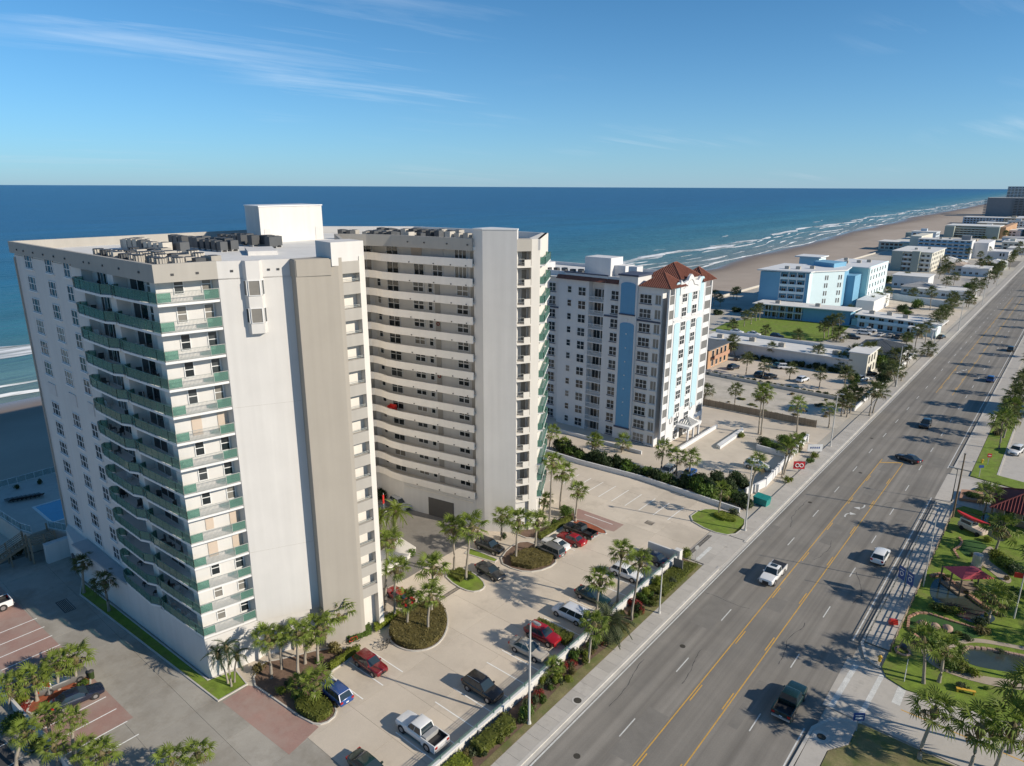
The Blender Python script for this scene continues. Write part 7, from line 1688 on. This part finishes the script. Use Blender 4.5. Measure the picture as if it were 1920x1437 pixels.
# fire hydrants (yellow) and flagpole
def hydrant(px, py, lab):
    p = gp(px, py, .1); M = T(p.x, p.y, .1); o = O('fire_hydrant', None, None, None, M, label=lab, cat='hydrant'); O('barrel', MB().tube([(0, 0, 0), (0, 0, .55), (0, 0, .7), (0, 0, .8)], [.17, .16, .2, .06], 10), M_['yellow_plastic'], o, M); O('nozzle', MB().tube([(-.28, 0, .5), (.28, 0, .5)], .07, 8), M_['yellow_plastic'], o, M)
hydrant(1841, 868, 'yellow fire hydrant on the driveway corner'); hydrant(1649, 1240, 'small tan hydrant on the golf lawn corner')
o, p, h = pole(722, 990, 723, 925, 'white flagpole in the shaded court', .06, 'paint_white', 'flagpole'); O('flag', MB().box(0, .12, -.45, .0, h - 1.6, h - .2), M_['red_plastic'], o, T(p.x, p.y, .1, R(30)))
o = O('court_planter', MB().prism([tuple(gp(*p)[:2]) for p in ((700, 1050), (752, 1016), (780, 1034), (760, 1056), (716, 1080))], 0, .7), M_['stucco_cream'], label='raised cream planter in the entrance court', cat='planter')
p = gp(172, 1272, LZ); M = T(p.x, p.y, LZ, .2); o = O('litter_bin', None, None, None, M, label='dark green litter bin at the tip of the mulch bed', cat='bin'); O('bin_body', MB().tube([(0, 0, 0), (0, 0, .9)], [.28, .32], 12), M_['leaf_dark'], o, M); O('lid', MB().tube([(0, 0, .9), (0, 0, 1.05)], [.34, .15], 12), M_['metal_dark'], o, M)
# boundary wall and dark asphalt of the next property
wl_ = [tuple(gp(*q)[:2]) for q in ((-10, 1298), (16, 1322), (60, 1372), (120, 1440), (160, 1490))]
O('boundary_wall', MB().wall(wl_, .25, 0, 1.2), M_['stucco_white'], label='white boundary wall behind the palm cluster', cat='wall')
sheet('neighbour_lot', [tuple(gp(*q)[:2]) for q in ((-60, 1360), (8, 1392), (45, 1437), (90, 1500), (-60, 1560))], .05, M_['asphalt_dark'], 'dark asphalt lot behind the boundary wall')
for q in (((-30, 1415), (14, 1393)), ((-10, 1455), (42, 1420))):
    a, b = gp(*q[0], .06), gp(*q[1], .06); d = b - a; O('stall_line', MB().box(0, d.length, -.06, .06, 0, .005), M_['road_paint'], LOT, T(a.x, a.y, .06, math.atan2(d.y, d.x)))
# pool deck, pool, fence and wooden stairs on the ocean side
DZ = 3.0
t = O('pool_deck', MB().prism([(-133.5, 22), (-113.5, 23.5), (-111.2, 24.2), (-111.2, 26.5), (-107.3, 28), (-107.3, 76), (-133.5, 76)], -.4, DZ), M_['concrete_walk'], kind='structure', label='raised concrete pool deck on the beach side')
o = O('swimming_pool', None, None, None, Vector((-118, 34, DZ)), label='blue swimming pool on the raised deck', cat='pool'); O('coping', MB().wall([(-121, 27.2), (-112.5, 27.2), (-112.5, 40), (-121, 40)], .4, DZ - .02, DZ + .06, 0, True), M_['paint_white'], o); O('water', MB().box(-120.6, -112.9, 27.6, 39.6, DZ - .02, DZ + .03), M_['pool'], o)
def deck_fence(path, z, label, h=1.2):
    o = O('deck_fence', None, None, None, Vector((path[0][0], path[0][1], z)), label=label, cat='fence'); r_, g_ = railing(path, z, post=1.3, h=h); O('posts_and_rails', r_, M_['paint_white'], o); O('glass_panel', g_, M_['glass_clear'], o)
deck_fence([(-133.4, 22.3), (-133.4, 75)], DZ, 'white glazed fence on the beach edge of the pool deck'); deck_fence([(-133.2, 22.2), (-118, 23.3), (-113.6, 23.7), (-111.3, 24.4)], DZ, 'white glazed fence on the near side of the pool deck'); deck_fence([(-111.2, 26.6), (-107.5, 28.1)], DZ, 'short white glazed fence next to the tower')
loung = MB().box(-.95, .5, -.32, .32, .28, .36).loft([[(.5, -.32, .28), (.5, .32, .28), (.5, .32, .36), (.5, -.32, .36)], [(1.0, -.32, .68), (1.0, .32, .68), (.96, .32, .76), (.96, -.32, .76)]])
for x in (-.85, .35):
    for y_ in (-.28, .24): loung.box(x, x + .05, y_, y_ + .05, 0, .28)
loung = loung.mesh('sun_lounger')
for k in range(8): O('sun_lounger', loung, M_['metal_dark'], None, T(-126 + .2 * k, 25.6 + k * .55, DZ, R(10)), label='dark sun lounger in the row on the shaded pool deck', cat='sun lounger', group='sun loungers on the pool deck')
for k in range(7): shrub(Vector((-130.5 + (k % 2) * .4, 28 + k * 3.1, DZ)), .6, .9, 'leaf_dark', 'small dark shrub along the beach fence of the pool deck', 'shrubs on the pool deck')
t = O('wooden_stairs', None, None, None, Vector((-109.5, 21, 0)), label='weathered wooden stairs climbing to the pool deck', cat='stairs')
tread = MB().box(-.75, .75, -.16, .16, -.04, .04).mesh('tread')
for k in range(15): O('tread', tread, M_['wood'], t, Vector((-109.6, 16.9 + k * .42, .2 + k * .19)))
for xx in (-110.4, -108.8):
    O('stringer', MB().loft([[(xx - .05, 16.6, 0), (xx + .05, 16.6, 0), (xx + .05, 16.6, .4), (xx - .05, 16.6, .4)], [(xx - .05, 23.0, 2.5), (xx + .05, 23.0, 2.5), (xx + .05, 23.0, 2.95), (xx - .05, 23.0, 2.95)]]), M_['wood'], t)
    for z in (.45, .75, 1.05, 1.3): O('rail', MB().tube([(xx, 16.6, z + .1), (xx, 23.0, z + 2.8)], .06, 5), M_['wood'], t)
    for k in range(4): O('post', MB().box(xx - .08, xx + .08, 16.6 + k * 2.1, 16.76 + k * 2.1, 0, 1.45 + k * .92), M_['wood'], t)
plank = MB().box(-1.75, 1.75, -.09, .09, -.05, .05).mesh('plank')
for k in range(16): O('plank', plank, M_['wood'], t, Vector((-109.1, 23.1 + k * .2, 2.92)))
for k, (x, y_) in enumerate(((-110.8, 23.1), (-109.1, 23.1), (-107.4, 23.1), (-107.4, 24.8), (-107.4, 26.2), (-110.8, 26.2))): O('post', MB().box(x - .1, x + .1, y_ - .1, y_ + .1, 0, 4.1), M_['wood'], t)
for z in (3.25, 3.55, 3.85, 4.1): O('rail', MB().tube([(-108.7, 23.1, z), (-107.4, 23.1, z), (-107.4, 26.2, z)], .06, 5), M_['wood'], t)
O('retaining_wall', MB().box(-106.9, -105.9, 24.4, 27.6, 0, 2.9), M_['stucco_white'], label='white retaining wall between the stairs and the tower', cat='wall')
for k in range(5): shrub(Vector((-111.5 - k * .5, 21.5 + k * .8, 0)), .7, 1.1, 'leaf_dark', 'dark shrub under the wooden stairs', 'shrubs under the wooden stairs')

# ------------------------------------------------------------------ mini golf course
def pxpoly(pts, z=0): return [tuple(gp(*q, z)[:2]) for q in pts]
O('lawn', MB().prism([(-9.35, 76.9), (-9.35, 128), (30, 124.5), (30, 77.2), (3.8, 76.4), (-6.5, 74.6), (-8.6, 75.4)], -.03, .12), M_['grass'], kind='structure', label='bright green mini golf lawn')
O('lawn', MB().prism([(-9.3, 128.6), (30, 125.0), (30, 127.2), (-8.3, 130.6)], -.03, .1), M_['grass'], kind='structure', label='grass strip beside the far driveway')
O('lawn', MB().prism([(-9.3, 146.4), (30, 139), (30, 144), (-5.5, 150), (-5.5, 210), (-9.3, 210)], -.03, .1), M_['grass'], kind='structure', label='grass strip with palms right of the avenue'); sheet('car_park', [(-5.2, 150), (40, 144.4), (40, 230), (-5.2, 230)], .02, M_['concrete_walk'], 'concrete car park right of the avenue')
O('kerb', MB().box(-5.5, -5.2, 150, 230, 0, .14), M_['concrete_kerb'], kind='structure', label='pale kerb of the car park right of the avenue')
def flat(name, pts, m, lab, z, t=.03): return O(name, MB().prism(smoothpoly(pxpoly(pts, z), 2), z - t, z), M_[m], kind='structure', label=lab)
def edging(pts, m, z, h, w, lab, cat='edging', closed=True):
    poly = smoothpoly(pxpoly(pts, z), 1 if closed else 0); o = O('brick_edging', None, None, None, Vector((*poly[0], z)), label=lab, cat=cat); P = [Vector((*p, 0)) for p in poly]
    if closed: P.append(P[0])
    me = MB().box(-.24, .24, -w / 2, w / 2, 0, h).mesh('brick')
    for a, b in zip(P, P[1:]):
        n = max(1, int((b - a).length / .52))
        for k in range(n): q = a.lerp(b, (k + .5) / n); O('brick', me, M_[m], o, T(q.x, q.y, z - .02, math.atan2((b - a).y, (b - a).x)))
    return o
green1 = [(1702, 1180), (1706, 1155), (1735, 1150), (1800, 1172), (1860, 1190), (1815, 1198), (1785, 1205), (1760, 1208), (1730, 1198)]
flat('putting_green', green1, 'turf', 'kidney shaped putting green with three rocks', .15); edging([(1724, 1198), (1702, 1180), (1704, 1158), (1722, 1150), (1740, 1151), (1790, 1167), (1840, 1182)], 'brick_edge', .15, .2, .3, 'curved brick edging of the kidney shaped green', closed=False)
for k, (px, py) in enumerate(((1728, 1173), (1752, 1178), (1776, 1182))):
    p = gp(px, py, .15); r = random.Random(k); mb = MB()
    mb.loft([[(rr * math.cos(a) * r.uniform(.8, 1.15), rr * math.sin(a) * r.uniform(.8, 1.15), z) for a in [2 * math.pi * q / 9 for q in range(9)]] for rr, z in ((.5, 0), (.62, .25), (.5, .5), (.2, .66))])
    O('rock', mb, M_['rock'], None, T(p.x, p.y, .15), label='pinkish boulder on the kidney shaped green', cat='rock', group='boulders on the green', smooth=60)
flat('putting_green', [(1795, 1030), (1800, 1012), (1830, 1012), (1855, 1025), (1850, 1040), (1815, 1045)], 'turf', 'small putting green by the old truck', .15)
edging([(1798, 1048), (1788, 1032), (1800, 1024), (1804, 1016), (1798, 1008)], 'brick_edge', .15, .18, .28, 'short curved brick edging of the small green', closed=False)
flat('pond', [(1742, 1105), (1752, 1085), (1775, 1082), (1800, 1110), (1840, 1140), (1872, 1160), (1850, 1172), (1810, 1165), (1770, 1142), (1748, 1125)], 'pond', 'dark pond below the red pavilion', .14)
flat('pond', [(1800, 1225), (1815, 1215), (1850, 1218), (1920, 1232), (1990, 1250), (1990, 1275), (1900, 1262), (1830, 1250), (1808, 1240)], 'pond', 'murky pond beside the putting path', .14)
flat('pond', [(1845, 960), (1870, 968), (1900, 1000), (1880, 1020), (1845, 1000), (1838, 975)], 'pond', 'small shaded pond behind the old truck', .14)
flat('golf_path', [(1722, 1205), (1735, 1240), (1775, 1262), (1850, 1285), (1960, 1300), (1990, 1290), (1900, 1275), (1840, 1268), (1770, 1250), (1745, 1220), (1735, 1203)], 'path_tan', 'winding tan path across the golf lawn', .16)
flat('golf_path', [(1775, 1212), (1800, 1200), (1830, 1196), (1880, 1205), (1960, 1220), (1960, 1228), (1890, 1213), (1830, 1203), (1800, 1209), (1780, 1218)], 'path_tan', 'tan path above the murky pond', .16)
flat('golf_path', [(1855, 1020), (1868, 1035), (1850, 1048), (1868, 1062), (1900, 1085), (1890, 1098), (1850, 1066), (1830, 1050)], 'path_tan', 'grey path winding behind the pavilion', .16)
edging([(1800, 1225), (1815, 1215), (1850, 1218), (1920, 1232), (1960, 1240)], 'rock', .14, .25, .35, 'stone edging of the murky pond', closed=False)
edging([(1744, 1082), (1765, 1078), (1800, 1105), (1840, 1135), (1874, 1155)], 'brick_edge', .14, .35, .45, 'long curved stone wall of the pond by the pavilion', closed=False)
# red pavilion
pv = pxpoly(((1768, 1088), (1800, 1108), (1866, 1100), (1826, 1082)), .1); cxp, cyp = sum(p[0] for p in pv) / 4, sum(p[1] for p in pv) / 4
o = O('pavilion', None, None, None, Vector((cxp, cyp, .12)), label='open timber pavilion with a faded red canvas roof', cat='pavilion')
top = [Vector((*gp(*q, 2.6)[:2], 2.6)) for q in ((1768, 1062), (1804, 1087), (1866, 1086), (1828, 1062))]; rdg = [Vector((*gp(1815, 1062, 3.9)[:2], 3.9)), Vector((*gp(1838, 1070, 3.9)[:2], 3.9))]
mb = MB(); mb.face([top[0], top[1], rdg[0]]); mb.face([top[1], top[2], rdg[1], rdg[0]]); mb.face([top[2], top[3], rdg[1]]); mb.face([top[3], top[0], rdg[0], rdg[1]]); O('canvas_roof', mb, M_['red_canvas'], o)
for q in top + [(top[0] + top[1]) / 2, (top[1] + top[2]) / 2]: O('post', MB().box(q.x - .1, q.x + .1, q.y - .1, q.y + .1, .1, q.z - .05), M_['bark'], o)
fl = [tuple(q[:2]) for q in top]; O('floor', MB().prism(fl, .1, .35), M_['wood'], o); O('bench', MB().prism([(fl[0][0] * .7 + fl[2][0] * .3, fl[0][1] * .7 + fl[2][1] * .3), (fl[1][0] * .7 + fl[2][0] * .3, fl[1][1] * .7 + fl[2][1] * .3), (fl[1][0] * .6 + fl[2][0] * .4, fl[1][1] * .6 + fl[2][1] * .4), (fl[0][0] * .6 + fl[2][0] * .4, fl[0][1] * .6 + fl[2][1] * .4)], .35, .85), M_['wood'], o)
# club house with a red roof
c = gp(1915, 985, .1); o = O('golf_hut', None, None, None, Vector((c.x, c.y, .1)), label='wooden golf hut with a dull red hip roof', cat='hut'); O('wall', MB().box(c.x - 3.2, c.x + 5, c.y - 1, c.y + 6.5, .1, 2.7), M_['wood'], o); hip(c.x - 4.4, c.x + 6, c.y - 2.2, c.y + 7.6, 2.7, 5.4, 'roof', 'roof_dull_red', o); O('counter', MB().box(c.x - 3.6, c.x - 3.2, c.y - .5, c.y + 5, .1, 1.2), M_['shutter'], o)
for k in range(3): window(o, T(c.x - 2.4 + k * 2.4, c.y - 1, 1.2), 1.3, 1.1)
for y_ in (-2, 2, 6): O('post', MB().box(c.x - 4.2, c.x - 4.05, c.y + y_, c.y + y_ + .15, .1, 2.75), M_['bark'], o)
# old jeep with a red canoe on top
p = gp(1822, 998, .12); M = T(p.x, p.y, .12, R(-28)); o = O('old_jeep', None, None, None, M, label='old tan safari jeep carrying a red canoe', cat='jeep')
O('body', MB().loft([ring(x, zb, zt, w) for x, zb, zt, w in ((2.0, .5, 1.0, .6), (1.9, .4, 1.05, .75), (.5, .4, 1.1, .8), (.4, .4, 1.15, .82), (-1.8, .4, 1.15, .82), (-1.9, .45, 1.1, .8))]), M_['shutter'], o, M); O('cab', MB().box(-1.7, .3, -.75, .75, 1.1, 1.95), M_['wall_cream'], o, M); O('windscreen', MB().box(.28, .34, -.65, .65, 1.25, 1.85), M_['car_glass'], o, M)
for y_ in (-.76, .74): O('side_window', MB().box(-1.5, .1, y_, y_ + .02, 1.3, 1.8), M_['car_glass'], o, M)
for wx in (1.3, -1.2):
    for s in (-1, 1): O('wheel', CARM['suv']['wheel'], M_['tyre'], o, M @ Matrix.Translation((wx, s * .75, .36)))
O('canoe', MB().loft([[(x, -w, 2.05 + .25 * (x / 2.6) ** 2), (x, 0, 2.0 + .25 * (x / 2.6) ** 2), (x, w, 2.05 + .25 * (x / 2.6) ** 2), (x, w * .8, 2.35 + .2 * (x / 2.6) ** 2), (x, -w * .8, 2.35 + .2 * (x / 2.6) ** 2)] for x, w in ((-2.6, .03), (-1.8, .3), (0, .42), (1.8, .3), (2.6, .03))]), M_['red_plastic'], None, M @ Matrix.Translation((-.2, 0, 0)), label='red canoe lashed on top of the old jeep', cat='canoe', smooth=50)
O('luggage', MB().box(-1.5, -.6, -.6, .6, 1.96, 2.04), M_['wood'], o, M)
# tank, seat, cannon, raised sundries
p = gp(1830, 1062, .12); o = O('water_tank', None, None, None, T(p.x, p.y, .12), label='grey metal tank behind the pavilion', cat='tank'); O('drum', MB().tube([(0, 0, .2), (0, 0, 1.9)], .6, 18), M_['metal_grey'], o, T(p.x, p.y, .12)); O('lid', MB().tube([(0, 0, 1.9), (0, 0, 2.05)], [.62, .2], 18), M_['metal_grey'], o, T(p.x, p.y, .12)); O('stand', MB().box(-.7, .7, -.7, .7, 0, .2), M_['wood'], o, T(p.x, p.y, .12))
p = gp(1810, 1300, .12); M = T(p.x, p.y, .12, R(20)); o = O('yellow_bench', None, None, None, M, label='yellow plank bench on the golf lawn', cat='bench'); O('seat', MB().box(-.9, .9, -.16, .16, .38, .46), M_['yellow_plastic'], o, M)
for x in (-.75, .75): O('leg', MB().box(x - .06, x + .06, -.14, .14, 0, .38), M_['yellow_plastic'], o, M)
p = gp(1674, 1172, .12); M = T(p.x, p.y, .12, R(30)); o = O('red_box', None, None, None, M, label='small red box on the stone edge of the sidewalk', cat='box'); O('casing', MB().loft([[(-.5, -.3, .2), (.5, -.3, .2), (.5, .3, .2), (-.5, .3, .2)], [(-.4, -.25, .9), (.4, -.25, .9), (.4, .25, .75), (-.4, .25, .75)]]), M_['red_plastic'], o, M); O('post', MB().box(-.06, .06, -.06, .06, 0, .2), M_['metal_grey'], o, M)
p = gp(1692, 1222, .12); o = O('tripod_cauldron', None, None, None, T(p.x, p.y, .12), label='wooden tripod with a dark pot on the lawn', cat='tripod')
for a in (0, 2.1, 4.2): O('leg', MB().tube([(1.0 * math.cos(a), 1.0 * math.sin(a), 0), (0, 0, 2.1)], .05, 6), M_['wood'], o, T(p.x, p.y, .12))
O('pot', MB().tube([(0, 0, .35), (0, 0, .5), (0, 0, .8), (0, 0, .95)], [.2, .42, .42, .3], 12), M_['metal_dark'], o, T(p.x, p.y, .12)); O('stone_ring', MB().tube([(.75 * math.cos(t), .75 * math.sin(t), .08) for t in [q * math.pi / 8 for q in range(17)]], .14, 6), M_['rock'], o, T(p.x, p.y, .12))
# golf fence: posts and rope along the sidewalk
o = O('golf_fence', None, None, None, Vector((-9.2, 100, .1)), label='timber post and rail fence between the sidewalk and the golf lawn', cat='fence'); pm = MB().box(-.07, .07, -.07, .07, 0, 1.15).mesh('post')
for k in range(26): O('post', pm, M_['bark'], o, Vector((-9.25, 80.4 + k * 1.9, .1)))
for z in (.5, .85, 1.15): O('rail', MB().tube([(-9.25, 80.4, z + .1), (-9.25, 127.9, z + .1)], .05, 5), M_['wood'], o)
o = O('kerb_railing', None, None, None, Vector((-12, 100, .1)), label='low dark pipe railing on the kerb beside the golf sidewalk', cat='railing')
for z in (.45, .85): O('rail', MB().tube([(-11.95, 80.6, z), (-11.95, 127.5, z)], .035, 6), M_['pole_dark'], o)
for k in range(20): O('post', MB().box(-.03, .03, -.03, .03, .1, .87), M_['pole_dark'], o, Vector((-11.95, 80.8 + k * 2.45, 0)))
rg = random.Random(8)
for k in range(46):
    px, py = rg.uniform(1660, 1925), rg.uniform(930, 1300); p = gp(px, py, .12)
    if p.x < -8.2 or p.x > 14 or p.y < 77.5 or p.y > 124: continue
    shrub(Vector((p.x, p.y, .12)), rg.uniform(.4, 1.1), rg.uniform(.35, 1.0), rg.choice(('leaf_hedge', 'leaf_green', 'leaf_dark', 'leaf_lime', 'leaf_brown', 'leaf_grey')), 'small clump of planting scattered over the golf course', 'small planting clumps of the golf course')
# mini golf palms and bushes
for b, c, s, lab in [((1731, 1281), (1731, 1200), 1.15, 'left palm of the pair on the golf lawn'), ((1761, 1279), (1772, 1216), 1.05, 'right palm of the pair on the golf lawn'), ((1723, 1422), (1753, 1332), 1.25, 'leaning shaggy palm on the dry verge'), ((1818, 1447), (1839, 1365), 1.35, 'bulky palm at the side street verge'), ((1866, 1442), (1899, 1366), 1.35, 'palm leaning right at the side street verge'), ((1854, 1158), (1862, 1122), 1.2, 'palm by the stone wall of the pavilion pond'), ((1867, 1034), (1880, 990), 1.4, 'bushy palm beside the grey path'), ((1845, 962), (1854, 930), 1.3, 'palm behind the old jeep'), ((1873, 842), (1880, 790), 1.6, 'big palm on the grass strip by the parked white car'), ((1886, 800), (1895, 765), 1.6, 'palm further along the grass strip'), ((1895, 770), (1905, 738), 1.6, 'palm near the frame of blue banners on the grass strip')]:
    palmpx(b, c, lab, 'palms of the golf course and verge', s, near=b[1] > 950, z0=.12)
for k, (x, y_) in enumerate([(-6.6, 175), (-6.8, 186), (-6.2, 199), (-6.7, 214), (-6.3, 236), (-6.8, 250), (-6.1, 270), (-6.6, 288), (-6.5, 306), (-6.2, 330), (-6.6, 350), (-6.4, 378), (-6.6, 400), (-6.3, 430), (-6.2, 455)]):
    palm((x, y_, .1), (x + .2, y_, 5.2 + (k % 3) * 1.1), 'roadside palm throwing its shadow across the avenue', 'palms right of the avenue', 1.6, near=False, n=26, leaf='palm_far')
for k, (x, y_) in enumerate([(3, 71.5), (5, 85), (4.5, 96), (2.5, 104), (6, 112), (1.5, 119), (6, 60)]):
    palm((x, y_, .1), (x + .3, y_, 7.5 + (k % 3)), 'tall palm inside the golf course throwing shade on the avenue', 'tall palms inside the golf course', 1.5, near=False, n=30)
for px, py, r_, h_, lf, lab in [(1755, 1142, 1.2, .9, 'leaf_hedge', 'left end of the clipped bush row by the pond'), (1772, 1146, 1.2, .9, 'leaf_hedge', 'middle of the clipped bush row by the pond'), (1788, 1150, 1.1, .9, 'leaf_lime', 'yellow end of the clipped bush row by the pond'), (1835, 1172, 1.3, 1.0, 'leaf_dark', 'dark bush by the stone wall end'), (1775, 1250, 1.5, 1.1, 'leaf_green', 'green bush under the palm pair'), (1790, 1245, 1.5, 1.2, 'leaf_lime', 'light bush beside the murky pond'), (1800, 1258, 1.3, 1.0, 'leaf_hedge', 'olive bush beside the tan path'),
      (1870, 1048, 1.6, 1.2, 'leaf_lime', 'light bush at the foot of the bushy palm'), (1885, 1062, 1.8, 1.2, 'leaf_green', 'broad green bush behind the pavilion'), (1905, 1075, 1.8, 1.2, 'leaf_dark', 'dark bush further behind the pavilion'), (1850, 1015, 1.0, .8, 'leaf_lime', 'small light bush by the old jeep'), (1815, 932, 1.6, .9, 'leaf_dark', 'dark bush row by the corner planter'), (1830, 935, 1.6, .8, 'leaf_brown', 'brown bush by the corner planter'), (1905, 1120, 1.6, 1.1, 'leaf_green', 'bush at the path bend by the flag pole'), (1870, 815, 1.5, 1.0, 'leaf_dark', 'dark bush under the big grass strip palm')]:
    shrubpx(px, py, r_, h_, lf, lab, 'bushes of the golf course', z=.12)
O('corner_planter', MB().prism(pxpoly(((1798, 938), (1845, 945), (1842, 925), (1802, 922)), .1), .1, .55), M_['brick_edge'], label='brick planter at the golf course corner', cat='planter')
O('rock_ledge', MB().loft([[(x, -.6, 0), (x, .7, 0), (x, .4, h_), (x, -.3, h_)] for x, h_ in ((-3, .3), (-2, .9), (0, 1.1), (2, .8), (3.4, .4))]), M_['rock'], None, T(*gp(1868, 928, .1)[:2], .1, R(-20)), label='long tan artificial rock ledge in the golf course', cat='rock', smooth=30)
# big roadside signboard beyond the frame's edge whose shade falls over the avenue
o = O('billboard', None, None, None, Vector((4, 210, 0)), label='large roadside signboard on two posts right of the avenue', cat='billboard')
O('panel', MB().box(1.4, 1.8, 196.5, 208.5, 2.5, 9.5), M_['bldg_white'], o)
for y_ in (198.5, 206.5): O('post', MB().box(1.45, 1.75, y_ - .15, y_ + .15, 0, 2.5), M_['metal_grey'], o)
# the golf course goes on beyond the frame: planting and low houses behind it
rh = random.Random(15)
for k in range(34): shrub(Vector((rh.uniform(9, 29), rh.uniform(79, 123), .12)), rh.uniform(.6, 1.6), rh.uniform(.5, 1.5), rh.choice(('leaf_green', 'leaf_dark', 'leaf_hedge', 'leaf_lime')), 'bush in the far half of the golf course', 'bushes in the far half of the golf course')
for k in range(9):
    x, y_ = rh.uniform(10, 28), rh.uniform(80, 122); palm((x, y_, .1), (x + .3, y_, rh.uniform(5.5, 8.5)), 'palm in the far half of the golf course', 'palms in the far half of the golf course', 1.4, near=False, n=26)
for k, (x0, y0) in enumerate([(36, 80), (38, 104), (34, 150), (36, 176), (34, 205), (60, 90), (62, 120), (58, 160), (60, 190)]):
    cottage(x0, x0 + 13, y0, y0 + 14, 3.6, 'bungalow %s behind the golf course' % ['with a grey roof', 'with a pale hip roof', 'with a tan roof', 'at the car park edge', 'past the car park', 'in the second row by the side street', 'in the middle of the second row', 'in the second row behind the car park', 'at the end of the second row'][k], ('bldg_white', 'wall_cream', 'wall_tan')[k % 3], ('roof_grey', 'roof_membrane', 'shutter')[k % 3], name='bungalow')
